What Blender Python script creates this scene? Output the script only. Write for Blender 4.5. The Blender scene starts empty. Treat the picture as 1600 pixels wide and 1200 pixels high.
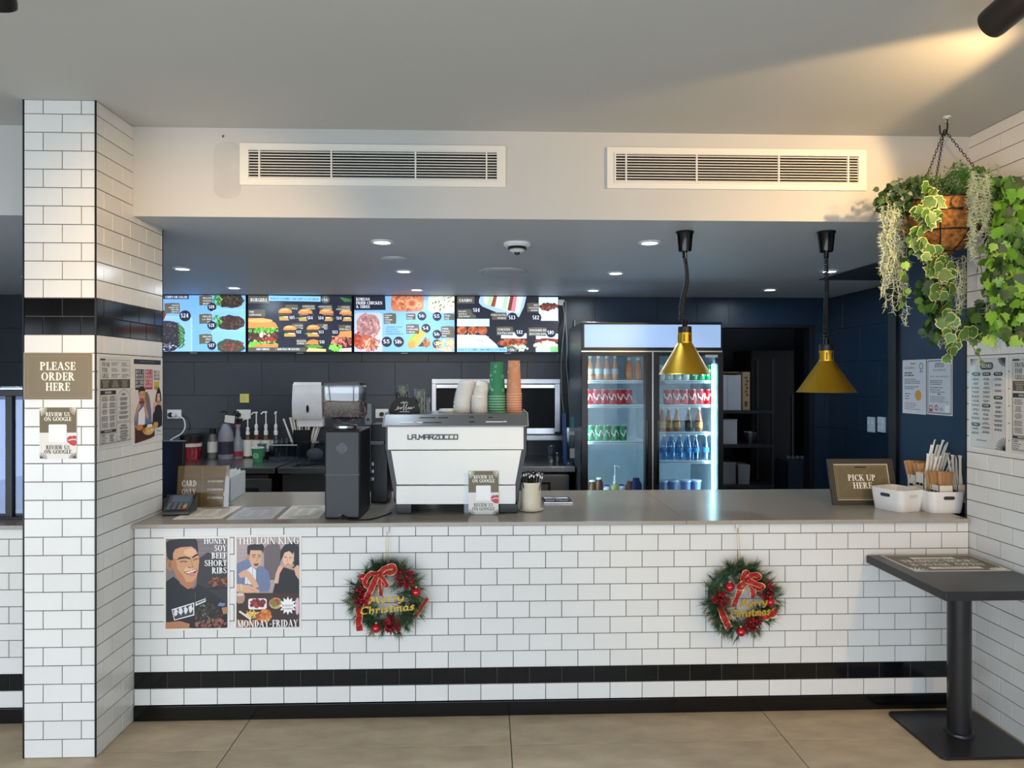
import bpy, bmesh, math, random
from mathutils import Vector, Matrix, Euler
sc = bpy.context.scene
col = sc.collection
random.seed(7)
# ------------------------------------------------------------------ camera, sky, lights, exposure
CAM = Vector((0.0, -3.286, 1.575))
YAW = math.atan(0.0344)
CA, SA = math.cos(YAW), math.sin(YAW)
cd = bpy.data.cameras.new('camera'); cam = bpy.data.objects.new('camera', cd); col.objects.link(cam)
cam.location = CAM; cam.rotation_euler = (math.pi/2, 0, -YAW)
cd.sensor_width = 36; cd.lens = 1100/1600*36; cd.shift_y = -10/1600; cd.clip_start = 0.05
sc.camera = cam
vs = sc.view_settings
vs.view_transform = 'Standard'; vs.look = 'None'; vs.gamma = 1; vs.use_curve_mapping = False
vs.exposure = 0.0
w = bpy.data.worlds.new('sky'); sc.world = w; w.use_nodes = True
nt = w.node_tree; bg = nt.nodes['Background']
tc = nt.nodes.new('ShaderNodeTexCoord'); sp = nt.nodes.new('ShaderNodeSeparateXYZ'); cr = nt.nodes.new('ShaderNodeValToRGB')
nt.links.new(tc.outputs['Generated'], sp.inputs[0]); nt.links.new(sp.outputs['Z'], cr.inputs[0])
cr.color_ramp.elements[0].color = (.80, .88, 1, 1); cr.color_ramp.elements[1].color = (.42, .62, 1, 1)
nt.links.new(cr.outputs[0], bg.inputs[0]); bg.inputs[1].default_value = 2.2
def light(name, kind, loc, aim, power, color, **kw):
    l = bpy.data.lights.new(name, kind); l.energy = power; l.color = color
    for k, v in kw.items(): setattr(l, k, v)
    o = bpy.data.objects.new(name, l); col.objects.link(o); o.location = loc
    o.rotation_euler = (Vector(aim)-Vector(loc)).to_track_quat('-Z', 'Y').to_euler()
    return o
# daylight that falls in through the glazed shopfront behind the photographer
day = light('daylight_window', 'AREA', (-2.05, -4.05, .72), (-2.05, 0, .45), 142, (.76, .88, 1.0), shape='RECTANGLE', size=7.3, size_y=1.25)
# the warm track spots of the dining room (two of their lamp bodies are in view)
WARM = (1.0, .64, .29)
SPOTS = [((-2.05, -1.75, 2.45), (-1.74, -.30, 1.25), 24, 48, .8),
         ((-.75, -1.7, 2.45), (-1.28, 0, 1.95), 98, 58, .95),
         ((1.905, -1.325, 2.565), (1.15, 0.05, 2.34), 80, 66, .28),
         ((2.12, -2.7, 2.45), (1.95, 0, 1.30), 85, 62, .6),
         ((.95, -1.9, 2.45), (2.298, -.35, 2.15), 58, 62, .8)]
for i, (p, a, e, ang, bl) in enumerate(SPOTS):
    light('spot_lamp_light', 'SPOT', p, a, e, WARM, spot_size=math.radians(ang), spot_blend=bl, shadow_soft_size=.03)

# ------------------------------------------------------------------ helpers
def ray(px, py):
    r = (px-800)/1100; u = (590-py)/1100
    return Vector((r*CA+SA, -r*SA+CA, u))
def at_y(px, py, y): d = ray(px, py); return CAM+d*((y-CAM.y)/d.y)
def at_z(px, py, z): d = ray(px, py); return CAM+d*((z-CAM.z)/d.z)
def at_x(px, py, x): d = ray(px, py); return CAM+d*((x-CAM.x)/d.x)

def lin(c):
    return tuple(((v/255)/12.92 if v/255 <= .04045 else ((v/255+.055)/1.055)**2.4) for v in c[:3])
MATS = {}
def mat(name, c=(200,200,200), rough=.5, metal=0, var=.06, scale=8, emit=0, trans=0, bump=0, spec=.5, tint=0, alpha=1, ior=1.45, coat=0, stretch=None):
    if name in MATS: return MATS[name]
    m = bpy.data.materials.new(name); m.use_nodes = True; t = m.node_tree; b = t.nodes['Principled BSDF']
    L = t.links.new
    b.inputs['Roughness'].default_value = rough; b.inputs['Metallic'].default_value = metal
    b.inputs['Specular IOR Level'].default_value = spec; b.inputs['Transmission Weight'].default_value = trans
    b.inputs['IOR'].default_value = ior; b.inputs['Coat Weight'].default_value = coat; b.inputs['Coat Roughness'].default_value = .08
    b.inputs['Alpha'].default_value = alpha
    rgb = lin(c)
    n = t.nodes.new('ShaderNodeTexNoise'); n.inputs['Scale'].default_value = scale; n.inputs['Detail'].default_value = 4
    cdn = t.nodes.new('ShaderNodeTexCoord')
    if stretch:
        mp = t.nodes.new('ShaderNodeMapping'); mp.inputs['Scale'].default_value = stretch
        L(cdn.outputs['Object'], mp.inputs[0]); L(mp.outputs[0], n.inputs['Vector'])
    else: L(cdn.outputs['Object'], n.inputs['Vector'])
    r = t.nodes.new('ShaderNodeValToRGB'); r.color_ramp.elements[0].position = .3; r.color_ramp.elements[1].position = .7
    r.color_ramp.elements[0].color = tuple(v*(1-var) for v in rgb)+(1,); r.color_ramp.elements[1].color = tuple(min(1, v*(1+var)) for v in rgb)+(1,)
    L(n.outputs['Fac'], r.inputs[0]); out = r.outputs[0]
    if tint:
        oi = t.nodes.new('ShaderNodeObjectInfo'); mr = t.nodes.new('ShaderNodeMapRange')
        mr.inputs[3].default_value = 1-tint; mr.inputs[4].default_value = 1+tint*.4
        L(oi.outputs['Random'], mr.inputs[0])
        mx = t.nodes.new('ShaderNodeVectorMath'); mx.operation = 'SCALE'; L(out, mx.inputs[0]); L(mr.outputs[0], mx.inputs['Scale']); out = mx.outputs[0]
    L(out, b.inputs['Base Color'])
    if emit:
        L(out, b.inputs['Emission Color']); b.inputs['Emission Strength'].default_value = emit
    if bump:
        bp = t.nodes.new('ShaderNodeBump'); bp.inputs['Strength'].default_value = bump; bp.inputs['Distance'].default_value = .01
        L(n.outputs['Fac'], bp.inputs['Height']); L(bp.outputs[0], b.inputs['Normal'])
    MATS[name] = m; return m
def colmat(name, rough=.4, emit=0, coat=0):
    """printed or luminous picture: colours come from the drawing's own face colours"""
    m = bpy.data.materials.new(name); m.use_nodes = True; t = m.node_tree; b = t.nodes['Principled BSDF']
    a = t.nodes.new('ShaderNodeVertexColor'); a.layer_name = 'Col'
    b.inputs['Roughness'].default_value = rough; b.inputs['Coat Weight'].default_value = coat; b.inputs['Coat Roughness'].default_value = .1
    t.links.new(a.outputs[0], b.inputs['Base Color'])
    if emit:
        t.links.new(a.outputs[0], b.inputs['Emission Color']); b.inputs['Emission Strength'].default_value = emit
    return m

def tag(o, label=None, cat=None, group=None, kind=None):
    if label: o['label'] = label
    if cat: o['category'] = cat
    if group: o['group'] = group
    if kind: o['kind'] = kind
    return o
def thing(name, label, cat, loc=(0,0,0), rz=0, group=None):
    o = bpy.data.objects.new(name, None); col.objects.link(o); o.location = loc; o.rotation_euler = (0,0,rz)
    o.empty_display_size = .05
    return tag(o, label, cat, group)
def dup(root, loc, rz=None, label=None, group=None):
    r = root.copy(); col.objects.link(r); r.location = loc
    if rz is not None: r.rotation_euler = (0,0,rz)
    if label: r['label'] = label
    if group: r['group'] = group
    def rec(a, b):
        for ch in list(a.children):
            c = ch.copy(); col.objects.link(c); c.parent = b; rec(ch, c)
    rec(root, r)
    return r
class MB:
    """collects shapes and links them as ONE mesh object"""
    def __init__(s): s.bm = bmesh.new(); s.mi = 0; s.bev = False
    def _done(s, before):
        for f in s.bm.faces:
            if f.index == -1 or f not in before: f.material_index = s.mi
    def box(s, x0, x1, y0, y1, z0, z1, b=0, seg=2, rot=None, ctr=None, taper=None):
        v = [Vector((x, y, z)) for z in (z0, z1) for y in (y0, y1) for x in (x0, x1)]
        if taper:
            cx, cy = (x0+x1)/2, (y0+y1)/2
            for q in v[4:]: q.x = cx+(q.x-cx)*taper; q.y = cy+(q.y-cy)*taper
        if rot:
            c = Vector(ctr) if ctr else Vector(((x0+x1)/2, (y0+y1)/2, (z0+z1)/2)); R = Euler(rot).to_matrix()
            v = [R@(q-c)+c for q in v]
        v = [s.bm.verts.new(q) for q in v]
        fs = [s.bm.faces.new([v[i] for i in q]) for q in ((0,2,3,1),(4,5,7,6),(0,1,5,4),(2,6,7,3),(0,4,6,2),(1,3,7,5))]
        for f in fs: f.material_index = s.mi
        if b: s.bev = True; bmesh.ops.bevel(s.bm, geom=list({e for f in fs for e in f.edges}), offset=b, segments=seg, affect='EDGES', profile=.5, clamp_overlap=True)
        return s
    def lathe(s, prof, c=(0,0,0), n=24, M=None, cap=True):
        c = Vector(c); rings = []
        for r, z in prof:
            ring = []
            for i in range(n):
                a = 2*math.pi*i/n; p = Vector((r*math.cos(a), r*math.sin(a), z))
                ring.append(s.bm.verts.new((M@p if M else p)+c))
            rings.append(ring)
        for a, b in zip(rings, rings[1:]):
            for i in range(n):
                s.bm.faces.new((a[i], a[(i+1) % n], b[(i+1) % n], b[i])).material_index = s.mi
        if cap:
            if prof[0][0] > 1e-6: s.bm.faces.new(rings[0][::-1]).material_index = s.mi
            if prof[-1][0] > 1e-6: s.bm.faces.new(rings[-1]).material_index = s.mi
        return s
    def tube(s, pts, r, n=8, closed=False):
        pts = [Vector(p) for p in pts]; N = len(pts); rings = []; up = None
        for i, p in enumerate(pts):
            if closed: d = pts[(i+1) % N]-pts[i-1]
            else: d = pts[min(i+1, N-1)]-pts[max(i-1, 0)]
            d = d.normalized() if d.length > 1e-9 else Vector((0,0,1))
            if up is None: up = d.orthogonal().normalized()
            up = (up-d*up.dot(d)); up = up.normalized() if up.length > 1e-6 else d.orthogonal().normalized()
            q = d.cross(up); rr = r[i] if isinstance(r, (list, tuple)) else r
            rings.append([s.bm.verts.new(p+(up*math.cos(2*math.pi*k/n)+q*math.sin(2*math.pi*k/n))*rr) for k in range(n)])
        pr = list(zip(rings, rings[1:]))+([(rings[-1], rings[0])] if closed else [])
        for a, b in pr:
            for k in range(n): s.bm.faces.new((a[k], a[(k+1) % n], b[(k+1) % n], b[k])).material_index = s.mi
        if not closed:
            s.bm.faces.new(rings[0][::-1]).material_index = s.mi; s.bm.faces.new(rings[-1]).material_index = s.mi
        return s
    def prism(s, pts, d0, d1, plane='xz', b=0):
        def q(p, d): return {'xz': (p[0], d, p[1]), 'yz': (d, p[0], p[1]), 'xy': (p[0], p[1], d)}[plane]
        A = [s.bm.verts.new(q(p, d0)) for p in pts]; B = [s.bm.verts.new(q(p, d1)) for p in pts]; n = len(pts)
        fs = [s.bm.faces.new(A), s.bm.faces.new(B[::-1])]+[s.bm.faces.new((A[i], B[i], B[(i+1) % n], A[(i+1) % n])) for i in range(n)]
        for f in fs: f.material_index = s.mi
        if b: s.bev = True; bmesh.ops.bevel(s.bm, geom=list({e for f in fs for e in f.edges}), offset=b, segments=2, affect='EDGES', profile=.5, clamp_overlap=True)
        return s
    def loft(s, rings, cap=(True, True)):
        R = [[s.bm.verts.new(p) for p in r] for r in rings]; n = len(R[0])
        for a, b in zip(R, R[1:]):
            for i in range(n): s.bm.faces.new((a[i], a[(i+1) % n], b[(i+1) % n], b[i])).material_index = s.mi
        if cap[0]: s.bm.faces.new(R[0][::-1]).material_index = s.mi
        if cap[1]: s.bm.faces.new(R[-1]).material_index = s.mi
        return s
    def face(s, pts):
        s.bm.faces.new([s.bm.verts.new(p) for p in pts]).material_index = s.mi; return s
    def ball(s, c, r, u=12, v=8, sc=(1,1,1)):
        prof = [(max(1e-4, r*math.sin(math.pi*i/v)), -r*math.cos(math.pi*i/v)) for i in range(v+1)]
        return s.lathe(prof, c, u, M=Matrix.Diagonal(Vector(sc)))
    def build(s, name, m, parent=None, loc=None, smooth=35, fix=True, **tags):
        if fix: bmesh.ops.recalc_face_normals(s.bm, faces=s.bm.faces[:])
        me = bpy.data.meshes.new(name); s.bm.to_mesh(me); s.bm.free()
        for q in (m if isinstance(m, (list, tuple)) else [m]): me.materials.append(q)
        if smooth:
            me.polygons.foreach_set('use_smooth', [True]*len(me.polygons)); me.set_sharp_from_angle(angle=math.radians(smooth))
        o = bpy.data.objects.new(name, me); col.objects.link(o)
        if s.bev and smooth: wm = o.modifiers.new('weighted_normals', 'WEIGHTED_NORMAL'); wm.keep_sharp = True; wm.weight = 90
        if parent: o.parent = parent
        if loc is not None: o.location = loc
        tag(o, **tags); return o
def circ(cx, cy, r, n=20, a0=0, a1=360, ry=None):
    ry = ry or r; k = n if a1-a0 >= 360 else n+1
    return [(cx+r*math.cos(math.radians(a0+(a1-a0)*i/n)), cy+ry*math.sin(math.radians(a0+(a1-a0)*i/n))) for i in range(k)]
def rrect(x0, y0, x1, y1, r, n=4):
    P = []
    for cx, cy, a in ((x1-r, y1-r, 0), (x0+r, y1-r, 90), (x0+r, y0+r, 180), (x1-r, y0+r, 270)):  # slots are solid plates; the darker colour paints in their recess shade
        P += [(cx+r*math.cos(math.radians(a+90*i/n)), cy+r*math.sin(math.radians(a+90*i/n))) for i in range(n+1)]
    return P
def spline(pts, n=8):
    pts = [Vector(p) for p in pts]; P = [pts[0]*2-pts[1]]+pts+[pts[-1]*2-pts[-2]]; out = []
    for i in range(1, len(P)-2):
        for k in range(n):
            t = k/n; a, b, c, d = P[i-1:i+3]
            out.append(.5*((2*b)+(c-a)*t+(2*a-5*b+4*c-d)*t*t+(3*b-a-3*c+d)*t**3))
    return out+[pts[-1]]

# ------------------------------------------------------------------ lettering
TH, TN = .19, .065
def _arc(cx, cy, rx, ry, a0, a1, th=TH, tn=TN):
    n = max(6, int(abs(a1-a0)/20)); O = []; I = []
    for i in range(n+1):
        a = math.radians(a0+(a1-a0)*i/n); O.append((cx+rx*math.cos(a), cy+ry*math.sin(a)))
        I.append((cx+(rx-th)*math.cos(a), cy+(ry-tn)*math.sin(a)))
    return [[O[i], O[i+1], I[i+1], I[i]] for i in range(n)]
def _v(x, y0=0, y1=1, w=TH, sf=3):
    q = [[(x-w/2, y0), (x+w/2, y0), (x+w/2, y1), (x-w/2, y1)]]
    e = w/2+.075
    if sf & 1: q.append([(x-e, y0), (x+e, y0), (x+e, y0+.05), (x-e, y0+.05)])
    if sf & 2: q.append([(x-e, y1-.05), (x+e, y1-.05), (x+e, y1), (x-e, y1)])
    return q
def _h(x0, x1, y, w=TN): return [[(x0, y-w/2), (x1, y-w/2), (x1, y+w/2), (x0, y+w/2)]]
def _d(x0, y0, x1, y1, w): return [[(x0-w/2, y0), (x0+w/2, y0), (x1+w/2, y1), (x1-w/2, y1)]]
def _w(x, y0, y1): return [[(x-.035, y0), (x+.035, y0), (x+.035, y1), (x-.035, y1)]]
def _s(x, y): return [[(x-.13, y), (x+.13, y), (x+.13, y+.05), (x-.13, y+.05)]]
G = {
 'A': (.80, _d(.10,0,.40,1,.07)+_d(.66,0,.38,1,TH)+_h(.2,.56,.32)+_s(.12,0)+_s(.66,0)),
 'B': (.68, _v(.18)+_arc(.24,.755,.32,.245,-90,90)+_arc(.24,.27,.38,.27,-90,90)+_h(.18,.26,.97)+_h(.18,.26,.03)+_h(.18,.26,.52)),
 'C': (.72, _arc(.42,.5,.38,.5,55,305)+_w(.64,.7,.98)+_w(.64,.02,.24)),
 'D': (.76, _v(.18)+_arc(.24,.5,.46,.5,-90,90)+_h(.18,.26,.97)+_h(.18,.26,.03)),
 'E': (.60, _v(.18)+_h(.2,.54,.967)+_h(.2,.46,.5)+_h(.2,.56,.033)+_w(.53,.72,1)+_w(.55,0,.28)+_w(.45,.38,.62)),
 'F': (.58, _v(.18)+_h(.2,.54,.967)+_h(.2,.46,.5)+_w(.53,.72,1)+_w(.45,.38,.62)),
 'G': (.78, _arc(.42,.5,.38,.5,55,305)+_w(.64,.7,.98)+_v(.64,.02,.44,.17,2)),
 'H': (.84, _v(.18)+_v(.66)+_h(.2,.66,.5)),
 'I': (.36, _v(.18)), 'J': (.46, _v(.28,.2,1,sf=2)+_arc(.18,.2,.195,.2,-150,0)),
 'K': (.80, _v(.18)+_d(.26,.42,.62,1,.07)+_d(.68,0,.36,.58,TH)+_s(.62,.95)+_s(.68,0)),
 'L': (.58, _v(.18)+_h(.2,.54,.033)+_w(.53,0,.3)),
 'M': (.98, _v(.14,w=.07)+_d(.16,1,.46,0,TH)+_d(.5,0,.78,1,.07)+_v(.82)),
 'N': (.84, _v(.14,w=.07)+_d(.16,1,.66,0,TH)+_v(.70,w=.07)),
 'O': (.82, _arc(.41,.5,.39,.5,0,360)),
 'P': (.66, _v(.18)+_arc(.24,.73,.38,.27,-90,90)+_h(.18,.26,.97)+_h(.18,.26,.49)),
 'Q': (.82, _arc(.41,.5,.39,.5,0,360)+_d(.72,-.15,.45,.2,.14)),
 'R': (.76, _v(.18)+_arc(.24,.74,.36,.26,-90,90)+_h(.18,.26,.97)+_h(.18,.26,.51)+_d(.64,0,.36,.5,TH)+_s(.64,0)),
 'S': (.60, _arc(.30,.755,.25,.245,35,255,.14)+_arc(.30,.26,.27,.26,-145,75,.14)+_d(.42,.36,.17,.66,.2)+_w(.5,.72,.95)+_w(.08,.05,.3)),
 'T': (.66, _v(.33)+_h(.05,.61,.967)+_w(.07,.7,1)+_w(.59,.7,1)),
 'U': (.80, _v(.18,.3,1,sf=2)+_arc(.40,.32,.315,.32,180,360,.17)+_v(.66,.3,1,w=.07,sf=2)),
 'V': (.78, _d(.36,0,.14,1,TH)+_d(.40,0,.66,1,.07)+_s(.14,.95)+_s(.66,.95)),
 'W': (1.12, _d(.30,0,.13,1,TH)+_d(.34,0,.56,1,.07)+_d(.70,0,.54,1,TH)+_d(.74,0,.98,1,.07)+_s(.13,.95)+_s(.98,.95)),
 'X': (.78, _d(.62,0,.16,1,TH)+_d(.14,0,.62,1,.07)+_s(.14,0)+_s(.64,0)+_s(.14,.95)+_s(.62,.95)),
 'Y': (.78, _v(.38,0,.45,sf=1)+_d(.38,.4,.14,1,TH)+_d(.38,.4,.64,1,.07)+_s(.14,.95)+_s(.64,.95)),
 'Z': (.66, _d(.14,0,.52,1,TH)+_h(.06,.6,.967)+_h(.06,.6,.033)+_w(.08,.7,1)+_w(.58,0,.3)),
 '0': (.68, _arc(.34,.5,.31,.5,0,360,.17)), '1': (.40, _v(.2,sf=1)+_d(.05,.8,.16,.98,.1)),
 '2': (.60, _arc(.29,.72,.26,.28,-20,170,.16)+_d(.12,0,.44,.62,.14)+_h(.06,.56,.06,.12)),
 '3': (.58, _arc(.27,.75,.24,.25,-80,160,.15)+_arc(.27,.27,.28,.27,-160,85,.16)),
 '4': (.64, _v(.44,0,1,.17,1)+_d(.06,.3,.40,1,.07)+_h(.02,.62,.29)),
 '5': (.58, _arc(.27,.32,.28,.32,-160,130,.16)+_h(.1,.52,.94,.12)+_w(.12,.5,.97)),
 '6': (.62, _arc(.31,.31,.29,.31,0,360,.16)+_arc(.42,.5,.40,.5,110,190,.16)),
 '7': (.56, _d(.2,0,.48,.95,.15)+_h(.04,.54,.94,.12)),
 '8': (.62, _arc(.31,.75,.24,.25,0,360,.14)+_arc(.31,.27,.29,.27,0,360,.16)),
 '9': (.62, _arc(.31,.69,.29,.31,0,360,.16)+_arc(.2,.5,.40,.5,-70,10,.16)),
 '$': (.60, _arc(.30,.74,.25,.22,35,255,.14)+_arc(.30,.27,.27,.23,-145,75,.14)+_d(.42,.36,.17,.66,.2)+_w(.3,-.08,.12)+_w(.3,.88,1.08)),
 '%': (.8, _arc(.2,.75,.17,.22,0,360,.09)+_arc(.6,.25,.17,.22,0,360,.09)+_d(.2,0,.6,1,.07)),
 '&': (.84, _arc(.34,.76,.2,.24,0,360,.1)+_arc(.34,.27,.32,.27,90,360,.16)+_d(.76,0,.3,.7,.15)),
 '-': (.40, _h(.05,.35,.4,.09)), '+': (.5, _h(.05,.45,.4,.1)+[[(.2,.2),(.3,.2),(.3,.6),(.2,.6)]]), ' ': (.30, []), '.': (.25, [[(.06,0),(.2,0),(.2,.14),(.06,.14)]]), '/': (.4, _d(.05,0,.35,1,.08)),
 ':': (.25, [[(.06,.1),(.2,.1),(.2,.24),(.06,.24)], [(.06,.5),(.2,.5),(.2,.64),(.06,.64)]]), '*': (.5, []),
}
# plain sans letters come from Blender's built-in font, one small mesh per letter
SANS = {}
def _load_sans(chars):
    objs = []
    for ch in chars:
        c = bpy.data.curves.new('letter', 'FONT'); c.body = ch; c.resolution_u = 3; c.offset = 0
        o = bpy.data.objects.new('letter', c); col.objects.link(o); objs.append((ch, o, c))
    dg = bpy.context.evaluated_depsgraph_get()
    for ch, o, c in objs:
        e = o.evaluated_get(dg); me = e.to_mesh(); vs_ = [(v.co.x/.73, v.co.y/.73) for v in me.vertices]
        SANS[ch] = ((max([v[0] for v in vs_]+[.1])+.07), [[vs_[i] for i in p.vertices] for p in me.polygons]); e.to_mesh_clear()
    for ch, o, c in objs: bpy.data.objects.remove(o); bpy.data.curves.remove(c)
_load_sans('ABCDEFGHIJKLMNOPQRSTUVWXYZabcdefghijklmnopqrstuvwxyz0123456789$&-.:+%')
SANS[' '] = (.35, [])
def glyphs(s, font):
    x = 0; out = []
    for ch in s:
        adv, polys = (G if font == 'serif' else SANS).get(ch, (.4, []))
        out += [[(x+p[0], p[1]) for p in q] for q in polys]; x += adv+(.03 if font == 'serif' else .0)
    return x, out
class Pic:
    """a flat print: coloured shapes in layers, w x h drawing units (y down) mapped to W x H metres"""
    def __init__(s, w, h, W, H, bgc=None):
        s.w, s.h, s.W, s.H = w, h, W, H; s.F = []; s.k = 0; s.ox = s.oy = 0
        if bgc: s.poly([(0,0),(w,0),(w,h),(0,h)], bgc)
    def _add(s, pts, c, k=None):
        pts = [(min(max(p[0]-s.ox, 0), s.w), min(max(p[1]-s.oy, 0), s.h)) for p in pts]
        a = sum(pts[i][0]*pts[(i+1) % len(pts)][1]-pts[(i+1) % len(pts)][0]*pts[i][1] for i in range(len(pts)))
        if abs(a) < 1e-7: return
        if a > 0: pts = pts[::-1]
        q = []
        for p in pts:
            if not q or abs(p[0]-q[-1][0])+abs(p[1]-q[-1][1]) > 1e-6: q.append(p)
        if len(q) > 2: s.F.append((q, c, s.k))
    def poly(s, pts, c): s._add(pts, c); s.k += 1; return s
    def rect(s, x, y, w, h, c, rot=0):
        P = [(x,y),(x+w,y),(x+w,y+h),(x,y+h)]
        if rot:
            r = math.radians(rot); cx, cy = x+w/2, y+h/2
            P = [(cx+(a-cx)*math.cos(r)-(b-cy)*math.sin(r), cy+(a-cx)*math.sin(r)+(b-cy)*math.cos(r)) for a, b in P]
        return s.poly(P, c)
    def rr(s, x, y, w, h, r, c): return s.poly(rrect(x, y, x+w, y+h, r), c)
    def ell(s, cx, cy, rx, ry, c, a0=0, a1=360, n=22): return s.poly(circ(cx, cy, rx, n, a0, a1, ry), c)
    def blob(s, cx, cy, rx, ry, c, jag=.15, seed=1, n=18):
        R = random.Random(seed)
        return s.poly([(cx+rx*(1+R.uniform(-jag, jag))*math.cos(2*math.pi*i/n), cy+ry*(1+R.uniform(-jag, jag))*math.sin(2*math.pi*i/n)) for i in range(n)], c)
    def scatter(s, cx, cy, rx, ry, cols, n, size, seed=2, el=1.0):
        R = random.Random(seed)
        for i in range(n):
            a = R.uniform(0, 6.283); q = math.sqrt(R.random()); t = R.uniform(0, 3.14); z = size*R.uniform(.6, 1.3)
            x, y = cx+rx*q*math.cos(a), cy+ry*q*math.sin(a)
            P = [(x+z*math.cos(b)*math.cos(t)-z*el*math.sin(b)*math.sin(t), y+z*math.cos(b)*math.sin(t)+z*el*math.sin(b)*math.cos(t)) for b in [6.283*k/7 for k in range(7)]]
            s._add(P, R.choice(cols))
            if i % 6 == 5: s.k += 1
        s.k += 1; return s
    def stroke(s, pts, wd, c, closed=False):
        if closed: pts = list(pts)+[pts[0]]
        for (x0,y0),(x1,y1) in zip(pts, pts[1:]):
            L = math.hypot(x1-x0, y1-y0) or 1; nx, ny = -(y1-y0)/L*wd/2, (x1-x0)/L*wd/2
            s._add([(x0+nx,y0+ny),(x1+nx,y1+ny),(x1-nx,y1-ny),(x0-nx,y0-ny)], c)
        s.k += 1; return s
    def text(s, t, x, y, h, c, font='serif', al='c', w=None, rot=0, xs=1.0):
        """cap height h, baseline y, anchored at x; w fits the line to that width"""
        tw, P = glyphs(t, font); f = h*xs if w is None else w/max(tw, .01); W = tw*f
        x0 = x-(W/2 if al == 'c' else W if al == 'r' else 0); r = math.radians(rot)
        for q in P:
            pts = [(x0+a*f, y-b*h) for a, b in q]
            if rot: pts = [(x+(a-x)*math.cos(r)-(b-y)*math.sin(r), y+(a-x)*math.sin(r)+(b-y)*math.cos(r)) for a, b in pts]
            s._add(pts, c)
        s.k += 1; return s
    def lines(s, x, y, w, n, gap, c, h=None, al='c', seed=1):
        """rows of print too small to read, as broken dashes"""
        R = random.Random(seed); h = h or gap*.45
        for i in range(n):
            L = w*R.uniform(.55, 1); q = x+(w-L)/2 if al == 'c' else x; e = q+L
            while q < e-.2*gap:
                d = min(R.uniform(.8, 2.6)*gap, e-q); s._add([(q,y+i*gap),(q+d,y+i*gap),(q+d,y+i*gap+h),(q,y+i*gap+h)], c); q += d+.35*gap
        s.k += 1; return s
    def build(s, name, m, parent, M, eps=4.5e-5, curl=None, **tags):
        """M maps (x right, y up, z out of the print) to the world or to the parent"""
        V = []; Fc = []; C = []
        for j, (pts, c, k) in enumerate(s.F):
            b = len(V); k += (j % 45)/47
            for x, y in pts: V.append(M@Vector((x/s.w*s.W-s.W/2, s.H/2-y/s.h*s.H, (k+1)*eps)))
            Fc.append(tuple(range(b, b+len(pts)))); C.append(lin(c)+(1,))
        me = bpy.data.meshes.new(name); me.from_pydata(V, [], Fc)
        a = me.color_attributes.new('Col', 'FLOAT_COLOR', 'CORNER'); buf = []
        for p in me.polygons: buf += list(C[p.index])*p.loop_total
        a.data.foreach_set('color', buf); me.materials.append(m)
        o = bpy.data.objects.new(name, me); col.objects.link(o)
        if parent: o.parent = parent
        tag(o, **tags); return o
def frame_M(o, xdir, ydir):
    x = Vector(xdir).normalized(); y = Vector(ydir).normalized(); z = x.cross(y)
    return Matrix(((x.x,y.x,z.x,o[0]),(x.y,y.y,z.y,o[1]),(x.z,y.z,z.z,o[2]),(0,0,0,1)))
def front_M(x, y, z): return frame_M((x,y,z), (1,0,0), (0,0,1))      # faces the dining room (-Y)
PRINT = colmat('print', .45); GLOSS = colmat('laminated_print', .25, coat=.6); SCREEN = colmat('lit_screen', .3, emit=.9)

# ------------------------------------------------------------------ materials
WHITE = mat('white_glazed_tile', (226,224,219), .16, var=.015, scale=3, tint=.035, spec=.5)
BLACK = mat('black_glazed_tile', (13,14,17), .09, var=.1, scale=5, tint=.15)
GROUT = mat('grey_grout', (92,90,88), .9, var=.12, scale=40)
PAINT = mat('ceiling_paint', (188,187,182), .75, var=.012, scale=1.5)
SOFF = mat('soffit_paint', (192,191,187), .6, var=.015, scale=2)
KCEIL = mat('kitchen_ceiling_paint', (190,194,198), .5, var=.02, scale=1.2)
NAVY = mat('navy_wall_tile', (27,47,66), .36, var=.10, scale=5, tint=.05)
CHAR = mat('charcoal_wall_tile', (55,60,68), .38, var=.10, scale=5, tint=.08)
DARK = mat('dark_joint', (22,25,29), .8)
BLK = mat('black_plastic', (18,19,21), .38, var=.1, scale=20)
BLKG = mat('gloss_black', (10,10,12), .12, var=.1)
STEEL = mat('brushed_steel', (168,170,172), .28, metal=1, var=.05, scale=30, stretch=(1,1,14))
ALU = mat('aluminium', (192,196,200), .35, metal=1, var=.04, scale=20)
WPL = mat('white_plastic', (232,232,230), .35, var=.02)
STONE = mat('counter_stone', (160,151,139), .19, var=.035, scale=60, spec=.55)
FLOORM = mat('floor_stone', (198,178,147), .48, var=.17, scale=5.5, tint=.05, bump=.02, stretch=(1,2.2,1))
def add_speckle(m, c, amt=.5, scale=90):
    t = m.node_tree; b = t.nodes['Principled BSDF']; src = b.inputs['Base Color'].links[0].from_socket
    n = t.nodes.new('ShaderNodeTexNoise'); n.inputs['Scale'].default_value = scale; n.inputs['Detail'].default_value = 6; n.inputs['Roughness'].default_value = .7
    g = t.nodes.new('ShaderNodeTexCoord'); t.links.new(g.outputs['Object'], n.inputs['Vector'])
    r = t.nodes.new('ShaderNodeValToRGB'); r.color_ramp.elements[0].position = .52; r.color_ramp.elements[1].position = .72
    r.color_ramp.elements[1].color = (amt,)*3+(1,); t.links.new(n.outputs['Fac'], r.inputs[0])
    mx = t.nodes.new('ShaderNodeMix'); mx.data_type = 'RGBA'; t.links.new(r.outputs[0], mx.inputs[0]); t.links.new(src, mx.inputs[6])
    mx.inputs[7].default_value = lin(c)+(1,); t.links.new(mx.outputs[2], b.inputs['Base Color'])
add_speckle(FLOORM, (205,192,170), .55, 9); add_speckle(STONE, (190,182,170), .4, 160)

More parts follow.
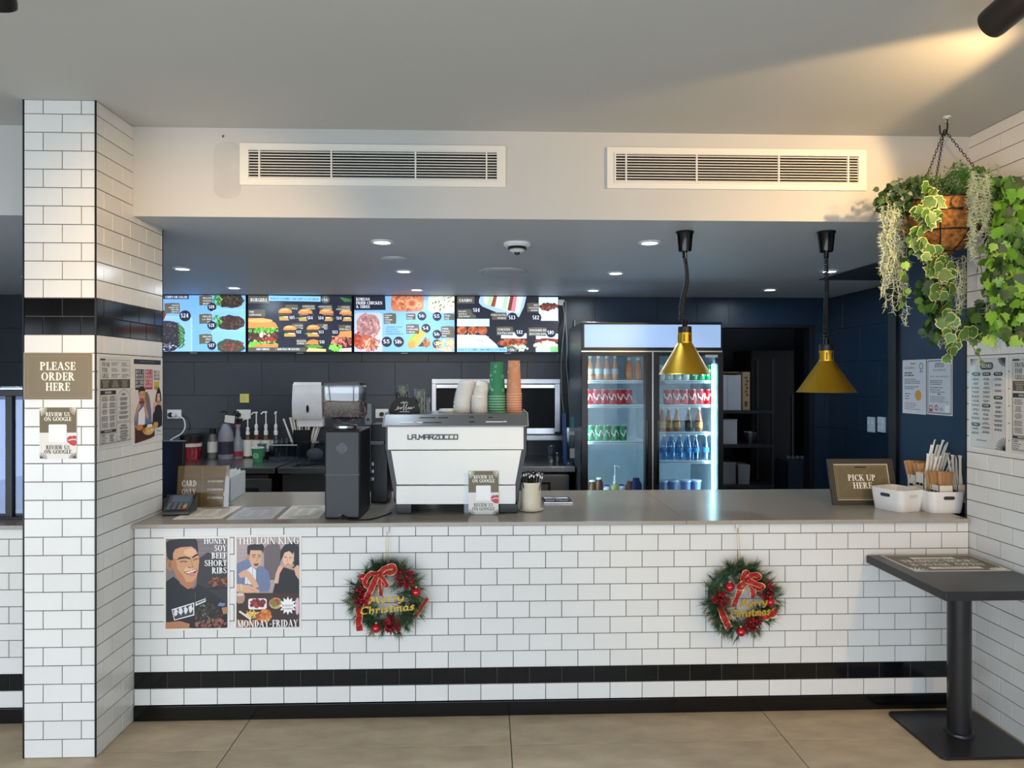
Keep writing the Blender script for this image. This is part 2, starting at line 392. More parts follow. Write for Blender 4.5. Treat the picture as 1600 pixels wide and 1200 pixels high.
# ------------------------------------------------------------------ tiles
TM = {}
def tile(name, m, w, h, parent, loc, rz=0, th=.007, ch=.0012):
    k = (name, m.name, round(w, 4), round(h, 4))
    if k not in TM:
        a, b = w/2, h/2
        V = [(-a,0,-b),(a,0,-b),(a,0,b),(-a,0,b),(-a,ch-th,-b),(a,ch-th,-b),(a,ch-th,b),(-a,ch-th,b),
             (-a+ch,-th,-b+ch),(a-ch,-th,-b+ch),(a-ch,-th,b-ch),(-a+ch,-th,b-ch)]
        Q = [(8,9,10,11)]+[(4+i,4+(i+1)%4,8+(i+1)%4,8+i) for i in range(4)]+[(i,(i+1)%4,4+(i+1)%4,4+i) for i in range(4)]
        me = bpy.data.meshes.new(name); me.from_pydata(V, [], Q); me.materials.append(m); TM[k] = me
    o = bpy.data.objects.new(name, TM[k]); col.objects.link(o); o.location = loc; o.rotation_euler = (0,0,rz); o.parent = parent
    return o
def tile_rows(parent, u0, u1, rows, put, rz, gap=.0032, pitch=.1515, name=('white_tile','black_tile'), mats=None):
    """rows: (z0, z1, joint offset, black?)"""
    mats = mats or (WHITE, BLACK)
    for z0, z1, off, bl in rows:
        k = math.floor((u0-off)/pitch); e = [u0]
        while off+k*pitch < u1:
            x = off+k*pitch
            if x > u0+.004: e.append(x)
            k += 1
        e.append(u1)
        for a, b in zip(e, e[1:]):
            if b-a < .008: continue
            tile(name[bl], mats[bl], round(b-a-gap, 4), round(z1-z0-gap, 4), parent, put((a+b)/2, (z0+z1)/2), rz)
def struct(name, mb, m, parent=None, **kw):
    o = mb.build(name, m, parent, **kw)
    if not parent: o['kind'] = 'structure'
    return o

XL, XR, ZC, ZK, YB, XK = -1.624, 2.298, 2.725, 2.315, 3.14, 3.17
# ------------------------------------------------------------------ room shell
fl = struct('floor', MB().box(-7.5, 5, -9, 5, -.05, -.004), GROUT)
MB().box(-5, XK, .9, 4.8, -.004, 0).build('bounce_floor', mat('bounce_floor', (176,178,178), .5, var=.05), fl)  # unseen pale floor, added to bounce light up into the kitchen
for j in range(-8, 1):
    y1 = -.271+.6*(j+1) if j < 0 else .02; y0 = -.271+.6*j
    if j == 0: y0 = -.271
    for i in range(-7, 3):
        x0 = .1+1.1955*i; k = ('floor_tile', j == 0)
        if k not in TM:
            hy = (y1-y0)/2-.002
            TM[k] = MB().box(-.5957, .5957, -hy, hy, -.008, 0, b=.0012, seg=1).build('floor_tile', FLOORM, fl).data
            o = fl.children[-1] if len(fl.children) else None
            o = [q for q in fl.children if q.data == TM[k]][0]
        else:
            o = bpy.data.objects.new('floor_tile', TM[k]); col.objects.link(o); o.parent = fl
        o.location = (x0+.5977, (y0+y1)/2, 0)
struct('ceiling', MB().box(-7.5, 5, -7, 0.02, ZC, ZC+.1), PAINT)
struct('ceiling_kitchen', MB().box(-7.5, 5, 0.0005, 5.2, ZK, ZK+.05), KCEIL)
ws = struct('wall_front_upper', MB().box(-7.5, XR, 0, .12, ZK+.0015, ZC+.002), SOFF)
# nail left in the soffit, patched paint
MB().tube([(-1.215, .0, 2.688), (-1.215, -.012, 2.686), (-1.215, -.014, 2.676)], .0022, 6).build('nail', BLK, ws)
MB().prism(rrect(-1.262, 2.40, -1.135, 2.662, .05, 5), -.0006, .001).build('paint_patch', mat('patched_paint', (184,183,179), .7), ws)
struct('wall_left', MB().box(-7.6, -7.5, -7, 5.2, 0, ZC), PAINT)
struct('wall_shopfront', MB().box(-7.5, 5, -4.5, -4.4, 0, .1).box(-7.5, 5, -4.5, -4.4, 2.1, ZC).box(2.2, 5, -4.5, -4.4, .1, 2.1), PAINT)
for i, x in enumerate((-5.6, -4.0, -2.4, -.8, .75)):
    o = struct('trim_%d' % (i+1), MB().box(x-.035, x+.035, -4.0, -3.95, .0, 2.725, b=.004), BLK)  # unseen mullions put before the daylight to break up its reflection
# right wall of the dining room, tiled
wr = struct('wall_right', MB().box(XR+.004, XR+.10, -6.4, .018, 0, ZC), GROUT)
rows = []
for i in range(36):
    z0 = .0763*i; z1 = min(z0+.0763, ZC)
    if z1-z0 > .02: rows.append((z0, z1, .05 if i % 2 == 0 else .126, 1 if i in (23, 24) else 0))
tile_rows(wr, -.018, 1.0, rows, lambda u, z: (XR+.007, -u, z), -math.pi/2)
MB().box(XR+.0005, XR+.004, -6.4, -1.0, 0, ZC).build('plain_wall_tiles', WHITE, wr)
MB().box(XR-.002, XR+.012, .018, .026, .9, ZC).build('edge_trim', BLK, wr)
# floor-to-ceiling tiled column
cl = thing('tiled_column', 'white subway tiled column with a double black tile band and order here sign', 'column', (-1.77, 0, 0))
cx = -1.77
def lc(x, y, z): return (x-cx, y, z)
MB().box(-1.913-cx, XL-.004-cx, -.304, .285, 0, ZC).build('core', GROUT, cl)
rf, rs = [], []
for i in range(36):
    z0 = .0762*i; z1 = min(z0+.0762, ZC); bl = 1 if i in (23, 24) else 0
    if z1-z0 < .02: continue
    rf.append((z0, z1, -1.917+(.155 if i % 2 == 0 else .0777), bl))
    rs.append((z0, z1, -.308+(.059 if i % 2 == 0 else .128), bl))
tile_rows(cl, -1.917, XL-.004, rf, lambda u, z: lc(u, -.301, z), 0, pitch=.1548)
tile_rows(cl, -.303, .289, rs, lambda u, z: lc(XL-.007, u, z), math.pi/2)
MB().box(XL-.0055-cx, XL+.0008-cx, -.3095, -.3045, 0, ZC).build('corner_trim', BLK, cl)
MB().box(-1.9215-cx, -1.917-cx, -.309, -.303, 0, ZC).build('corner_trim', BLK, cl)
MB().box(XL-.006-cx, XL+.001-cx, .289, .294, .9, ZK).build('corner_trim', BLK, cl)
# ------------------------------------------------------------------ tiled service counter and its stone top
ct = thing('service_counter', 'long white subway tiled service counter with one black tile band near the floor', 'counter', (0, 0, 0))
MB().box(XL, XR+.004, .004, .12, .07, .885).box(XL, XR, .12, .86, .0, .885).build('core', GROUT, ct)
MB().box(XL+.003, XR-.003, -.007, .05, 0, .067, b=.002).build('kickboard', BLKG, ct)
crow = [(.069, .146, -1.5475, 0), (.146, .222, -1.5475+.0758, 1)]
for i in range(8): crow.append((.222+.077*i, .222+.077*(i+1), -1.5475+(0 if i % 2 == 0 else .0758), 0))
crow.append((.838, .884, -1.5475, 0))
tile_rows(ct, XL+.002, XR-.002, crow, lambda u, z: (u, .007, z), 0)
wk = thing('stone_worktop', 'polished beige grey stone worktop running the length of the tiled counter', 'worktop', (.3, .4, .886))
MB().box(XL+.003-.3, .93-.3-.0008, -.422, .485, 0, .019, b=.0018).build('stone_slab', STONE, wk)
MB().box(.93-.3+.0008, 2.285-.3, -.422, .485, 0, .019, b=.0018).build('stone_slab', STONE, wk)
# counter carrying on to the left of the column
cl2 = thing('left_counter', 'short run of white tiled counter cut off left of the column', 'counter', (-2.4, 0, 0))
MB().box(-.9, .47, .004, .12, 0, .884).build('core', GROUT, cl2)
MB().box(-.9, .47, -.007, .05, 0, .067, b=.002).build('kickboard', BLKG, cl2)
tile_rows(cl2, -.9, .475, [(a, b, c+.35+2.4, d) for a, b, c, d in crow], lambda u, z: (u, .007, z), 0)
wk2 = thing('stone_worktop', 'stone worktop cut off at the left edge behind the column', 'worktop', (-2.4, .2, .886))
MB().box(-.9, .48, -.222, .5, 0, .019, b=.0018).build('stone_slab', STONE, wk2)
# ------------------------------------------------------------------ kitchen shell
wb = struct('wall_back', MB().box(-5, 1.93, YB+.004, YB+.1, 0, ZK).box(1.93, 3.0, YB+.004, YB+.1, 2.06, ZK).box(3.0, XK+.1, YB+.004, YB+.1, 0, ZK), DARK)
def big_rows(parent, u0, u1, z0, z1, put, rz, m, ph=0):
    rows = []; z = z1; i = 0
    while z > z0+.01:
        rows.append((max(z-.3, z0), z, ph+(.3 if i % 2 else 0), 0)); z -= .3; i += 1
    tile_rows(parent, u0, u1, rows, put, rz, gap=.002, pitch=.6, name=('wall_tile','wall_tile'), mats=(m, m))
big_rows(wb, -5, .98, 0, ZK, lambda u, z: (u, YB+.006, z), 0, CHAR, .36)
big_rows(wb, .98, 1.93, 0, ZK, lambda u, z: (u, YB+.006, z), 0, NAVY, .36)
big_rows(wb, 1.93, 3.0, 2.06, ZK, lambda u, z: (u, YB+.006, z), 0, NAVY, .42)
big_rows(wb, 3.0, XK, 0, ZK, lambda u, z: (u, YB+.006, z), 0, NAVY, .42)
struct('trim_6', MB().box(1.90, 3.03, YB-.015, YB+.1, 2.035, 2.065).box(2.97, 3.02, YB-.012, YB+.1, 0, 2.035).box(1.90, 1.95, YB-.012, YB+.1, 0, 2.035), mat('door_frame_paint', (20,28,37), .4))
wk3 = struct('wall_kitchen_right', MB().box(XK+.004, XK+.1, .3, YB+.1, 0, ZK), DARK)
big_rows(wk3, -YB, -.3, 0, ZK, lambda u, z: (XK+.006, -u, z), -math.pi/2, NAVY, -2.30)
struct('wall_left_kitchen', MB().box(-4.9, -4.85, .1, 5.2, 0, ZK), CHAR)
# navy return wall beside the counter, and its dark door jamb
struct('wall_return', MB().box(2.385, 2.47, .018, .72, 0, ZK), mat('navy_paint', (24,50,76), .45, var=.05, scale=3))
struct('wall_return_end', MB().box(2.398, 2.47, -.01, .02, 0, ZC), PAINT)
struct('trim_7', MB().box(2.365, 2.49, .72, .80, 0, ZK, b=.003), mat('black_jamb', (12,14,17), .4))
struct('trim_8', MB().box(2.49, XK, .3, 1.93, ZK-.006, ZK+.01), mat('painted_ceiling_shade', (58,62,66), .6))  # flush dark sheet paints the shade on the kitchen ceiling
# dim store room beyond the doorway
struct('wall_store_room', MB().box(1.3, 3.6, 4.75, 4.8, 0, 2.6).box(3.55, 3.6, 3.25, 4.8, 0, 2.6).box(1.3, 1.35, 3.25, 4.8, 0, 2.6), mat('store_room_paint', (60,64,70), .7))
# ------------------------------------------------------------------ air grilles in the soffit
VW = mat('grille_white', (224,221,213), .45, var=.015)
for nm, X0, X1, lab in (('a', at_y(376,250,0).x, at_y(790,250,0).x, 'long white air grille in the soffit nearer the tiled column'),
                   ('b', at_y(948,250,0).x, at_y(1352,250,0).x, 'long white air grille in the soffit nearer the hanging basket')):
    c = (X0+X1)/2; hw = (X1-X0)/2; g = thing('air_grille', lab, 'vent', (c, 0, 2.557), group='soffit air grilles')
    fo = [(-hw,-.096),(hw,-.096),(hw,.096),(-hw,.096)]; iw, ih = hw-.034, .071
    f = MB()
    for a, b, cc, d in ((-hw,hw,.071,.096),(-hw,hw,-.096,-.071),(-hw,-iw,-.071,.071),(iw,hw,-.071,.071)): f.box(a, b, -.012, 0, cc, d)
    for a, b, cc, d in ((-iw,iw,.064,.071),(-iw,iw,-.071,-.064),(-iw,-iw+.007,-.064,.064),(iw-.007,iw,-.064,.064)): f.box(a, b, -.017, -.004, cc, d)
    f.build('frame', VW, g)
    MB().box(-iw, iw, -.0015, -.0005, -.071, .071).build('dark_duct', mat('duct_black', (14,14,16), .8), g)
    sm = None
    for k in range(10):
        z = -.058+k*.0129
        if sm is None:
            sm = MB().box(-iw+.007, iw-.007, -.013, -.004, -.0018, .0018, rot=(.5,0,0)).build('slat', VW, g); sm.location = (0,0,z); first = sm
        else:
            q = first.copy(); col.objects.link(q); q.location = (0,0,z)
    for x in (-iw+.055, -iw*.335, iw*.335, iw-.055):
        MB().box(x-.0035, x+.0035, -.016, -.003, -.064, .064).build('bar', VW, g)
# ------------------------------------------------------------------ kitchen ceiling fittings
LENS = mat('lit_lens', (235,250,255), .4, emit=14)
pos = [(597,377,'front row, left of the smoke alarm'),(1015,378,'front row, just left of the left brass heat lamp'),(285,419,'second row, beside the tiled column'),
       (631,423,'second row, left of the large round vent'),(962,426,'second row, right of the large round vent'),(1296,423,'second row, behind the right heat lamp cord'),
       (366,449,'back row, above the first two menu screens'),(651,452,'back row, above the third menu screen'),(927,453,'back row, above the fridge'),(1203,452,'back row, above the dark doorway')]
d0 = None
for px, py, where in pos:
    p = at_z(px, py, ZK); lab = 'round white recessed ceiling downlight, '+where
    if d0 is None:
        d0 = thing('downlight', lab, 'ceiling light', p, group='recessed downlights over the kitchen')
        MB().lathe([(.040,-.001),(.062,-.001),(.062,-.006),(.046,-.010),(.042,-.006)], n=28).build('trim_ring', WPL, d0)
        MB().lathe([(.0005,-.0065),(.041,-.0062),(.041,-.001)], n=24).build('lens', LENS, d0)
    else: dup(d0, p, label=lab)
    light('downlight_light', 'AREA', (p.x, p.y, ZK-.02), (p.x, p.y, 0), 4.6, (.72,.87,1), shape='DISK', size=.07)
for y_, w_ in ((.55,'nearer the counter'),(2.0,'further back')):  # downlights out of view, added to brighten the opening left of the column
    dup(d0, (-3.35, y_, ZK), label='round white recessed downlight added out of view left of the column, '+w_)
    light('downlight_light', 'AREA', (-3.35, y_, ZK-.02), (-3.35, y_, 0), 4.6, (.72,.87,1), shape='DISK', size=.07)
p = at_z(808, 380, ZK); t = thing('smoke_alarm', 'white domed smoke alarm on the kitchen ceiling', 'smoke alarm', p)
MB().lathe([(.075,0),(.075,-.012),(.062,-.022),(.05,-.022)], n=28).build('base', WPL, t)
MB().lathe([(.05,-.022),(.052,-.034),(.04,-.034)], n=24).build('dark_band', BLK, t)
MB().lathe([(.04,-.034),(.044,-.04),(.03,-.05),(.0005,-.053)], n=24).build('dome', WPL, t)
MB().lathe([(.016,-.052),(.014,-.062),(.0005,-.066)], n=16).build('sensor', BLK, t)
for px, py, r, lab in ((617,404,.085,'small round flush speaker grille on the kitchen ceiling'),(785,424,.17,'large round white air diffuser on the kitchen ceiling')):
    p = at_z(px, py, ZK); t = thing('round_vent', lab, 'vent', p)
    MB().lathe([(r,0),(r,-.006),(r*.88,-.012),(r*.82,-.006)], n=36).build('rim', KCEIL, t)
    MB().lathe([(r*.80,-.004),(r*.8,-.012),(r*.45,-.018),(.0005,-.018)], n=32).build('disc', KCEIL, t)
# ------------------------------------------------------------------ track spot lamps on the dining room ceiling
def spot_lamp(p, aim, lab):
    d = (Vector(aim)-Vector(p)).normalized(); q = d.to_track_quat('Z', 'Y').to_matrix(); t = thing('spot_lamp', lab, 'spot light', p, group='black ceiling spot lamps')
    MB().lathe([(.030,-.0),(.044,.0),(.0455,-.012),(.0455,-.135),(.044,-.14),(.03,-.142)][::-1], n=32, M=q).build('barrel', BLK, t)
    MB().lathe([(.0005,-.015),(.036,-.014),(.0375,-.004)], n=24, M=q).build('reflector', mat('lamp_glass', (255,225,170), .3, emit=3), t)
    b = q@Vector((0,0,-.11)); MB().tube([b, b+Vector((.03,-.02,.05)), (b.x+.03, b.y-.02, ZC-p[2]-.02)], .012, 10).build('stem', BLK, t)
    MB().lathe([(.04,0),(.04,.022)], c=(b.x+.03, b.y-.02, ZC-p[2]-.022), n=20).build('mount', BLK, t)
spot_lamp(at_y(1548, 38, -1.30), (1.25, 0, 2.3), 'black cylinder spot lamp on the ceiling above the hanging basket')
spot_lamp(at_y(-2, 10, -1.30), (-1.72, -.3, 1.5), 'black cylinder spot lamp cut off at the top left')

def glassmat(name, c=(235,245,250), fac=.10, rough=.02):
    m = bpy.data.materials.new(name); m.use_nodes = True; t = m.node_tree; t.nodes.clear()
    o = t.nodes.new('ShaderNodeOutputMaterial'); tr = t.nodes.new('ShaderNodeBsdfTransparent'); gl = t.nodes.new('ShaderNodeBsdfGlossy')
    mx = t.nodes.new('ShaderNodeMixShader'); lw = t.nodes.new('ShaderNodeLayerWeight'); lw.inputs[0].default_value = .25
    mr = t.nodes.new('ShaderNodeMapRange'); mr.inputs[3].default_value = fac; mr.inputs[4].default_value = min(1, fac+.5)
    tr.inputs[0].default_value = lin(c)+(1,); gl.inputs['Roughness'].default_value = rough
    t.links.new(lw.outputs['Facing'], mr.inputs[0]); t.links.new(mr.outputs[0], mx.inputs[0])
    t.links.new(tr.outputs[0], mx.inputs[1]); t.links.new(gl.outputs[0], mx.inputs[2]); t.links.new(mx.outputs[0], o.inputs[0])
    return m
PANE = glassmat('window_glass', (238,246,250), .05)
CLEAR = glassmat('clear_plastic', (225,232,235), .13, .06)
GLASSW = glassmat('drinking_glass', (222,230,232), .22, .03)
# ------------------------------------------------------------------ four menu screens under the ceiling
OLIVE = (92,88,70); INK = (22,26,42); SKYB = (120,178,250); PALE = (176,214,255); WH = (240,244,255)
def burger(p, cx, cy, w, h, cols=('lettuce',), patty=(70,40,30), mid=(150,60,50)):
    p.poly([(cx-w/2, cy-h*.12), (cx-w*.47, cy-h*.32), (cx-w*.3, cy-h*.48), (cx, cy-h*.53), (cx+w*.3, cy-h*.48), (cx+w*.47, cy-h*.32), (cx+w/2, cy-h*.12)], (214,150,80))
    p.ell(cx-w*.05, cy-h*.38, w*.28, h*.07, (236,190,130))
    p.blob(cx, cy, w*.5, h*.12, mid, .25, int(cx)); p.blob(cx, cy+h*.1, w*.48, h*.12, patty, .15, int(cx)+1)
    p.blob(cx-w*.05, cy+h*.24, w*.5, h*.08, (110,180,60), .4, int(cx)+2, 24); p.blob(cx+w*.12, cy+h*.2, w*.25, h*.05, (235,225,190), .3, int(cx)+3)
    p.poly([(cx-w*.45, cy+h*.28), (cx+w*.45, cy+h*.28), (cx+w*.42, cy+h*.48), (cx-w*.42, cy+h*.48)], (206,150,88))
def price(p, x, y, r, t): p.ell(x, y, r, r, (20,26,48)); p.text(t, x-r*.08, y+r*.3, r*.72, WH, w=r*1.35)
def label(p, x, y, w, h, rows, al='r', rot=0, c=OLIVE, fh=None):
    p.poly([(x, y+h*.06), (x+w*.5, y), (x+w*.97, y+h*.04), (x+w, y+h*.5), (x+w*.98, y+h), (x+w*.4, y+h*.96), (x+w*.02, y+h), (x+w*.01, y+h*.4)], c)
    n = len(rows); fh = fh or h*.8/n*.62
    for i, t in enumerate(rows):
        yy = y+h*(.1+.82*(i+1)/n)-fh*.2
        p.text(t, x+(w*.94 if al == 'r' else w*.07), yy, fh, WH, 'sans', al, xs=.95)
def screen_1():
    p = Pic(1760, 990, .919, .517, SKYB); p.ox, p.oy = -225, 80
    p.rect(-225, 80, 800, 68, (44,62,84)); p.text('CHIPS OR SALAD', 550, 132, 40, WH, al='r')
    p.rr(-400, 450, 1030, 800, 60, PALE); p.rr(-400, 465, 1012, 800, 50, (140,192,255))
    p.poly([(60,300),(210,380),(150,520),(40,540),(-150,540),(-150,330)], (120,40,34)); p.poly([(60,300),(210,380),(190,400),(40,340)], (30,20,20))
    p.blob(180, 800, 330, 280, (40,36,46), .08, 3, 28); p.scatter(170, 780, 300, 240, [(60,52,66),(84,70,84),(34,28,36),(110,96,110)], 90, 22, 4, .4)
    p.scatter(120, 990, 240, 90, [(150,160,190),(190,200,225),(110,110,130)], 50, 20, 5, .5)
    for i in range(16): p.stroke([(390+i*5, 560+i*24), (450+(i%4)*18, 650+i*20), (400+(i%3)*30, 720+i*20)], 20, ((70,130,70),(100,170,95),(50,100,60))[i % 3])
    label(p, 160, 215, 265, 190, ['SMOKED', 'HONEY SOY', 'BEEF RIBS', 'SERVES 2']); price(p, 512, 442, 98, '$24')
    for i, (y, t, pr, cols) in enumerate(((80, ['GRILLED','WAGYU','BRISKET'], '$18', [(70,48,40),(110,70,60),(40,30,28),(60,80,50)]), (405, ['GRILLED','L.A. BEEF','RIBS'], '$21', [(72,50,44),(100,74,62),(48,34,32)]), (760, ['GRILLED','SPICY','PORK'], '$17', [(120,44,52),(90,30,40),(150,70,70)]))):
        p.rr(960, y-70, 800, 330, 60, PALE); p.rr(975, y-60, 780, 312, 55, (132,188,252))
        cy = (170, 560, 985)[i]; p.blob(1280, cy, 240, 135, (58,40,36) if i < 2 else (50,80,54), .1, 9+i, 26)
        p.scatter(1310, cy, 200, 110, cols, 80, 26, 20+i, .35)
        if i < 2: p.scatter(1060, cy-10, 70, 110, [(70,150,70),(110,190,90),(50,110,60)], 40, 24, 30+i, .6)
        label(p, 750, y, 225, 180, t); price(p, 965, y+205, 76, pr)
    return p
def screen_2():
    p = Pic(1544, 850, .919, .517, (30,34,52)); p.ox, p.oy = 28, 60
    p.scatter(900, 500, 800, 420, [(36,40,60),(26,30,46)], 60, 60, 1)
    p.rect(28, 62, 315, 115, OLIVE); p.text('BURGERS', 185, 150, 50, WH, w=250)
    p.rect(332, 64, 775, 80, (150,215,255), .8); p.text('MAKE IT A COMBO* ADD CHIPS & CAN DRINK', 720, 124, 32, (20,50,90), w=730, rot=.8)
    p.ell(1178, 118, 66, 58, (96,96,88)); p.text('+$6', 1170, 142, 46, WH, w=95)
    for i in range(9): p.stroke([(1400, 86), (1440+i*18, 110+(i%3)*22), (1470+i*14, 150-i*6)], 9, (70,130,60))
    label(p, 28, 270, 255, 110, ['THE', 'LOIN KING'], 'l')
    p.poly([(28,400),(260,400),(430,470),(478,555),(28,555)], (214,140,72)); p.ell(200, 440, 190, 30, (232,172,104))
    p.blob(250, 680, 240, 90, (70,44,36), .12, 4, 26); p.scatter(240, 690, 220, 110, [(60,36,30),(150,60,50),(110,60,44),(200,190,170)], 70, 24, 6, .5)
    p.scatter(250, 590, 225, 36, [(90,180,60),(130,210,80),(60,140,50)], 60, 26, 7, .5); p.blob(225, 655, 30, 46, (206,196,180), .25, 3)
    p.blob(340, 735, 110, 28, (170,50,46), .2, 5); p.scatter(260, 790, 220, 36, [(90,190,60),(130,215,80)], 40, 22, 8, .5)
    p.poly([(120,800),(478,790),(470,845),(28,845),(28,820)], (206,140,72)); p.scatter(80, 810, 50, 50, [(110,210,70),(80,180,60)], 16, 20, 9, .5)
    for x, y, w, h, px_, py_, pr, lb, lx, ly in ((580,345,200,190,685,395,'$15',['THE LJ*'],580,195),(880,355,215,185,955,398,'$14',['KOREAN SOY','CHICKEN'],835,195),(1195,355,215,185,1118,400,'$14',['KOREAN SPICY','CHICKEN'],1090,200),(1490,360,200,175,1388,402,'$14',['CHICKEN','KATSU BACON'],1362,205)):
        label(p, lx, ly, 195, 80, lb, fh=22); burger(p, x, y, w, h, mid=(190,110,120) if x > 700 else (120,60,40)); price(p, px_, py_, 62, pr)
    for x, y, w, h, px_, py_, pr, lb, lx, ly in ((650,600,195,170,785,612,'$12',['BULGOGI','CHEESE'],680,480),(1000,595,200,180,1120,612,'$13',['BEEF','BELLY','BLT'],1050,485)):
        label(p, lx, ly, 170, 95, lb, fh=20); burger(p, x, y, w, h, mid=(100,60,50)); price(p, px_, py_, 60, pr)
    label(p, 1380, 500, 190, 90, ['SPICY','PORK BELLY']); p.poly([(1270,690),(1300,650),(1400,600),(1572,590),(1572,695)], (216,150,86))
    p.scatter(1430, 760, 155, 80, [(170,70,60),(200,100,84),(140,50,46),(220,150,130)], 60, 32, 12, .4); p.scatter(1330, 850, 100, 50, [(110,210,70),(140,225,90)], 30, 28, 13, .5)
    p.poly([(1400,860),(1572,850),(1572,910),(1380,910)], (220,200,190)); price(p, 1330, 615, 64, '$13')
    label(p, 745, 720, 150, 90, ['BULGOGI','CHEESE'], 'l', fh=24); p.poly([(880,790),(930,740),(1000,722),(1080,740),(1080,800),(880,800)], (214,140,76)); p.blob(1000, 830, 130, 25, (90,160,60), .3, 5)
    p.poly([(930,850),(1190,870),(1190,910),(890,910)], (220,200,140)); price(p, 1135, 765, 62, '$11')
    p.rect(28, 845, 870, 65, (84,84,78)); p.text('ADD CHEESE', 245, 888, 30, WH, w=200); p.text('/ ADD EGG OR BACON', 615, 888, 30, WH, w=360)
    return p
def screen_3():
    p = Pic(1520, 840, .919, .517, (128,180,252)); p.ox, p.oy = 35, 90
    p.rect(35, 90, 460, 205, (22,26,42)); p.poly([(420,90),(500,90),(510,300),(35,305),(35,290)], (22,26,42))
    for i, t in enumerate(('KOREAN', 'FRIED CHICKEN', '& SIDES')): p.text(t, 62, 160+i*56, 44, WH, al='l', w=(210,400,210)[i])
    p.rr(40, 340, 420, 620, 50, (190,196,230)); p.blob(250, 540, 180, 190, (176,130,128), .1, 3, 24); p.blob(190, 780, 190, 110, (190,96,70), .15, 4, 24)
    p.scatter(250, 540, 160, 170, [(196,150,146),(160,112,112),(150,100,104),(210,170,160)], 90, 30, 5, .5); p.scatter(260, 820, 190, 90, [(210,150,130),(170,110,100),(230,180,150),(150,80,60)], 70, 28, 6, .5)
    p.scatter(90, 750, 55, 140, [(190,80,50),(160,60,40)], 30, 34, 7, .6)
    p.rr(590, 60, 500, 260, 70, (200,120,84)); p.scatter(840, 190, 230, 120, [(190,100,60),(216,140,100),(160,76,46),(226,170,130)], 90, 30, 8, .4)
    for r in (100, 72, 44): p.ell(910, 200, r, r*.8, ((226,160,116),(180,92,56),(214,136,92))[(r//28) % 3])
    p.rr(1155, 60, 420, 280, 60, (214,218,200)); p.scatter(1370, 190, 200, 140, [(236,232,210),(190,190,160),(120,130,90),(250,250,240)], 130, 18, 9, .6)
    label(p, 480, 345, 190, 165, ['KOREAN','FRIED','CHICKEN','WINGS'], 'l'); label(p, 820, 350, 145, 95, ['ONION','RINGS'], 'l'); label(p, 1395, 350, 160, 100, ['FRIED','RICE'], 'l')
    price(p, 1060, 390, 68, '$6'); price(p, 1290, 395, 68, '$5'); price(p, 1122, 575, 68, '$4')
    p.poly([(845,780),(880,720),(1020,580),(1120,640),(980,860),(900,885)], (206,170,80)); p.blob(900, 820, 60, 62, (190,150,80), .1, 3); p.poly([(845,760),(880,715),(960,640),(980,680),(880,790)], (150,190,70))
    p.poly([(1000,850),(1100,740),(1170,760),(1150,850)], (80,50,40)); p.scatter(1130, 790, 50, 60, [(190,130,70),(160,100,50)], 20, 22, 4)
    label(p, 820, 510, 200, 150, ['SPICED','CORN RIBS','4 PIECES'], 'l'); label(p, 1350, 540, 205, 180, ['CHEESE','CRINKLE','POTATO','FRIES'], 'l')
    for i, t in enumerate(('ORIGINAL CRISPY', 'SOY GARLIC', 'SWEET & SPICY', 'CHEESE SPRINKLE')): p.text('- '+t, 500, 568+34*i, 22, (40,70,130), 'sans', 'l', w=(270,200,235,285)[i])
    price(p, 527, 780, 78, '$5'); price(p, 707, 780, 80, '$16'); price(p, 1290, 665, 68, '$6'); price(p, 1290, 812, 68, '$10')
    p.scatter(1420, 830, 150, 110, [(226,190,130),(206,164,100),(240,214,160)], 70, 34, 14, .3)
    return p
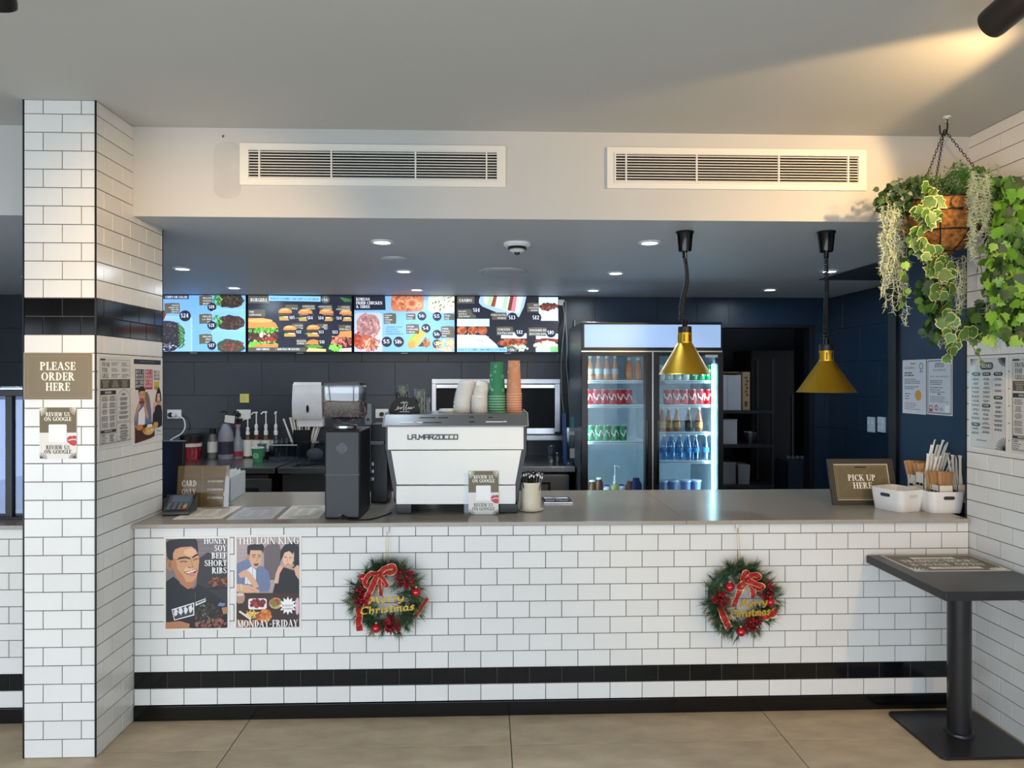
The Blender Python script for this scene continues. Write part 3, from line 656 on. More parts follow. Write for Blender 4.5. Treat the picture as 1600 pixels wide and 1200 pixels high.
def screen_4():
    p = Pic(1460, 809, .919, .517, (28,30,44)); p.ox, p.oy = 35, 103
    p.rect(35, 103, 250, 105, (92,86,72)); p.text('SANDO', 155, 182, 44, WH, w=190)
    p.poly([(370,103),(1035,103),(1000,250),(930,400),(760,400),(400,250),(350,200),(350,150)], (176,206,246)); p.poly([(410,103),(990,103),(930,340),(800,330),(430,215)], (226,240,255))
    for x, c in ((500,(190,226,170)),(560,(160,70,50)),(720,(190,226,190)),(800,(130,60,46)),(850,(226,140,150))): p.poly([(x,103),(x+50,103),(x+20,240+(x-500)*.25),(x-40,230+(x-500)*.25)], c)
    label(p, 40, 290, 270, 130, ['PRAWN','KATSU &','EGG SANDO'], 'l'); price(p, 318, 305, 75, '$14'); label(p, 535, 335, 220, 110, ['PORK KATSU','SANDO']); price(p, 832, 412, 76, '$13')
    p.rect(35, 430, 465, 110, (206,232,255)); 
    for x in (105, 260, 400): p.blob(x, 600, 70, 60, (176,86,50), .08, x, 20); p.scatter(x, 600, 60, 50, [(206,116,70),(150,66,40)], 22, 16, x)
    p.poly([(35,660),(450,670),(600,800),(640,860),(35,860)], (210,236,250)); p.scatter(260, 760, 270, 90, [(236,250,255),(170,220,160),(190,230,230),(250,255,255)], 120, 34, 3, .2)
    p.rect(1215, 110, 280, 345, (216,234,255)); p.scatter(1365, 250, 130, 46, [(120,60,44),(150,84,60),(90,44,34)], 50, 24, 5); label(p, 1045, 190, 170, 140, ['BEEF','BULGOGI','SANDO']); price(p, 1178, 412, 76, '$12')
    p.rect(668, 640, 370, 75, (220,236,255)); label(p, 600, 540, 245, 130, ['CHICKEN','KATSU SANDO'], 'l'); p.blob(840, 780, 215, 60, (150,74,48), .1, 4, 26); p.scatter(840, 780, 200, 55, [(190,100,66),(120,54,38)], 60, 22, 6)
    p.scatter(880, 860, 180, 45, [(220,240,220),(240,250,255),(180,220,160)], 60, 24, 7, .4); price(p, 942, 625, 70, '$12')
    p.rect(1175, 645, 320, 80, (220,236,255)); label(p, 1062, 550, 265, 130, ['SMASHED EGG &','BACON SANDO'], 'l'); p.blob(1330, 750, 165, 36, (130,50,44), .15, 5, 22); p.scatter(1310, 810, 160, 45, [(236,240,190),(220,236,170),(250,250,230)], 60, 24, 8)
    p.rect(1170, 850, 325, 62, (200,225,255)); price(p, 1392, 630, 72, '$10')
    for i in range(8): p.stroke([(1380+i*16, 830), (1400+i*14, 912)], 12, (110,190,70))
    p.rect(35, 850, 720, 62, (150,210,250)); p.text('MAKE IT A COMBO* ADD CHIPS & CAN DRINK', 395, 895, 30, (24,70,120), w=690); p.ell(822, 880, 64, 55, (96,96,92)); p.text('+$6', 815, 900, 40, WH, w=95)
    return p
# the first screen is partly hidden by the column
def draw_tvs():
    X = [-3.083, -2.147, -1.208, -.288, .648]
    for i, f in enumerate((screen_1, screen_2, screen_3, screen_4)):
        lab = ('wide menu screen showing grilled ribs on blue, half hidden by the column', 'wide menu screen headed burgers with many small burgers on navy',
               'wide menu screen headed Korean fried chicken and sides on light blue', 'wide menu screen headed sando with sandwiches on navy')[i]
        x0, x1 = X[i]+.003, X[i+1]-.003; c = (x0+x1)/2; t = thing('menu_screen', lab, 'screen', (c, 3.09, 1.795), group='menu screens on the back wall'); z0, z1 = 0, .519
        MB().box(x0-c, x1-c, -.02, .035, 0, .519, b=.004).build('bezel', BLKG, t)
        p = f(); p.W = x1-x0-.018; p.H = .500; p.build('display', SCREEN, t, front_M(0, -.0205, .262), eps=2e-5)
        MB().box(-.03, .03, -.022, -.012, -.006, .004).build('badge', mat('dull_badge', (120,122,124), .4), t)
        MB().box(-.2, .2, .035, .05, .1, .4).build('wall_bracket', BLK, t)
draw_tvs()
# wiring of the screens
t = thing('screen_cables', 'grey and white cables hanging down the wall between screens and fridge', 'cable', (.66, 3.1, 1.0))
def wire(pts, r, m, par, nm='cable'):
    MB().tube([Vector(q)-par.location for q in spline([at_y(a, b, y) for a, b, y in pts], 6)], r, 6).build(nm, m, par)
GREYC = mat('grey_cable', (150,152,150), .5)
wire([(884,470,3.1),(884,500,3.1),(886,540,3.1),(885,570,3.1),(888,600,3.1),(890,640,3.1),(893,657,3.1),(896,640,3.1),(897,600,3.1),(898,570,3.1),(896,545,3.1),(898,500,3.1)], .006, GREYC, t)
wire([(879,470,3.1),(882,500,3.1),(877,560,3.1),(877.5,600,3.1),(878,620,3.1),(881,648,3.1),(880,675,3.1),(878,684,3.1)], .005, GREYC, t)
wire([(875,480,3.1),(878,490,3.1),(874.5,510,3.1)], .006, BLK, t)
t2 = at_y(876, 467, 3.1)
MB().box(t2.x-.05-.66, t2.x+.03-.66, -.03, .03, t2.z-.03-1, t2.z-.01-1).box(t2.x-.02-.66, t2.x+.02-.66, -.03, .03, t2.z-.06-1, t2.z-.03-1).build('junction_box', WPL, t)
# ------------------------------------------------------------------ serving hatch in the back wall
a, b = at_y(675, 592, 3.13), at_y(875, 683, 3.13); c = (a.x+b.x)/2; hw = (b.x-a.x)/2
h = thing('serving_hatch', 'aluminium framed serving hatch in the back wall behind the espresso machine', 'hatch', (c, 3.13, b.z))
H = a.z-b.z
f = MB(); f.box(-hw, hw, -.03, .0, H-.045, H, b=.004).box(-hw, -hw+.04, -.03, 0, .05, H-.045, b=.004).box(hw-.05, hw, -.03, 0, .05, H-.045, b=.004); f.build('frame', ALU, h)
MB().box(-hw+.04, hw-.05, -.028, -.005, H-.085, H-.05, b=.004).build('head_track', mat('pale_aluminium', (215,218,222), .3, metal=1), h)
MB().box(-hw-.01, hw+.02, -.12, 0, -.02, .025, b=.004).build('sill_shelf', STEEL, h)
MB().box(-hw+.04, hw-.05, -.03, -.012, .03, .085, b=.003).build('sill_track', mat('pale_aluminium'), h)
MB().box(-hw+.04, hw-.05, -.006, -.002, .08, H-.08).build('shade_pane', mat('hatch_shade', (16,18,21), .5, spec=.25), h)  # opaque dark pane paints in the unlit space behind the hatch
# ------------------------------------------------------------------ rear benches
def bench(X0, X1, lab, sink=None, legs=True):
    Y0, Y1 = 2.36, 3.12; c = (X0+X1)/2; t = thing('steel_bench', lab, 'bench', (c, 2.74, 0)); w = (X1-X0)/2; y0, y1 = Y0-2.74, Y1-2.74
    m = MB()
    if sink:
        s0, s1 = sink[0]-c, sink[1]-c
        m.box(-w, w, y0, y0+.05, .815, .86, b=.004).box(-w, w, y1-.1, y1, .83, .86, b=.003).box(-w, s0, y0+.05, y1-.1, .84, .86).box(s1, w, y0+.05, y1-.1, .84, .86)
    else: m.box(-w, w, y0, y1, .815, .86, b=.004)
    m.build('bench_top', STEEL, t)
    if sink:
        k = MB(); k.box(s0, s1, y0+.05, y1-.1, .62, .625).box(s0-.003, s0, y0+.05, y1-.1, .62, .85).box(s1, s1+.003, y0+.05, y1-.1, .62, .85).box(s0, s1, y1-.103, y1-.1, .62, .85).box(s0, s1, y0+.05, y0+.053, .62, .85); k.build('sink_bowl', STEEL, t)
    MB().box(-w+.03, w-.06, y0+.03, y1, .1, .8).build('cabinet_body', mat('bench_dark', (40,43,47), .4), t)
    return t, w, y0
XA = at_z(431, 731, .86).x
t, w_, y_ = bench(-3.6, XA-.01, 'polished steel rear bench carrying the syrup bottles', None)
MB().box(w_-.36, w_-.03, y_+.012, y_+.03, .2, .77, b=.003).build('door', STEEL, t)
MB().box(w_-.30, w_-.13, y_+.004, y_+.02, .62, .70, b=.003).build('handle_recess', BLK, t)
t, w_, y_ = bench(XA+.012, -.05, 'steel sink bench behind the black coffee grinder', (XA+.1, -1.25))
t, w_, y_ = bench(-.045, .705, 'steel rear bench ending beside the drinks fridge', None)
MB().box(-w_+.02, w_-.05, y_+.014, y_+.03, .12, .79, b=.003).build('door', STEEL, t)
MB().prism([(-.1,.735),(w_-.20,.735),(w_-.20,.5),(w_-.22,.5),(w_-.22,.715),(-.1,.715)], y_+.006, y_+.016).build('door_seal', BLK, t)
# ------------------------------------------------------------------ double door drinks fridge
FY = 2.1; fx0, fx1 = .717, 1.812; fc = (fx0+fx1)/2; fw = (fx1-fx0)/2
fr = thing('drinks_fridge', 'black two door glass drinks fridge with a lit blank header panel', 'fridge', (fc, FY, 0))
FB = mat('fridge_black', (16,17,20), .3)
FIN = mat('fridge_liner', (196,206,216), .5)
m = MB(); m.box(-fw, -fw+.03, .05, .80, .05, 2.0).box(fw-.03, fw, .05, .80, .05, 2.0).box(-fw+.03, fw-.03, .05, .8, 1.76, 2.0).box(-fw+.03, fw-.03, .05, .80, .05, .25).build('cabinet', mat('fridge_side_grey', (78,86,94), .4), fr)
MB().box(-fw+.03, fw-.03, .74, .78, .25, 1.76).box(-fw+.03, -fw+.034, .06, .74, .25, 1.76).box(fw-.034, fw-.03, .06, .74, .25, 1.76).box(-fw+.034, fw-.034, .06, .74, 1.755, 1.76).box(-fw+.034, fw-.034, .06, .74, .25, .255).build('liner', FIN, fr)
MB().box(-.012, .012, .07, .5, .255, 1.755).build('divider', FIN, fr)
hp0, hp1 = at_y(913, 507, FY), at_y(1126, 543, FY)
MB().box(-fw, fw, 0, .05, 1.78, 2.003, b=.006).build('header_frame', FB, fr)
for x in (-fw+.06, fw-.06):
    for y in (.1, .7): MB().lathe([(.02,0),(.025,.004),(.012,.008),(.012,.13)], c=(x,y,0), n=12).build('foot', FB, fr)
p_ = Pic(100, 20, hp1.x-hp0.x, hp0.z-hp1.z, (160,186,222)); p_.build('lit_header_panel', colmat('header_light', .3, emit=.5), fr, front_M((hp0.x+hp1.x)/2-fc, -.002, (hp0.z+hp1.z)/2))
MB().box(-fw, fw, -.004, .01, 1.772, 1.782).build('header_strip', ALU, fr)
for k, (g0, g1, x0, x1) in enumerate(((918, 1007, -fw, -.006), (1029, 1120, .006, fw))):
    a0, a1 = at_y(g0, 560, FY).x-fc, at_y(g1, 560, FY).x-fc; zt = at_y(918, 556, FY).z
    d = MB(); d.box(x0, a0, -.03, .04, .12, 1.768, b=.004).box(a1, x1, -.03, .04, .12, 1.768, b=.004).box(a0, a1, -.03, .04, zt, 1.768).box(a0, a1, -.03, .04, .12, .26)
    dr = d.build('door', FB, fr)
    MB().box(a0, a1, -.004, .004, .26, zt).build('glass_pane', PANE, dr)
    hx = (a1+.012, a0-.012)[k]
    MB().box(hx-.006, hx+.006, -.05, -.028, .75, 1.25, b=.003).build('door_handle', BLKG, dr)
    if k: MB().box(a1-.10, a1-.005, -.036, -.030, zt-.012, zt+.008).build('name_plate', mat('pale_plate', (170,176,180), .4), dr)
MB().box(-.005, .005, -.028, .0, .12, 1.772).build('centre_strip', ALU, fr)
LED = mat('led_strip', (190,246,255), .4, emit=26)
for x in (-fw+.040, fw-.055):
    MB().box(x-.004, x+.004, .065, .072, .3, 1.68).build('light_strip', LED, fr)
light('fridge_light', 'AREA', (fc-.5, FY+.1, 1.0), (fc, FY+.6, 1.0), 1.6, (.72,.93,1), shape='RECTANGLE', size=.05, size_y=1.3)
light('fridge_light', 'AREA', (fc+.47, FY+.1, 1.0), (fc, FY+.6, 1.0), 2.4, (.72,.93,1), shape='RECTANGLE', size=.05, size_y=1.3)
SHW = mat('shelf_white', (226,236,240), .4)
SH = {0: (596.5, 634.5, 691.5), 1: (596.5, 634.5, 677.5, 722.5)}; SZ = {}
for k in (0, 1):
    x0, x1 = ((-fw+.05, -.02), (.02, fw-.06))[k]
    for i, py in enumerate(SH[k]+(775,)):
        z = at_y(960, py, FY+.10).z; SZ[k, i] = z+.012
        m = MB().box(x0, x1, .098, .104, z-.012, z+.012).box(x0, x1, .60, .61, z-.005, z+.005)
        m.build('shelf', SHW, fr); s_ = bpy.data.objects[fr.children[-1].name] if False else None
        q = MB()
        for j in range(22):
            xx = x0+(x1-x0)*(j+.5)/22; q.box(xx-.0025, xx+.0025, .104, .60, z+.006, z+.011)
        q.build('shelf_wires', SHW, fr, kind='stuff')
        u = MB()
        for j in range(30):
            xx = x0+(x1-x0)*(j+.5)/30; u.box(xx-.004, xx+.004, .0972, .0981, z-.005, z+.003)
        u.build('shelf_slots', mat('slot_grey', (70,84,96), .6), fr, kind='stuff')
# ---- drinks
ORD = ['first','second','third','fourth','fifth','sixth','seventh','eighth']
def can_proto(name, body, lab, mark=None, z=0, loc=(0,0,0), group=None, r=.033, h=.118):
    t = thing(name, lab, 'can', loc, group=group)
    MB().lathe([(r*.8,0),(r,.008),(r,h-.014),(r*.84,h-.004)], n=20).build('body', body, t)
    MB().lathe([(r*.84,h-.004),(r*.86,h),(r*.78,h),(r*.76,h-.004),(.0005,h-.004)], n=20).build('lid', ALU, t)
    if mark:
        s = MB()
        for i in range(9):
            pass
        P = [(r*1.012*math.sin(a), -r*1.012*math.cos(a), h*.5+.02*math.sin(a*4)+.012*math.sin(a*9)) for a in [(-1.15+2.3*i/16) for i in range(17)]]
        s.tube(P, .0042, 4).build('script_band', mark, t)
    return t
RED = mat('red_can', (190,14,28), .3, metal=.3); GRN = mat('green_can', (0,130,74), .3, metal=.3); WCAN = mat('pale_can', (196,212,208), .3, metal=.3)
MARK = mat('white_script', (236,236,236), .4)
def row(xs, py_k, k, i, builder, y=FY+.16):
    return [builder((at_y(x, 600, y).x, y, SZ[k, i]), n) for n, x in enumerate(xs)]
proto = {}
def can(kind, m, words, grp, mk=MARK):
    def b(loc, n):
        lab = words % ORD[n]
        if kind not in proto: proto[kind] = can_proto('drink_can', m, lab, mk, loc=loc, group=grp); return proto[kind]
        return dup(proto[kind], loc, rz=.35*math.sin(n*2.1), label=lab, group=grp)
    return b
row([919,931.5,944,956.5,969,981.5], 0, 0, 1, can('red', RED, 'red drink can with white script, %s from the left in the left fridge door', 'red drink cans'))
row([1043,1056,1069,1081.5,1094,1107.5], 0, 1, 1, can('red', RED, 'red drink can with white script, %s from the left in the right fridge door', 'red drink cans'))
row([922,934.5,947,960,973], 0, 0, 2, can('green', GRN, 'green drink can, %s from the left on the lowest full shelf of the left door', 'green drink cans'))
row([1083.5,1095.5,1108], 0, 1, 0, can('green', GRN, 'green drink can, %s from the left on the top shelf of the right door', 'green drink cans'))
row([1033,1046,1058.5,1071], 0, 1, 0, can('pale', WCAN, 'pale silver drink can, %s from the left on the top shelf of the right door', 'pale drink cans'))
def bottle_thing(name, cat, lab, loc, prof, m, cap=None, capm=None, band=None, bandm=None, group=None, n=16, inner=None, innerm=None):
    t = thing(name, lab, cat, loc, group=group)
    MB().lathe(prof, n=n).build('body', m, t)
    if cap: MB().lathe(cap, n=14).build('cap', capm, t)
    if band: MB().lathe(band, n=n, cap=False).build('label_band', bandm, t)
    if inner: MB().lathe(inner, n=n).build('drink', innerm, t)
    return t
AMBER = mat('amber_tea', (150,80,34), .15, coat=.6); BROWN = mat('dark_tea', (40,24,16), .15, coat=.6); ORANGE = mat('orange_drink', (226,120,24), .2, coat=.5)
CAPW = mat('cream_cap', (226,206,170), .4); BLUEC = mat('blue_cap', (28,40,150), .4); WATER = glassmat('water_bottle_plastic', (150,205,240), .16, .05)
TEA = [(.026,0),(.029,.006),(.029,.085),(.022,.115),(.013,.15),(.012,.175)]
for n, (x, c, lab) in enumerate(((1034.5,AMBER,'amber iced tea bottle, leftmost of the three in the right fridge door'),(1045,AMBER,'amber iced tea bottle, middle of the three in the right fridge door'),(1057.5,AMBER,'amber iced tea bottle, third from the left in the right fridge door'),
        (1076,BROWN,'dark brown drink bottle between the amber ones in the fridge'),(1092,AMBER,'amber bottle with pale cap at the right end of its fridge shelf'))):
    bottle_thing('glass_bottle', 'bottle', lab, (at_y(x,650,FY+.16).x, FY+.16, SZ[1,2]), TEA, c, [(.013,.172),(.014,.195),(.0005,.195)], CAPW, [(.0293,.03),(.0293,.075)], mat('tea_label', (196,150,90), .4) if c is AMBER else mat('dark_label', (60,44,34), .4), group='bottled teas in the fridge')
WB = [(.028,0),(.031,.01),(.029,.03),(.031,.05),(.029,.075),(.031,.1),(.03,.13),(.016,.165),(.0135,.185)]
for n, x in enumerate((1037,1049,1061.5,1074.5,1086.5,1103)):
    bottle_thing('water_bottle', 'bottle', 'clear water bottle, %s from the left on the fridge shelf' % ORD[n], (at_y(x,700,FY+.16).x, FY+.16, SZ[1,3]), WB, WATER, [(.0135,.185),(.0145,.187),(.0145,.205),(.0005,.205)], mat('white_cap', (225,235,240), .4), [(.0315,.06),(.0315,.1)], mat('water_label', (60,130,190), .4, alpha=.8), group='water bottles in the fridge')
for n, x in enumerate((922,935,948,961)):
    bottle_thing('soda_bottle', 'bottle', 'clear bottle of peach drink, %s from the left on the top fridge shelf' % ORD[n], (at_y(x,580,FY+.17).x, FY+.17, SZ[0,0]), TEA, mat('peach_drink', (214,150,110), .15, coat=.5), [(.013,.172),(.014,.195),(.0005,.195)], mat('white_cap'), [(.0295,.05),(.0295,.09)], mat('silver_label', (200,210,220), .3), group='peach drinks in the fridge')
for n, x in enumerate((983,997)):
    bottle_thing('juice_bottle', 'bottle', 'orange juice bottle, %s on the top left fridge shelf' % ('left one' if n == 0 else 'right one by the door frame'), (at_y(x,580,FY+.17).x, FY+.17, SZ[0,0]), [(.026,0),(.03,.01),(.03,.10),(.014,.145),(.013,.16)], ORANGE, [(.015,.158),(.015,.18),(.0005,.18)], mat('white_cap'), group='orange juices in the fridge')
zb = SZ[0,3]
def jar(px, top, lab, m, lidm, r=.035, k=0, name='sauce_bottle'):
    z = at_y(px, top, FY+.2).z; h = max(z-SZ[k,3], .06)
    bottle_thing(name, 'bottle', lab, (at_y(px, 750, FY+.2).x, FY+.2, SZ[k,3]), [(r*.9,0),(r,.006),(r,h*.6),(r*.6,h*.85),(r*.55,h*.9)], m, [(r*.62,h*.88),(r*.62,h),(.0005,h)], lidm)
jar(925, 750, 'brown sauce jar with white lid at the fridge bottom left', mat('brown_sauce', (96,56,36), .3), mat('white_cap'))
jar(936, 746, 'brown sauce jar with white lid, second from left at the fridge bottom', mat('brown_sauce'), mat('white_cap'))
jar(948, 758, 'milk bottle with blue cap left of the white pump in the fridge', mat('milk', (220,226,232), .4), BLUEC)
jar(971, 757, 'milk bottle with blue cap right of the white pump in the fridge', mat('milk'), BLUEC)
jar(983, 752, 'red brown sauce jar at the bottom of the left fridge door', mat('red_sauce', (140,70,66), .4), mat('red_sauce'), .03)
jar(994, 747, 'dark blue packet standing at the bottom of the fridge', mat('blue_pack', (30,36,96), .5), mat('blue_pack'), .045)
def pump(t, x, y, z, h, m, flip=1, r=.011):
    """a dispenser pump: collar, plunger and spout as one part"""
    q = MB().lathe([(r*1.5,0),(r*1.5,h*.16),(r*.9,h*.2),(r*1.2,h*.3),(r*1.2,h*.42),(r*.45,h*.47),(r*.45,h*.92),(r*.9,h*.94),(r*.9,h),(.0005,h)], c=(x,y,z), n=12)
    q.tube([(x, y, z+h*.96), (x-flip*r*2.2, y-.004, z+h*.965), (x-flip*r*3.4, y-.006, z+h*.88)], r*.5, 8).build('pump', m, t)
pt = thing('pump_bottle', 'sauce bottle with a tall white pump inside the left fridge door', 'bottle', (at_y(961,750,FY+.2).x, FY+.2, SZ[0,3]))
MB().lathe([(.032,0),(.034,.01),(.034,.05),(.016,.07)], n=16).build('body', mat('yellow_sauce', (200,196,120), .4), pt); pump(pt, 0, 0, .065, at_y(961,727,FY+.2).z-SZ[0,3]-.065, WPL, -1)
for n, x in enumerate((1035,1051,1071,1087)):
    t = thing('deli_tub', 'clear lidded tub, %s from the left at the bottom of the right fridge door' % ORD[n], 'tub', (at_y(x,760,FY+.2).x, FY+.2, SZ[1,4]-.0), group='deli tubs in the fridge')
    MB().lathe([(.036,0),(.042,.085),(.044,.085)], n=18).build('body', mat('frosted_tub', (120,140,190), .4), t); MB().lathe([(.046,.085),(.046,.098),(.0005,.1)], n=18).build('lid', mat('frosted_lid', (190,205,225), .4), t)
# ------------------------------------------------------------------ store room behind the doorway
rk = thing('storage_rack', 'dark wire rack of boxes inside the doorway right of the fridge', 'rack', (2.28, 3.52, 0))
RB = mat('rack_dark', (36,38,42), .4)
zz = [at_y(1150, y, 3.33).z for y in (641, 694, 757)]
for z in zz: MB().box(-.38, .43, -.24, .17, z-.03, z, b=.003).build('shelf', RB, rk)
for x, y in ((-.365,-.225),(.415,-.225),(-.365,.155),(.415,.155)): MB().box(x-.012, x+.012, y-.012, y+.012, 0, 1.75).build('post', RB, rk)
def onrack(px0, px1, top, k, name, cat, lab, m, y=3.33, dep=.25, taper=None, lid=None):
    a, b = at_y(px0, top, y), at_y(px1, top, y); c = (a.x+b.x)/2; w2 = (b.x-a.x)/2; h = a.z-zz[k]
    t = thing(name, lab, cat, (c, y+dep/2, zz[k]+.0005))
    MB().box(-w2, w2, -dep/2, dep/2, 0, h, b=.004, taper=taper).build('body', m, t)
    return t, w2, h, dep
t, w2, h, d = onrack(1129, 1158, 586, 0, 'white_box', 'box', 'white box on the upper shelf of the dim rack', mat('box_white', (170,174,182), .7))
MB().box(-w2*.5, -w2*.4, -d/2-.001, d/2, .0, h+.001).build('tape', mat('box_tape', (150,152,156), .4), t)
MB().box(-w2*.9, w2*1.3, -.02, d/2+.02, h+.003, h+.010, rot=(-.25,0,0)).build('open_flap', mat('kraft_card', (150,126,96), .8), t)
t, w2, h, d = onrack(1160, 1172, 581, 0, 'carton', 'box', 'narrow printed cardboard carton beside the white box on the rack', mat('kraft_card'))
p_ = Pic(20, 60, w2*1.7, h*.9); [p_.rect(6+(i % 2)*3, 5+i*6, 7, 4, (70,60,50)) for i in range(6)]; p_.rect(5, 48, 9, 9, (60,52,44)); p_.build('printed_marks', PRINT, t, front_M(0, -d/2-.0006, h/2))
t, w2, h, d = onrack(1130, 1152, 657, 1, 'white_tub', 'tub', 'white plastic tub on the middle shelf of the dim rack', mat('tub_grey', (168,168,170), .5))
MB().box(-w2*1.05, w2*1.05, -d/2-.005, d/2+.005, h, h+.012, b=.003).build('lid', mat('tub_grey'), t)
tb = at_y(1167, 690, 3.5); t = thing('steel_mixing_bowl', 'dark steel mixing bowl right of the white tub on the rack', 'bowl', (tb.x, 3.42, zz[1]+.0005))
MB().lathe([(.025,0),(.03,.01),(.045,.05),(.062,.11),(.064,.11),(.047,.05),(.03,.015),(.0005,.012)], n=24).build('bowl', STEEL, t)
t, w2, h, d = onrack(1130, 1150, 722, 2, 'steel_tray', 'tray', 'shiny steel tray stack on the lower shelf of the rack', STEEL)
t, w2, h, d = onrack(1153.5, 1171, 726, 2, 'grey_basket', 'basket', 'grey plastic basket on the lower shelf of the rack', mat('basket_grey', (120,126,132), .5), taper=1.1)
a, b = at_y(1174, 547, 3.72), at_y(1242, 547, 3.72)
t = thing('tall_black_cabinet', 'tall matt black cabinet standing in the dark doorway', 'cabinet', ((a.x+b.x)/2, 3.985, 0)); w2 = (b.x-a.x)/2
MB().box(-w2, w2, -.25, .25, .0, a.z, b=.006).build('body', mat('matt_black', (7,7,8), .75), t)
MB().box(-w2+.008, w2-.008, -.262, -.252, .06, a.z-.01, b=.004).build('door', mat('matt_black'), t)
MB().box(w2-.035, w2-.025, -.28, -.262, .6, 1.4, b=.003).build('handle', BLK, t)
tb = at_y(1250, 765, 3.35); t = thing('storage_crate', 'dark blue crate with goods on top low in the dark doorway', 'crate', (tb.x, 3.46, 0))
MB().box(-.13, .13, -.15, .15, 0, .78, b=.01).build('body', mat('crate_blue', (30,40,56), .5), t)
for i in range(5): MB().ball((-.09+.045*i, -.05, .80), .024, 10, 6).build('packet', mat('packet_grey', (70,72,78), .5), t)
# ------------------------------------------------------------------ things on the back wall
def plate_front(px0, py0, px1, py1, Y, name, lab, cat, m, th=.012, b=.003):
    a, c = at_y(px0, py0, Y), at_y(px1, py1, Y); t = thing(name, lab, cat, ((a.x+c.x)/2, Y, (a.z+c.z)/2)); w, h = (c.x-a.x)/2, (a.z-c.z)/2
    MB().box(-w, w, -th, 0, -h, h, b=b).build('plate', m, t); return t, w, h
YW = YB-.0015
for x0, y0, x1, y1, lab, plugs in ((262,640,284,654,'white power socket with a white plug nearest the column',((-.3,1),(.1,0))), (370,640,392,654,'white power socket below the yellow note with a black plug',((-.45,1),)), (587,639,607,653,'white power socket with a black plug left of the espresso machine',((.0,1),))):
    t, w, h = plate_front(x0, y0, x1, y1, YW, 'power_socket', lab, 'socket', WPL)
    for dx, bl in plugs: MB().lathe([(.02,0),(.02,.03),(.014,.045),(.0005,.045)], c=(dx*w*1.4, -.012, -.005), n=12, M=Matrix.Rotation(math.pi/2, 3, 'X')).build('plug', BLK if bl else WPL, t)
    for dx in (-.5, .5): MB().box(dx*w-.006, dx*w+.006, -.0145, -.0115, h*.35, h*.7).build('switch', WPL, t)
    if x0 == 262:
        P = [at_y(279,650,3.1), at_y(287,655,3.09), at_y(289,668,3.08), at_y(283,678,3.06), at_y(272,684,3.05), at_y(266,688,3.0)]
        MB().tube([q-t.location for q in spline(P, 6)], .006, 6).build('cord', WPL, t)
t, w, h = plate_front(375, 615.5, 389, 629, YW, 'sticky_note', 'small yellow sticky note on the charcoal wall', 'note', mat('note_yellow', (206,200,110), .8), .002, 0)
p_ = Pic(10, 10, w*2, h*2); p_.lines(1.5, 2, 7, 5, 1.4, (150,150,90), .4, 'l'); p_.build('handwriting', PRINT, t, front_M(0, -.0026, 0))
a, b = at_y(462, 597, 3.13), at_y(508, 658, 3.13); t = thing('towel_dispenser', 'white paper towel dispenser on the wall left of the coffee grinder', 'dispenser', ((a.x+b.x)/2, 3.13, b.z)); w, H = (b.x-a.x)/2, a.z-b.z
m = MB(); m.loft([[(-w*q, -d, z), (w*q, -d, z), (w*q, 0, z), (-w*q, 0, z)] for q, d, z in ((.96,.10,.02),(1,.12,.06),(.99,.13,H*.5),(.95,.12,H*.93),(.90,.10,H))]); m.build('cover', mat('gloss_white', (222,224,228), .2, coat=.5), t)
MB().box(-w*.75, w*1.0, -.09, -.01, -.045, .02, b=.004).build('towel_tray', mat('gloss_white'), t)
MB().prism(circ(0, 0, .012, 12, ry=.035), -.1325, -.120).build('sight_slot', BLK, t).location = (w*.05, .002, H*.33)
# ------------------------------------------------------------------ bottles and tubs on the rear bench
ZB = .8605
def bp(px, py): return at_z(px, py, ZB)
def simple_bottle(px, base, s_top, wpx, lab, m, prof, cap=None, capm=None, labm=None, lab_z=None, pumpm=None, flip=1, name='bottle', y=None):
    p = bp(px, base); s = (p-CAM).length/1100*.985; R = wpx/2*s
    H = (base-s_top)*s; t = thing(name, lab, 'bottle', p)
    MB().lathe([(r*R, z*H) for r, z in prof], n=20).build('body', m, t)
    if labm: MB().lathe([(R*1.012, lab_z[0]*H), (R*1.012, lab_z[1]*H)], n=20, cap=False).build('label_band', labm, t)
    if cap: MB().lathe([(r*R, z*H) for r, z in cap], n=16).build('cap', capm, t)
    if pumpm is not None: pump(t, 0, 0, H, pumpm[0]*s, pumpm[1], flip, .012)
    return t, R, H
LABW = mat('white_label', (214,214,208), .5); GREYJ = mat('translucent_grey', (128,130,142), .4, coat=.2)
simple_bottle(332.5, 716, 680, 15, 'tall bottle with black cap, white label and brown syrup', mat('syrup_bottle', (104,104,108), .25, coat=.4), [(.95,0),(1,.04),(1,.72),(.6,.95),(.5,1)], [(.55,.95),(.55,1.2),(.0005,1.2)], BLK, LABW, (.25,.68))
t, R, H = simple_bottle(353, 717, 665, 22, 'big grey plastic jug with a black pump', GREYJ, [(.92,0),(1,.04),(1,.55),(.9,.75),(.55,.93),(.3,1)], None, None, mat('jug_label', (46,42,60), .4), (.14,.5), (18, BLK), 1, 'pump_jug')
MB().box(.0, .085, -.03, -.025, H+.005, H+.07, rot=(0,.12,0)).build('hanging_tag', LABW, t)
simple_bottle(371.5, 716, 667, 15, 'bottle with red fruit label, pink collar and black pump', mat('pale_syrup', (120,134,142), .25, coat=.4), [(.95,0),(1,.04),(1,.5),(.5,.68),(.4,.9),(.42,1)], [(.5,.94),(.55,1),(.5,1.02),(.0005,1.02)], mat('pink_collar', (170,110,120), .5), mat('red_label', (150,40,50), .4), (.06,.22), (20, BLK), 1, 'pump_bottle')
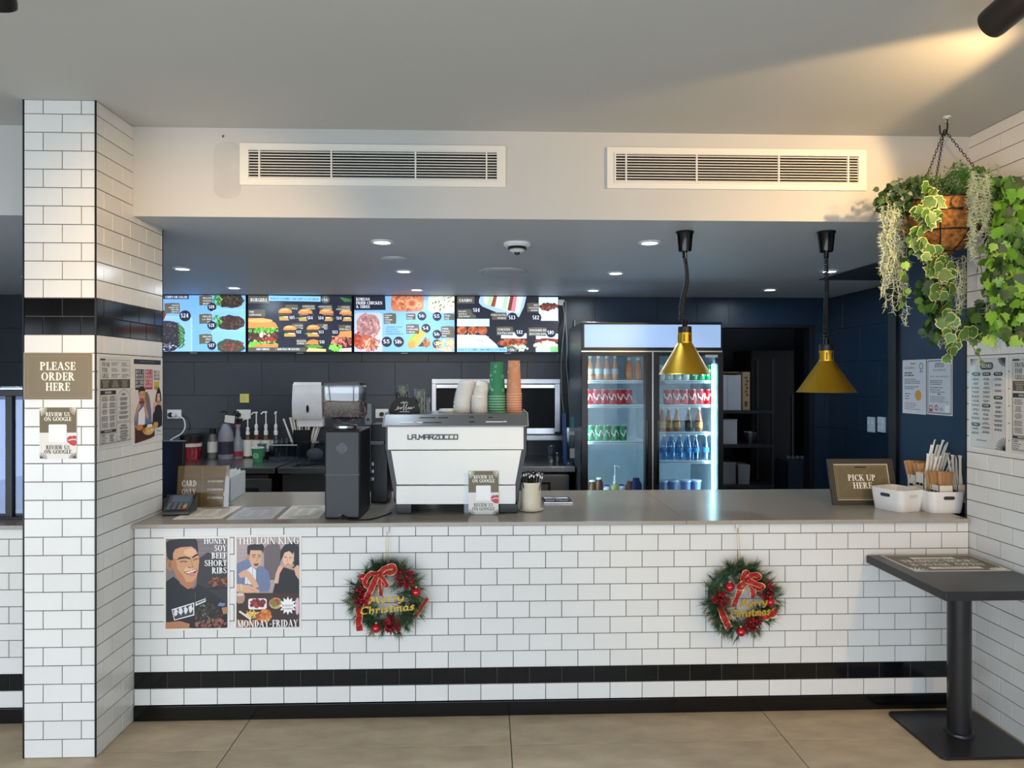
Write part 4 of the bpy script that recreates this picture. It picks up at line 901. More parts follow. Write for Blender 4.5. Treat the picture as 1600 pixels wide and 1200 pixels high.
for n, (x, top, mm, lab) in enumerate(((387,655,(84,60,40),'syrup bottle with white pump, leftmost of four on the bench'),(400.5,645,(96,34,30),'reddish syrup bottle with white pump, second of four on the bench'),(415.5,644,(90,76,54),'syrup bottle with tall white pump, third of four on the bench'),(431,644,(60,52,44),'syrup bottle with white pump beside the white straws'))):
    simple_bottle(x, 715, 681, 14, lab, mat('syrup_%s' % ('amber','red','tan','brown')[n], mm, .2, coat=.5), [(.95,0),(1,.04),(1,.68),(.45,.92),(.42,1)], None, None, LABW, (.08,.78), (681-top-2, WPL), (1,1,1,.2)[n], 'pump_bottle')
p = bp(402.5, 722); s = (p-CAM).length/1100
t = thing('paper_cup', 'single green paper cup on the rear bench in front of the syrups', 'cup', p)
MB().lathe([(6.4*s,0),(8.7*s,21*s),(8.2*s,21*s),(6*s,.6*s),(.0005,.6*s)], n=24).build('cup_body', mat('green_paper', (46,128,88), .6), t)
MB().tube([(8.7*s*math.cos(a), 8.7*s*math.sin(a), 21*s) for a in [6.283*i/24 for i in range(24)]], .7*s, 6, True).build('rolled_rim', WPL, t)
p_ = Pic(10, 10, 8*s, 8*s); p_.stroke(circ(5,5,4,16), 1, (200,225,210), True); p_.stroke([(3,5),(5,6),(7,4)], .9, (200,225,210)); p_.build('round_mark', PRINT, t, front_M(0, -7.9*s, 10*s))
p = bp(409.5, 718); t = thing('clear_cup', 'clear plastic cup just behind the green paper cup', 'cup', (p.x, p.y+.0, p.z)); MB().lathe([(5*s,0),(7*s,24*s),(6.6*s,24*s),(4.7*s,.5*s),(.0005,.5*s)], n=20).build('cup_body', CLEAR, t)
p = bp(422, 718); t = thing('black_jar', 'small black jar with clear lid beside the green cup', 'jar', p); MB().lathe([(6.5*s,0),(7*s,2*s),(7*s,11*s),(5*s,12*s)], n=20).build('body', BLKG, t); MB().lathe([(7*s,12*s),(7*s,16*s),(.0005,17*s)], n=20).build('lid', CLEAR, t)
# red tub with black lid
p = bp(300, 718); t = thing('red_tub', 'glossy red tub with a black lid and white band on the rear bench', 'tub', p); R = 15*s
MB().lathe([(R*.72,0),(R*.78,.01),(R*.95,26*s),(R,27*s)], n=28).build('body', mat('gloss_red', (140,14,26), .15, coat=.7), t); MB().lathe([(R*.925,20*s),(R*.96,25*s)], n=28, cap=False).build('white_band', LABW, t)
MB().lathe([(R*1.12,27*s),(R*1.15,30*s),(R*1.15,36*s),(R*1.0,38*s),(.0005,38*s)], n=28).build('lid', BLK, t)
# clear container with lids, and the straws standing in a black holder
p = bp(448, 719); t = thing('clear_container', 'clear plastic tray box of cup lids at the end of the left bench', 'container', p)
m = MB(); W2, D2, Hh = 20*s, .12, 25*s
for q in ((-W2,W2,-D2,-D2+.004,0,Hh),(-W2,W2,D2-.004,D2,0,Hh),(-W2,-W2+.004,-D2,D2,0,Hh),(W2-.004,W2,-D2,D2,0,Hh),(-W2,W2,-D2,D2,0,.004)): m.box(*q)
m.build('box_walls', CLEAR, t); MB().box(-W2-.004, W2+.004, -D2-.004, -D2+.006, Hh-.008, Hh+.002).build('rim', mat('frosted', (190,194,196), .4, alpha=.7), t)
for i in range(3):
    t = thing('clear_cup', 'small clear portion cup, %s in the plastic box of lids' % ('left one','middle one','right one')[i], 'cup', (p.x-.08+.045*i, p.y-.03, p.z+.005), group='portion cups in the clear box')
    MB().lathe([(.016,.0),(.028,Hh+.04),(.027,Hh+.04),(.015,.002),(.0005,.002)], n=16).build('cup_body', CLEAR, t)
hld = thing('straw_holder', 'black holder behind the clear box holding white wrapped straws', 'holder', (p.x+.09, p.y+.20, p.z))
MB().box(-.075, .075, -.05, -.045, 0, .25).box(-.075, .075, .045, .05, 0, .25).box(-.075, -.07, -.05, .05, 0, .25).box(.07, .075, -.05, .05, 0, .25).box(-.075, .075, -.05, .05, 0, .004).build('body', BLK, hld)
stp = None
R = random.Random(3)
SIDE = ['leftmost in front','second from the left in front','third from the left in front','fourth from the left in front','fifth from the left in front','sixth from the left in front','seventh from the left in front','rightmost in front','leftmost behind','second from the left behind','third from the left behind','fourth from the left behind','fifth from the left behind','sixth from the left behind','seventh from the left behind','rightmost behind']
for i in range(16):
    a = -.34+.68*(i % 8)/7+R.uniform(-.04,.04); loc = (hld.location.x-.05+.1*(i % 8)/7, hld.location.y-.02+.04*(i//8), p.z+.01)
    if stp is None:
        stp = thing('wrapped_straw', 'white wrapped straw in the black holder, leftmost in front', 'straw', loc, group='white wrapped straws on the rear bench'); MB().box(-.007, .007, -.003, .003, 0, .36, b=.002, seg=1).build('wrapper', mat('straw_paper', (222,222,218), .6), stp); q = stp
    else: q = dup(stp, loc, label='white wrapped straw in the black holder, '+SIDE[i])
    q.rotation_euler = (R.uniform(-.08,.04), a, R.uniform(-.5,.5))
p = bp(492, 724); t = thing('clear_container', 'clear food container with a bag inside on the sink bench', 'container', (p.x, p.y, ZB))
m = MB(); W2, D2, Hh = 20*s, .10, 30*s
for q in ((-W2,W2,-D2,-D2+.004,0,Hh),(-W2,W2,D2-.004,D2,0,Hh),(-W2,-W2+.004,-D2,D2,0,Hh),(W2-.004,W2,-D2,D2,0,Hh),(-W2,W2,-D2,D2,0,.004)): m.box(*q)
m.build('box_walls', CLEAR, t); MB().box(-W2-.006, W2+.006, -D2-.006, D2+.006, Hh, Hh+.006).build('lid', CLEAR, t)
MB().ball((0,0,.08), .07, 12, 8, (1,.8,.7)).build('plastic_bag', mat('bag_white', (170,172,174), .4, alpha=.6), t)
# right hand bench: glasses, acrylic holder with teal and blue goods
p = bp(867, 725)
for i in range(3):
    loc = (p.x-.03+(.055 if i == 2 else 0), p.y+(0,.0,.06)[i], ZB+(0,.066,0)[i])
    t = thing('drinking_glass', ('lower clear tumbler of the stack beside the fridge','upper clear tumbler of the stack beside the fridge','clear tumbler behind the stacked ones beside the fridge')[i], 'glass', loc, group='tumblers on the rear bench')
    MB().lathe([(.028,0),(.036,.085 if i != 0 else .085),(.0345,.085),(.026,.006),(.0005,.006)], n=18).build('tumbler', GLASSW, t)
p = bp(893, 724); t = thing('acrylic_holder', 'clear acrylic holder with teal packs beside the fridge', 'holder', p)
m = MB(); 
for q in ((-.04,.04,-.05,-.046,0,.30),(-.04,.04,.046,.05,0,.3),(-.04,-.036,-.05,.05,0,.3),(.036,.04,-.05,.05,0,.3),(-.04,.04,-.05,.05,0,.004)): m.box(*q)
m.build('box_walls', CLEAR, t); MB().box(-.035, .036, -.052, -.0505, .24, .27).build('white_label', LABW, t); MB().box(-.02, .028, -.052, -.0505, .05, .13).build('barcode_label', LABW, t)
tt = thing('teal_pack', 'tall teal pack standing in the acrylic holder', 'pack', (p.x+.008, p.y, p.z+.0045)); MB().box(-.016, .022, -.03, .03, 0, .38, b=.002).build('body', mat('teal_card', (70,150,150), .5), tt)
q = bp(883, 724); tt = thing('blue_board', 'blue plastic board leaning between hatch and acrylic holder', 'board', (q.x, q.y, ZB)); MB().box(-.022, .012, -.012, .012, 0, .42, b=.003, rot=(0,-.02,0)).build('body', mat('blue_plastic', (34,70,130), .4), tt); MB().lathe([(.006,0),(.006,.002)], c=(-.008,-.0125,.39), n=10, M=Matrix.Rotation(math.pi/2,3,'X')).build('hole', BLK, tt)
# switches on the navy side wall
for x0, x1, lab, n in ((1357,1368,'white light switch on the navy wall, left of the pair',2),(1373,1384.5,'white double socket on the navy wall, right of the pair',4)):
    a, b = at_x(x0, 651, XK), at_x(x1, 651, XK); z1, z0 = at_x(x0, 651, XK).z, at_x(x0, 674.5, XK).z; c = ((a.y+b.y)/2); hw = abs(a.y-b.y)/2; hh = (z1-z0)/2
    t = thing('wall_switch', lab, 'switch', (XK, c, (z0+z1)/2)); MB().box(-.012, 0, -hw, hw, -hh, hh, b=.003).build('plate', mat('switch_white', (200,214,226), .4), t)
    for k in range(n): MB().box(-.016, -.011, -hw*.5+(k % 2)*hw-.012, -hw*.5+(k % 2)*hw+.012, (.12 if n == 2 else -.5+.75*(k//2))*hh, (.45 if n == 2 else -.15+.75*(k//2))*hh).build('switch', WPL, t)

# ------------------------------------------------------------------ espresso machine and what stands on it
ZT = .9052
MY = .19
CREAM = mat('machine_white', (226,222,212), .28, var=.015, coat=.2)
c = at_y(712, 803, MY); em = thing('espresso_machine', 'white panelled espresso machine with black sides in the middle of the counter', 'coffee machine', (c.x, MY, ZT))
def E(px, py): q = at_y(px, py, MY); return (q.x-c.x, q.z-ZT)
MB().prism([E(606,666),E(818,665.5),E(818,702),E(606,702.5)], -.012, .03, b=.003).build('upper_panel', CREAM, em)
MB().prism([E(611,704),E(815,703),E(805,757),E(620,757)], -.006, .03, b=.002).build('middle_panel', CREAM, em)
MB().prism([E(619.5,758.5),E(805.5,758),E(805.5,787),E(619.5,787.5)], -.012, .03, b=.003).build('lower_panel', CREAM, em)
MB().prism([E(600,665),E(824,664.5),E(823,702),E(813,757),E(810,787),E(615,788),E(613,757),E(599.5,703)], .03, .46, b=.006).build('body', mat('machine_black', (20,22,26), .35), em)
for x0, x1 in ((619.5,643),(780,809)):
    for dy in (.0, .36): a, b = E(x0,788), E(x1,788); MB().box(a[0], b[0], dy-.0, dy+.07, .0, a[1], b=.004).build('foot', BLK, em)
a, b = E(600,665), E(824,664.5); zt = a[1]
MB().prism([(-.022, zt+.002), (.045, zt+.052), (.46, zt+.052), (.46, zt-.004), (-.022, zt-.006)], a[0], b[0], 'yz', b=.002).build('cup_tray', mat('tray_grey', (112,113,113), .35, metal=.3), em)
for k, xx in enumerate((a[0]-.003, b[0]+.003)):
    MB().prism([(-.026, zt-.004), (.043, zt+.060), (.46, zt+.060), (.46, zt+.048), (.05, zt+.048), (-.015, zt-.004)], xx-.003, xx+.003, 'yz').build('tray_rail', mat('rail_chrome', (220,220,220), .2, metal=.8), em)
# slots along the sloping tray face
for x0, x1, u in ((625,646,.25),(652,660,.25),(662,690,.25),(655,680,.7),(684,700,.7),(733,741,.3),(733,740,.75),(759,785,.3),(763,770,.7),(786,792,.32)):
    q0, q1 = E(x0,660)[0], E(x1,660)[0]; yy, z_ = -.022+.067*u, zt+.002+.05*u
    MB().box(q0, q1, yy-.003, yy+.003, z_-.0005, z_+.0015, rot=(math.atan2(.05,.067),0,0)).build('tray_slot', mat('slot_dark', (30,30,32), .5) if (x0+int(u*10)) % 3 else WPL, em)
# raised maker's lettering, rounded square strokes
LT = mat('letter_black', (16,16,18), .35)
STK = {'L': [[(0,1),(0,0),(.8,0)]], 'A': [[(0,0),(0,1),(.75,1),(.75,0)],[(0,.45),(.75,.45)]], 'M': [[(0,0),(0,1),(.45,.3),(.9,1),(.9,0)]], 'R': [[(0,0),(0,1),(.75,1),(.75,.5),(0,.5)],[(.3,.5),(.75,0)]],
       'Z': [[(0,1),(.8,1),(0,0),(.85,0)]], 'O': [[(0,0),(0,1),(.75,1),(.75,0),(0,0)]], 'C': [[(.75,1),(0,1),(0,0),(.8,0)]], '_': [[(0,0),(.35,0)]]}
q0, q1 = E(638,686), E(717,679); adv = {'L':.85,'A':1.0,'M':1.15,'R':1.0,'Z':1.0,'O':1.0,'C':1.0,'_':.45}
s_ = 'LA_MARZOCCO'; tot = sum(adv[k] for k in s_); sx = (q1[0]-q0[0])/tot; sz = q1[1]-q0[1]
m = MB(); x = 0; lj = 0
for ch in s_:
    for st in STK[ch]:
        for (u0,v0),(u1,v1) in zip(st, st[1:]):
            L = math.hypot((u1-u0)*sx, (v1-v0)*sz); an = math.atan2((v1-v0)*sz, (u1-u0)*sx); mx, mz = q0[0]+(x+(u0+u1)/2)*sx, q0[1]+(v0+v1)/2*sz
            lj += 3e-5; m.box(mx-L/2-.002, mx+L/2+.002, -.0165-lj, -.0118, mz-.0024, mz+.0024, rot=(0,-an,0))
    x += adv[ch]
m.build('lettering', LT, em)
wire0 = [at_z(x, y, ZT+.006) for x, y in ((545,811),(575,812.5),(590,809),(605,803),(618,795),(640,793),(700,792),(760,790))]
wire0[0] += Vector((0,-.0,.02))
ZS = ZT+zt+.0525           # top of the cup tray
YC = .42
def on_machine(px, y=YC): return (at_y(px, 640, y).x, y, ZS)
sY = (YC-CAM.y)/1100       # metres per pixel at the cups
def lid_stack(px, n, r, lab, first, lean=0, z0=0):
    for i in range(n):
        loc = (at_y(px, 640, YC).x+lean*i*i/n*.0012+random.uniform(-.0012,.0012), YC, ZS+z0+i*.0066); l = lab % (i+1, '' )
        if first[0] is None:
            t = thing('cup_lid', l, 'lid', loc, group='white cup lids on the espresso machine'); first[0] = t
            MB().lathe([(r*.97,0),(r*1.02,.0008),(r*1.02,.003),(r*.92,.0036),(r*.88,.0125),(r*.3,.0125),(.0005,.0118)], n=22).build('lid_body', mat('lid_white', (226,222,214), .45), t)
        else: q = dup(first[0], loc, label=l); q.rotation_euler = (random.uniform(-.02,.02), random.uniform(-.02,.02)+.004*lean, 0)
def nth(i): return '%d%s' % (i, {1:'st',2:'nd',3:'rd'}.get(i if i < 20 else i % 10, 'th'))
first = [None]
class _L:
    def __init__(s, f): s.f = f
    def __mod__(s, a): return s.f % nth(a[0])
lid_stack(699, 2, 14*sY, _L('white cup lid, %s up in the short pile at the left of the cups'), first)
lid_stack(722, 24, 15*sY, _L('white cup lid, %s up in the tall leaning stack of lids'), first, 1.0)
lid_stack(749, 13, 13.3*sY, _L('white cup lid, %s up in the stack beside the green cups'), first)
fd = None
for i in range(5):
    loc = (at_y(750, 640, YC).x+.002*i, YC+.002*i, ZS+13*.0066+.004+i*.011); l = 'white domed lid, %s up on top of the stack beside the green cups' % nth(i+1)
    if fd is None:
        fd = thing('dome_lid', l, 'lid', loc, group='domed lids on the espresso machine'); MB().lathe([(12.5*sY,0),(13*sY,.003),(12*sY,.006),(9*sY,.03),(6*sY,.034),(.0005,.034)], n=20).build('lid_body', mat('lid_white'), fd)
    else: q = dup(fd, loc, label=l); q.rotation_euler = (.0, .06*i, 0)
def cups(px, n, wt, wb, H, step, m, rimm, colr, deco, seed):
    """nested paper cups standing upside down: the rims show at the foot, the top cup shows its whole side"""
    P = None; x = at_y(px, 640, YC).x
    for i in range(n):
        l = '%s paper cup, %s up in the upside-down stack on the espresso machine' % (colr, nth(i+1)) if i < n-1 else '%s paper cup on the very top of the upside-down stack, base upward' % colr
        loc = (x, YC, ZS+i*step)
        if P is None:
            P = thing('paper_cup', l, 'cup', loc, group=colr+' paper cups on the espresso machine')
            MB().lathe([(wb*.98,.0),(wt,H),(wt-.004,H),(wt-.004,H-.006),(.0005,H-.006)], n=26).build('cup_body', m, P)
            MB().tube([(wb*math.cos(a), wb*math.sin(a), .003) for a in [6.283*k/26 for k in range(26)]], .0032, 6, True).build('rolled_rim', rimm, P)
        else: P2 = dup(P, loc, label=l)
    # printed flowers and writing on the top cup's side
    R = random.Random(seed); r_ = (wt+wb)/2; m2 = MB()
    for k in range(9):
        an = R.uniform(-1.1, 1.1); zz_ = (n-1)*step+H*R.uniform(.12, .92); f = (zz_-(n-1)*step)/H; rr_ = wb*.98*(1-f)+wt*f+.0007
        rad = R.uniform(.004, .009)
        pts = [(rr_*math.sin(an+rad/rr_*math.cos(q)*R.uniform(.7,1)), -rr_*math.cos(an+rad/rr_*math.cos(q)), zz_+rad*math.sin(q)) for q in [6.283*j/9 for j in range(9)]]
        m2.tube(pts, .0008, 4, True)
    tp = P2; m2.build('printed_flowers', deco, P2).location = (0, 0, -(n-1)*step)
cups(776.5, 7, 10*sY, 13.2*sY, 54*sY, 4.1*sY, mat('green_paper'), mat('green_rim', (150,190,160), .6), 'green', mat('cup_print', (206,226,212), .6), 4)
cups(803, 8, 9.2*sY, 12.0*sY, 53*sY, 4.0*sY, mat('peach_paper', (206,142,106), .6), mat('peach_rim', (220,170,140), .6), 'peach orange', mat('cup_print_pale', (240,220,205), .6), 5)
# round chalk sign
p = on_machine(632, .30); t = thing('round_sign', 'round black chalk sign reading coffee on top of the espresso machine', 'sign', (p[0], .31, ZS)); rs_ = 24*(.31-CAM.y)/1100
MB().lathe([(rs_-.002,-.004),(rs_,-.002),(rs_,.002),(rs_-.002,.004)], c=(0,0,.008), n=40, M=Matrix.Rotation(math.pi/2,3,'X')).build('disc', mat('chalk_black', (34,33,32), .7), t)
pc = Pic(100, 50, rs_*2, rs_); ch_ = (206,204,200)
pc.text('vibin.', 50, 22, 8, ch_, 'sans', w=26, rot=-4)
pc.stroke([(18,44),(27,40),(32,33),(27,33),(26,39),(31,40),(37,35),(40,36),(40,40),(36,40),(37,35),(42,36),(47,30),(51,24),(48,26),(46,45),(49,40),(51,36),(56,30),(59,24),(56,27),(54,45),(58,40),(61,37),(65,37),(64,34),(61,36),(62,40),(68,38),(72,36),(71,33),(68,36),(70,40),(76,36),(82,33)], 1.3, ch_)
pc.lines(24, 47.5, 54, 1, 3, ch_, 2.4); pc.build('chalk_writing', PRINT, t, front_M(0, -.0046, .008+rs_/2))
MB().box(-.04, .04, -.01, .012, 0, .006).build('foot', BLK, t)
for i, (px, dy, z0) in enumerate(((629,.10,.0),(629,.10,.068),(655,.02,0),(655,.02,.045),(664,.09,0))):
    p = on_machine(px, .36+dy); t = thing('drinking_glass', ('bottom clear tumbler hidden behind the round chalk sign','upper clear tumbler peeping over the round chalk sign','bottom clear tumbler right of the round chalk sign','top clear tumbler right of the round chalk sign','clear tumbler at the right end of the upturned glasses')[i], 'glass', (p[0], p[1], ZS+z0), group='upturned tumblers on the espresso machine')
    MB().lathe([(.037,.0),(.031,.075),(.028,.08),(.0005,.08)], n=18).lathe([(.0345,.0),(.0285,.07),(.0005,.07)], n=18).build('tumbler', GLASSW, t)
# ------------------------------------------------------------------ coffee grinder
GB = mat('grinder_black', (27,29,33), .42, var=.08)
a, b = at_z(508, 811.5, ZT), at_z(561, 811.5, ZT); gy = a.y; gc = (a.x+b.x)/2; gw = (b.x-a.x)/2
g = thing('coffee_grinder', 'tall black coffee grinder with a clear hopper of beans', 'grinder', (gc, gy, ZT)); gh = at_y(535, 673, gy).z-ZT
MB().box(-gw-.003, gw+.003, 0, .30, 0, gh, b=.010, seg=3).build('body', GB, g)
zj = at_y(535, 742, gy).z-ZT
MB().box(-gw-.0035, gw+.0035, -.0006, .3, zj-.001, zj+.001).build('seam', BLKG, g)
for i, (x, h0, h1) in enumerate(((527,697,704),(530,694,707),(533,692,709),(536,692,709),(539,694,707),(541.5,697,704))):
    q0, q1 = at_y(x, h1, gy), at_y(x, h0, gy); MB().box(q0.x-gc-.0018, q0.x-gc+.0018, -.0012, .002, q0.z-ZT, q1.z-ZT).build('vent_slot', BLKG, g)
sg = (gy+.14-CAM.y)/1100; hb = lambda py: at_y(540, py, gy+.14).z-ZT; hx = at_y(539.5, 640, gy+.14).x-gc; hr = 30*sg
MB().lathe([(.04,gh),(.058,gh+.004),(.058,gh+.016),(.05,gh+.02)], c=(hx,.14,0), n=28).build('collar', STEEL, g)
MB().lathe([(.02,gh+.02),(.022,hb(659)),(hr*.82,hb(653)),(.0005,hb(653))], c=(hx,.14,0), n=24).build('neck', CLEAR, g)
def sq(r, z, rr=.02): return [(hx+x, .14+y, z) for x, y in rrect(-r, -r*.9, r, r*.9, rr, 4)]
ho = MB().loft([sq(hr*.9, hb(653)), sq(hr, hb(648)), sq(hr, hb(602))], (True, False)).build('hopper', CLEAR, g)
MB().loft([sq(hr*1.04, hb(602)), sq(hr*1.06, hb(600)), sq(hr*1.04, hb(597))]).build('hopper_lid', mat('smoke_lid', (40,44,50), .3), g)
BEAN = mat('coffee_bean', (44,30,30), .4, var=.4, scale=60)
MB().loft([sq(hr*.86, hb(652.5)), sq(hr*.96, hb(648)), sq(hr*.96, hb(627))]).build('bean_mass', BEAN, g)
m = MB(); R = random.Random(8)
for i in range(420):
    sx_ = R.choice((-1, 0, 0, 1)); u = R.uniform(-.95, .95)*hr*.95
    x, y = (u, -hr*.9*.965) if sx_ == 0 else (sx_*hr*.965, u*.9)
    if i % 4 == 0: x, y, z = R.uniform(-.9,.9)*hr, R.uniform(-.8,.8)*hr, hb(627)
    else: z = R.uniform(hb(650), hb(627))
    m.ball((hx+x, .14+y, z), .0042, 6, 4, (1.2, .7, .9))
m.build('beans', mat('bean_light', (92,74,80), .35, var=.5, scale=90), g, kind='stuff')
MB().lathe([(.013,0),(.013,.004)], c=(at_y(532,806,gy).x-gc, 0, .016), n=16, M=Matrix.Rotation(math.pi/2,3,'X')).build('cable_socket', BLKG, g)
MB().tube([q-g.location for q in spline([at_y(533,806,gy-.012), at_z(545,811.5,ZT+.004), at_z(562,812,ZT+.004), at_z(580,811,ZT+.004), at_z(597,806.5,ZT+.004), at_z(611,801,ZT+.004)], 8)], .0035, 8).build('power_cord', BLK, g)
# black unit squeezed between grinder and machine
p = at_z(592, 789, ZT); t = thing('knock_box', 'black unit with grey handle squeezed between coffee grinder and espresso machine', 'appliance', (p.x-.008, p.y+.06, ZT))
MB().box(-.045, .045, 0, .16, 0, at_y(592,664,p.y).z-ZT, b=.006).build('body', mat('unit_black', (14,16,20), .4), t)
zh = at_y(592,693,p.y).z-ZT; MB().box(-.048, .03, -.03, .0, zh-.010, zh+.008, b=.003).build('handle', mat('handle_grey', (112,116,120), .4), t)
for z_ in (.12, .16, .2): MB().box(-.047, -.028, -.012, 0, z_, z_+.02, b=.002).build('button', STEEL, t)
p = at_y(577, 646, YW); t = thing('isolator_box', 'grey metal isolator box on the back wall right of the bean hopper', 'box', (p.x, YW, p.z)); MB().box(-.03, .03, -.06, 0, -.1, .09, b=.005).build('case', mat('case_grey', (116,124,132), .4), t); MB().lathe([(.012,0),(.012,.012)], c=(-.0,-.06,-.05), n=14, M=Matrix.Rotation(math.pi/2,3,'X')).build('knob', BLK, t)
# ------------------------------------------------------------------ card terminal, card only sign, paper box, menus
p = at_z(274, 806, ZT); t = thing('card_terminal', 'black card payment terminal with coloured keys at the left end of the counter', 'card reader', (p.x, p.y, ZT), rz=.12)
sc_ = (p-CAM).length/1100
m = MB(); w2 = 17.5*sc_; m.prism([(0,0),(.0,.024),(.13,.080),(.160,.075),(.15,0)], -w2, w2, 'yz', b=.006); m.build('body', mat('terminal_black', (26,28,31), .35), t)
MB().box(-w2-.002, w2+.002, -.006, .13, .004, .018, b=.004).build('bumper', mat('terminal_grey', (64,66,70), .35), t)
n_ = Vector((0,-.056,.13)).normalized(); up_ = Vector((0,.13,.056)).normalized(); O_ = Vector((0,0,.0245))
def onface(u, v): return O_+up_*v+Vector((u,0,0))
def padbox(u0, u1, v0, v1, h, m_, nm, par):
    k = MB(); A = [onface(u0,v0),onface(u1,v0),onface(u1,v1),onface(u0,v1)]; k.loft([[q-n_*.001 for q in A],[q+n_*h for q in A]]); return k.build(nm, m_, par)
padbox(-w2*.72, w2*.78, .075, .138, .0012, mat('terminal_screen', (92,104,120), .1, coat=.6), 'screen', t)
KEY = mat('key_grey', (92,96,100), .5); KC = [mat('key_red', (190,70,50), .5), mat('key_yellow', (206,150,50), .5), mat('key_green', (120,150,70), .5)]
for r in range(4):
    for q in range(4):
        u0 = -w2*.76+q*w2*.4; v0 = .012+r*.0145; padbox(u0, u0+w2*.28, v0, v0+.010, .003, KC[min(r,2)] if q == 3 and r < 3 else KEY, 'key', t)
MB().tube(spline([(-w2*.6,.15,.04),(-w2*1.1,.2,.05),(-w2*1.3,.26,.06),(-w2*.6,.30,.05),(-w2*.2,.24,.01)], 8), .0035, 8).build('cord', BLK, t)
# slanted acrylic sign
a, b = at_z(275, 793, ZT), at_z(356, 793, ZT); t = thing('card_only_sign', 'olive card only sign in a clear acrylic stand beside the card terminal', 'sign', ((a.x+b.x)/2, a.y, ZT)); w2 = (b.x-a.x)/2; hh = (793-729)*(a.y+.02-CAM.y)/1100
R_ = Matrix.Rotation(-.10, 4, 'X'); 
def tilt(z, y=0): v = R_@Vector((0, y, z)); return v
ACRY = glassmat('acrylic_sheet', (244,246,248), .02, .03)
MB().box(-w2, w2, -.0035, -.0015, .001, hh, rot=(-.10,0,0), ctr=(0,0,0)).build('front_sheet', ACRY, t)
MB().box(-w2, w2, .0035, .0050, .001, hh, rot=(-.10,0,0), ctr=(0,0,0)).box(-w2, w2, -.03, .07, 0, .002).build('acrylic_back', ACRY, t)
OL = (124,98,56)
pc = Pic(340, 250, w2*2-.006, hh-.006, OL); pc.ox, pc.oy = 290, 115
cr_ = (250,240,222); dk = (60,50,34)
pc.text('CARD', 367, 240, 36, cr_, w=100); pc.text('ONLY', 367, 291, 36, cr_, w=95); pc.stroke([(452,125),(452,365)], 3, (150,132,96)); pc.stroke([(441,125),(441,365)], 2, (90,76,50))
for i, (t1, t2) in enumerate((('VISA & EFTPOS', 'NO SURCHARGE'), ('MASTERCARD', '1.5% SURCHARGE'), ('AMEX', '2.5% SURCHARGE'))):
    y = 199+i*50; pc.text(t1, 541, y, 13, dk, w=(110,110,40)[i]); pc.text(t2, 541, y+17, 12, cr_, w=104)
pc.stroke([(600,275),(600,300)], 3, cr_); pc.stroke([(300,125),(620,125),(620,355),(300,355)], 2, (134,117,84), True)
pc.build('printed_card', PRINT, t, Matrix.Translation(tilt(hh/2, .0)) @ frame_M((0,0,0), (1,0,0), R_@Vector((0,0,1))))
a = at_z(359, 785, ZT); b = at_z(383, 770, ZT); d_ = (b-a); an = math.atan2(d_.y, d_.x)
t = thing('paper_box', 'white open box of till papers behind the card only sign', 'box', a+Vector((0,.005,0)), rz=an)
m = MB(); L = d_.length; hh2 = at_y(359, 747, a.y).z-ZT
for q in ((0,L,0,.004,0,hh2),(0,L,.13,.134,0,hh2),(0,.004,0,.134,0,hh2),(L-.004,L,0,.134,0,hh2),(0,L,0,.134,0,.004)): m.box(*q)
m.build('box_walls', mat('box_grey_white', (204,206,208), .5), t)
for i in range(4): MB().box(.01, L-.012, .02+i*.024, .022+i*.024, .005, hh2+.012+.004*(i % 2), rot=(.05*(i-1.5),0,0)).build('paper_slip', mat('paper_white', (236,234,228), .7), t)
def sheet(C, lab, seed, tone=(226,222,212), z=ZT):
    """a printed menu sheet lying on the stone; C are its corners front-left, front-right, back-right, back-left"""
    P = [at_z(x, y, z+.001) for x, y in C]; ctr = sum(P, Vector())/4; xd = ((P[1]-P[0])+(P[2]-P[3]))/2; W = xd.length; xd.normalize()
    yd = Vector((-xd.y, xd.x, 0)); H = abs(((P[3]-P[0]+P[2]-P[1])/2).dot(yd)); sk = ((P[3]-P[0]+P[2]-P[1])/2).dot(xd)
    an = math.atan2(-sk, H); yd = (yd*H+xd*sk).normalized()
    xd2 = Vector((yd.y, -yd.x, 0)); H2 = math.hypot(H, sk)
    t = thing('menu_sheet', lab, 'paper', (ctr.x, ctr.y, z+.0005)); pc = Pic(300, 210, W*.97, H2, tone); R = random.Random(seed); ink = (96,90,80)
    pc.rect(60, 34, 180, 9, ink); pc.rect(20, 10, 240, 16, tuple(v-26 for v in tone)); pc.lines(24, 12, 230, 2, 7, ink, 3, seed=seed)
    for k in range(3): pc.lines(20+k*92, 56, 74, 12, 9, (140,134,122), 3.4, seed=seed+k)
    pc.rect(20, 168, 250, 3, ink); pc.lines(24, 176, 240, 3, 8, (130,124,112), 3, seed=seed+9)
    o = pc.build('print', PRINT, t, frame_M((0,0,.0014), xd2, yd), eps=2e-5)
    k = MB(); q = [xd2*(s1*W*.485)+yd*(s2*H2/2) for s1, s2 in ((-1,-1),(1,-1),(1,1),(-1,1))]; k.loft([[v+Vector((0,0,0)) for v in q],[v+Vector((0,0,.0012)) for v in q]]); k.build('paper', mat('paper_cream', tone, .8) if tone[0] > 210 else mat('paper_grey', tone, .8), t)
sheet(((273,809),(344,813),(376,792),(312,791)), 'white printed menu sheet on the counter nearest the card terminal', 3)
sheet(((352,811.5),(427,811.5),(446,792.5),(384,792)), 'greyish laminated menu sheet in the middle of the three on the counter', 4, (190,190,192))
sheet(((431,810),(501,811),(514,790),(460,789.5)), 'white printed menu sheet on the counter next to the coffee grinder', 5)
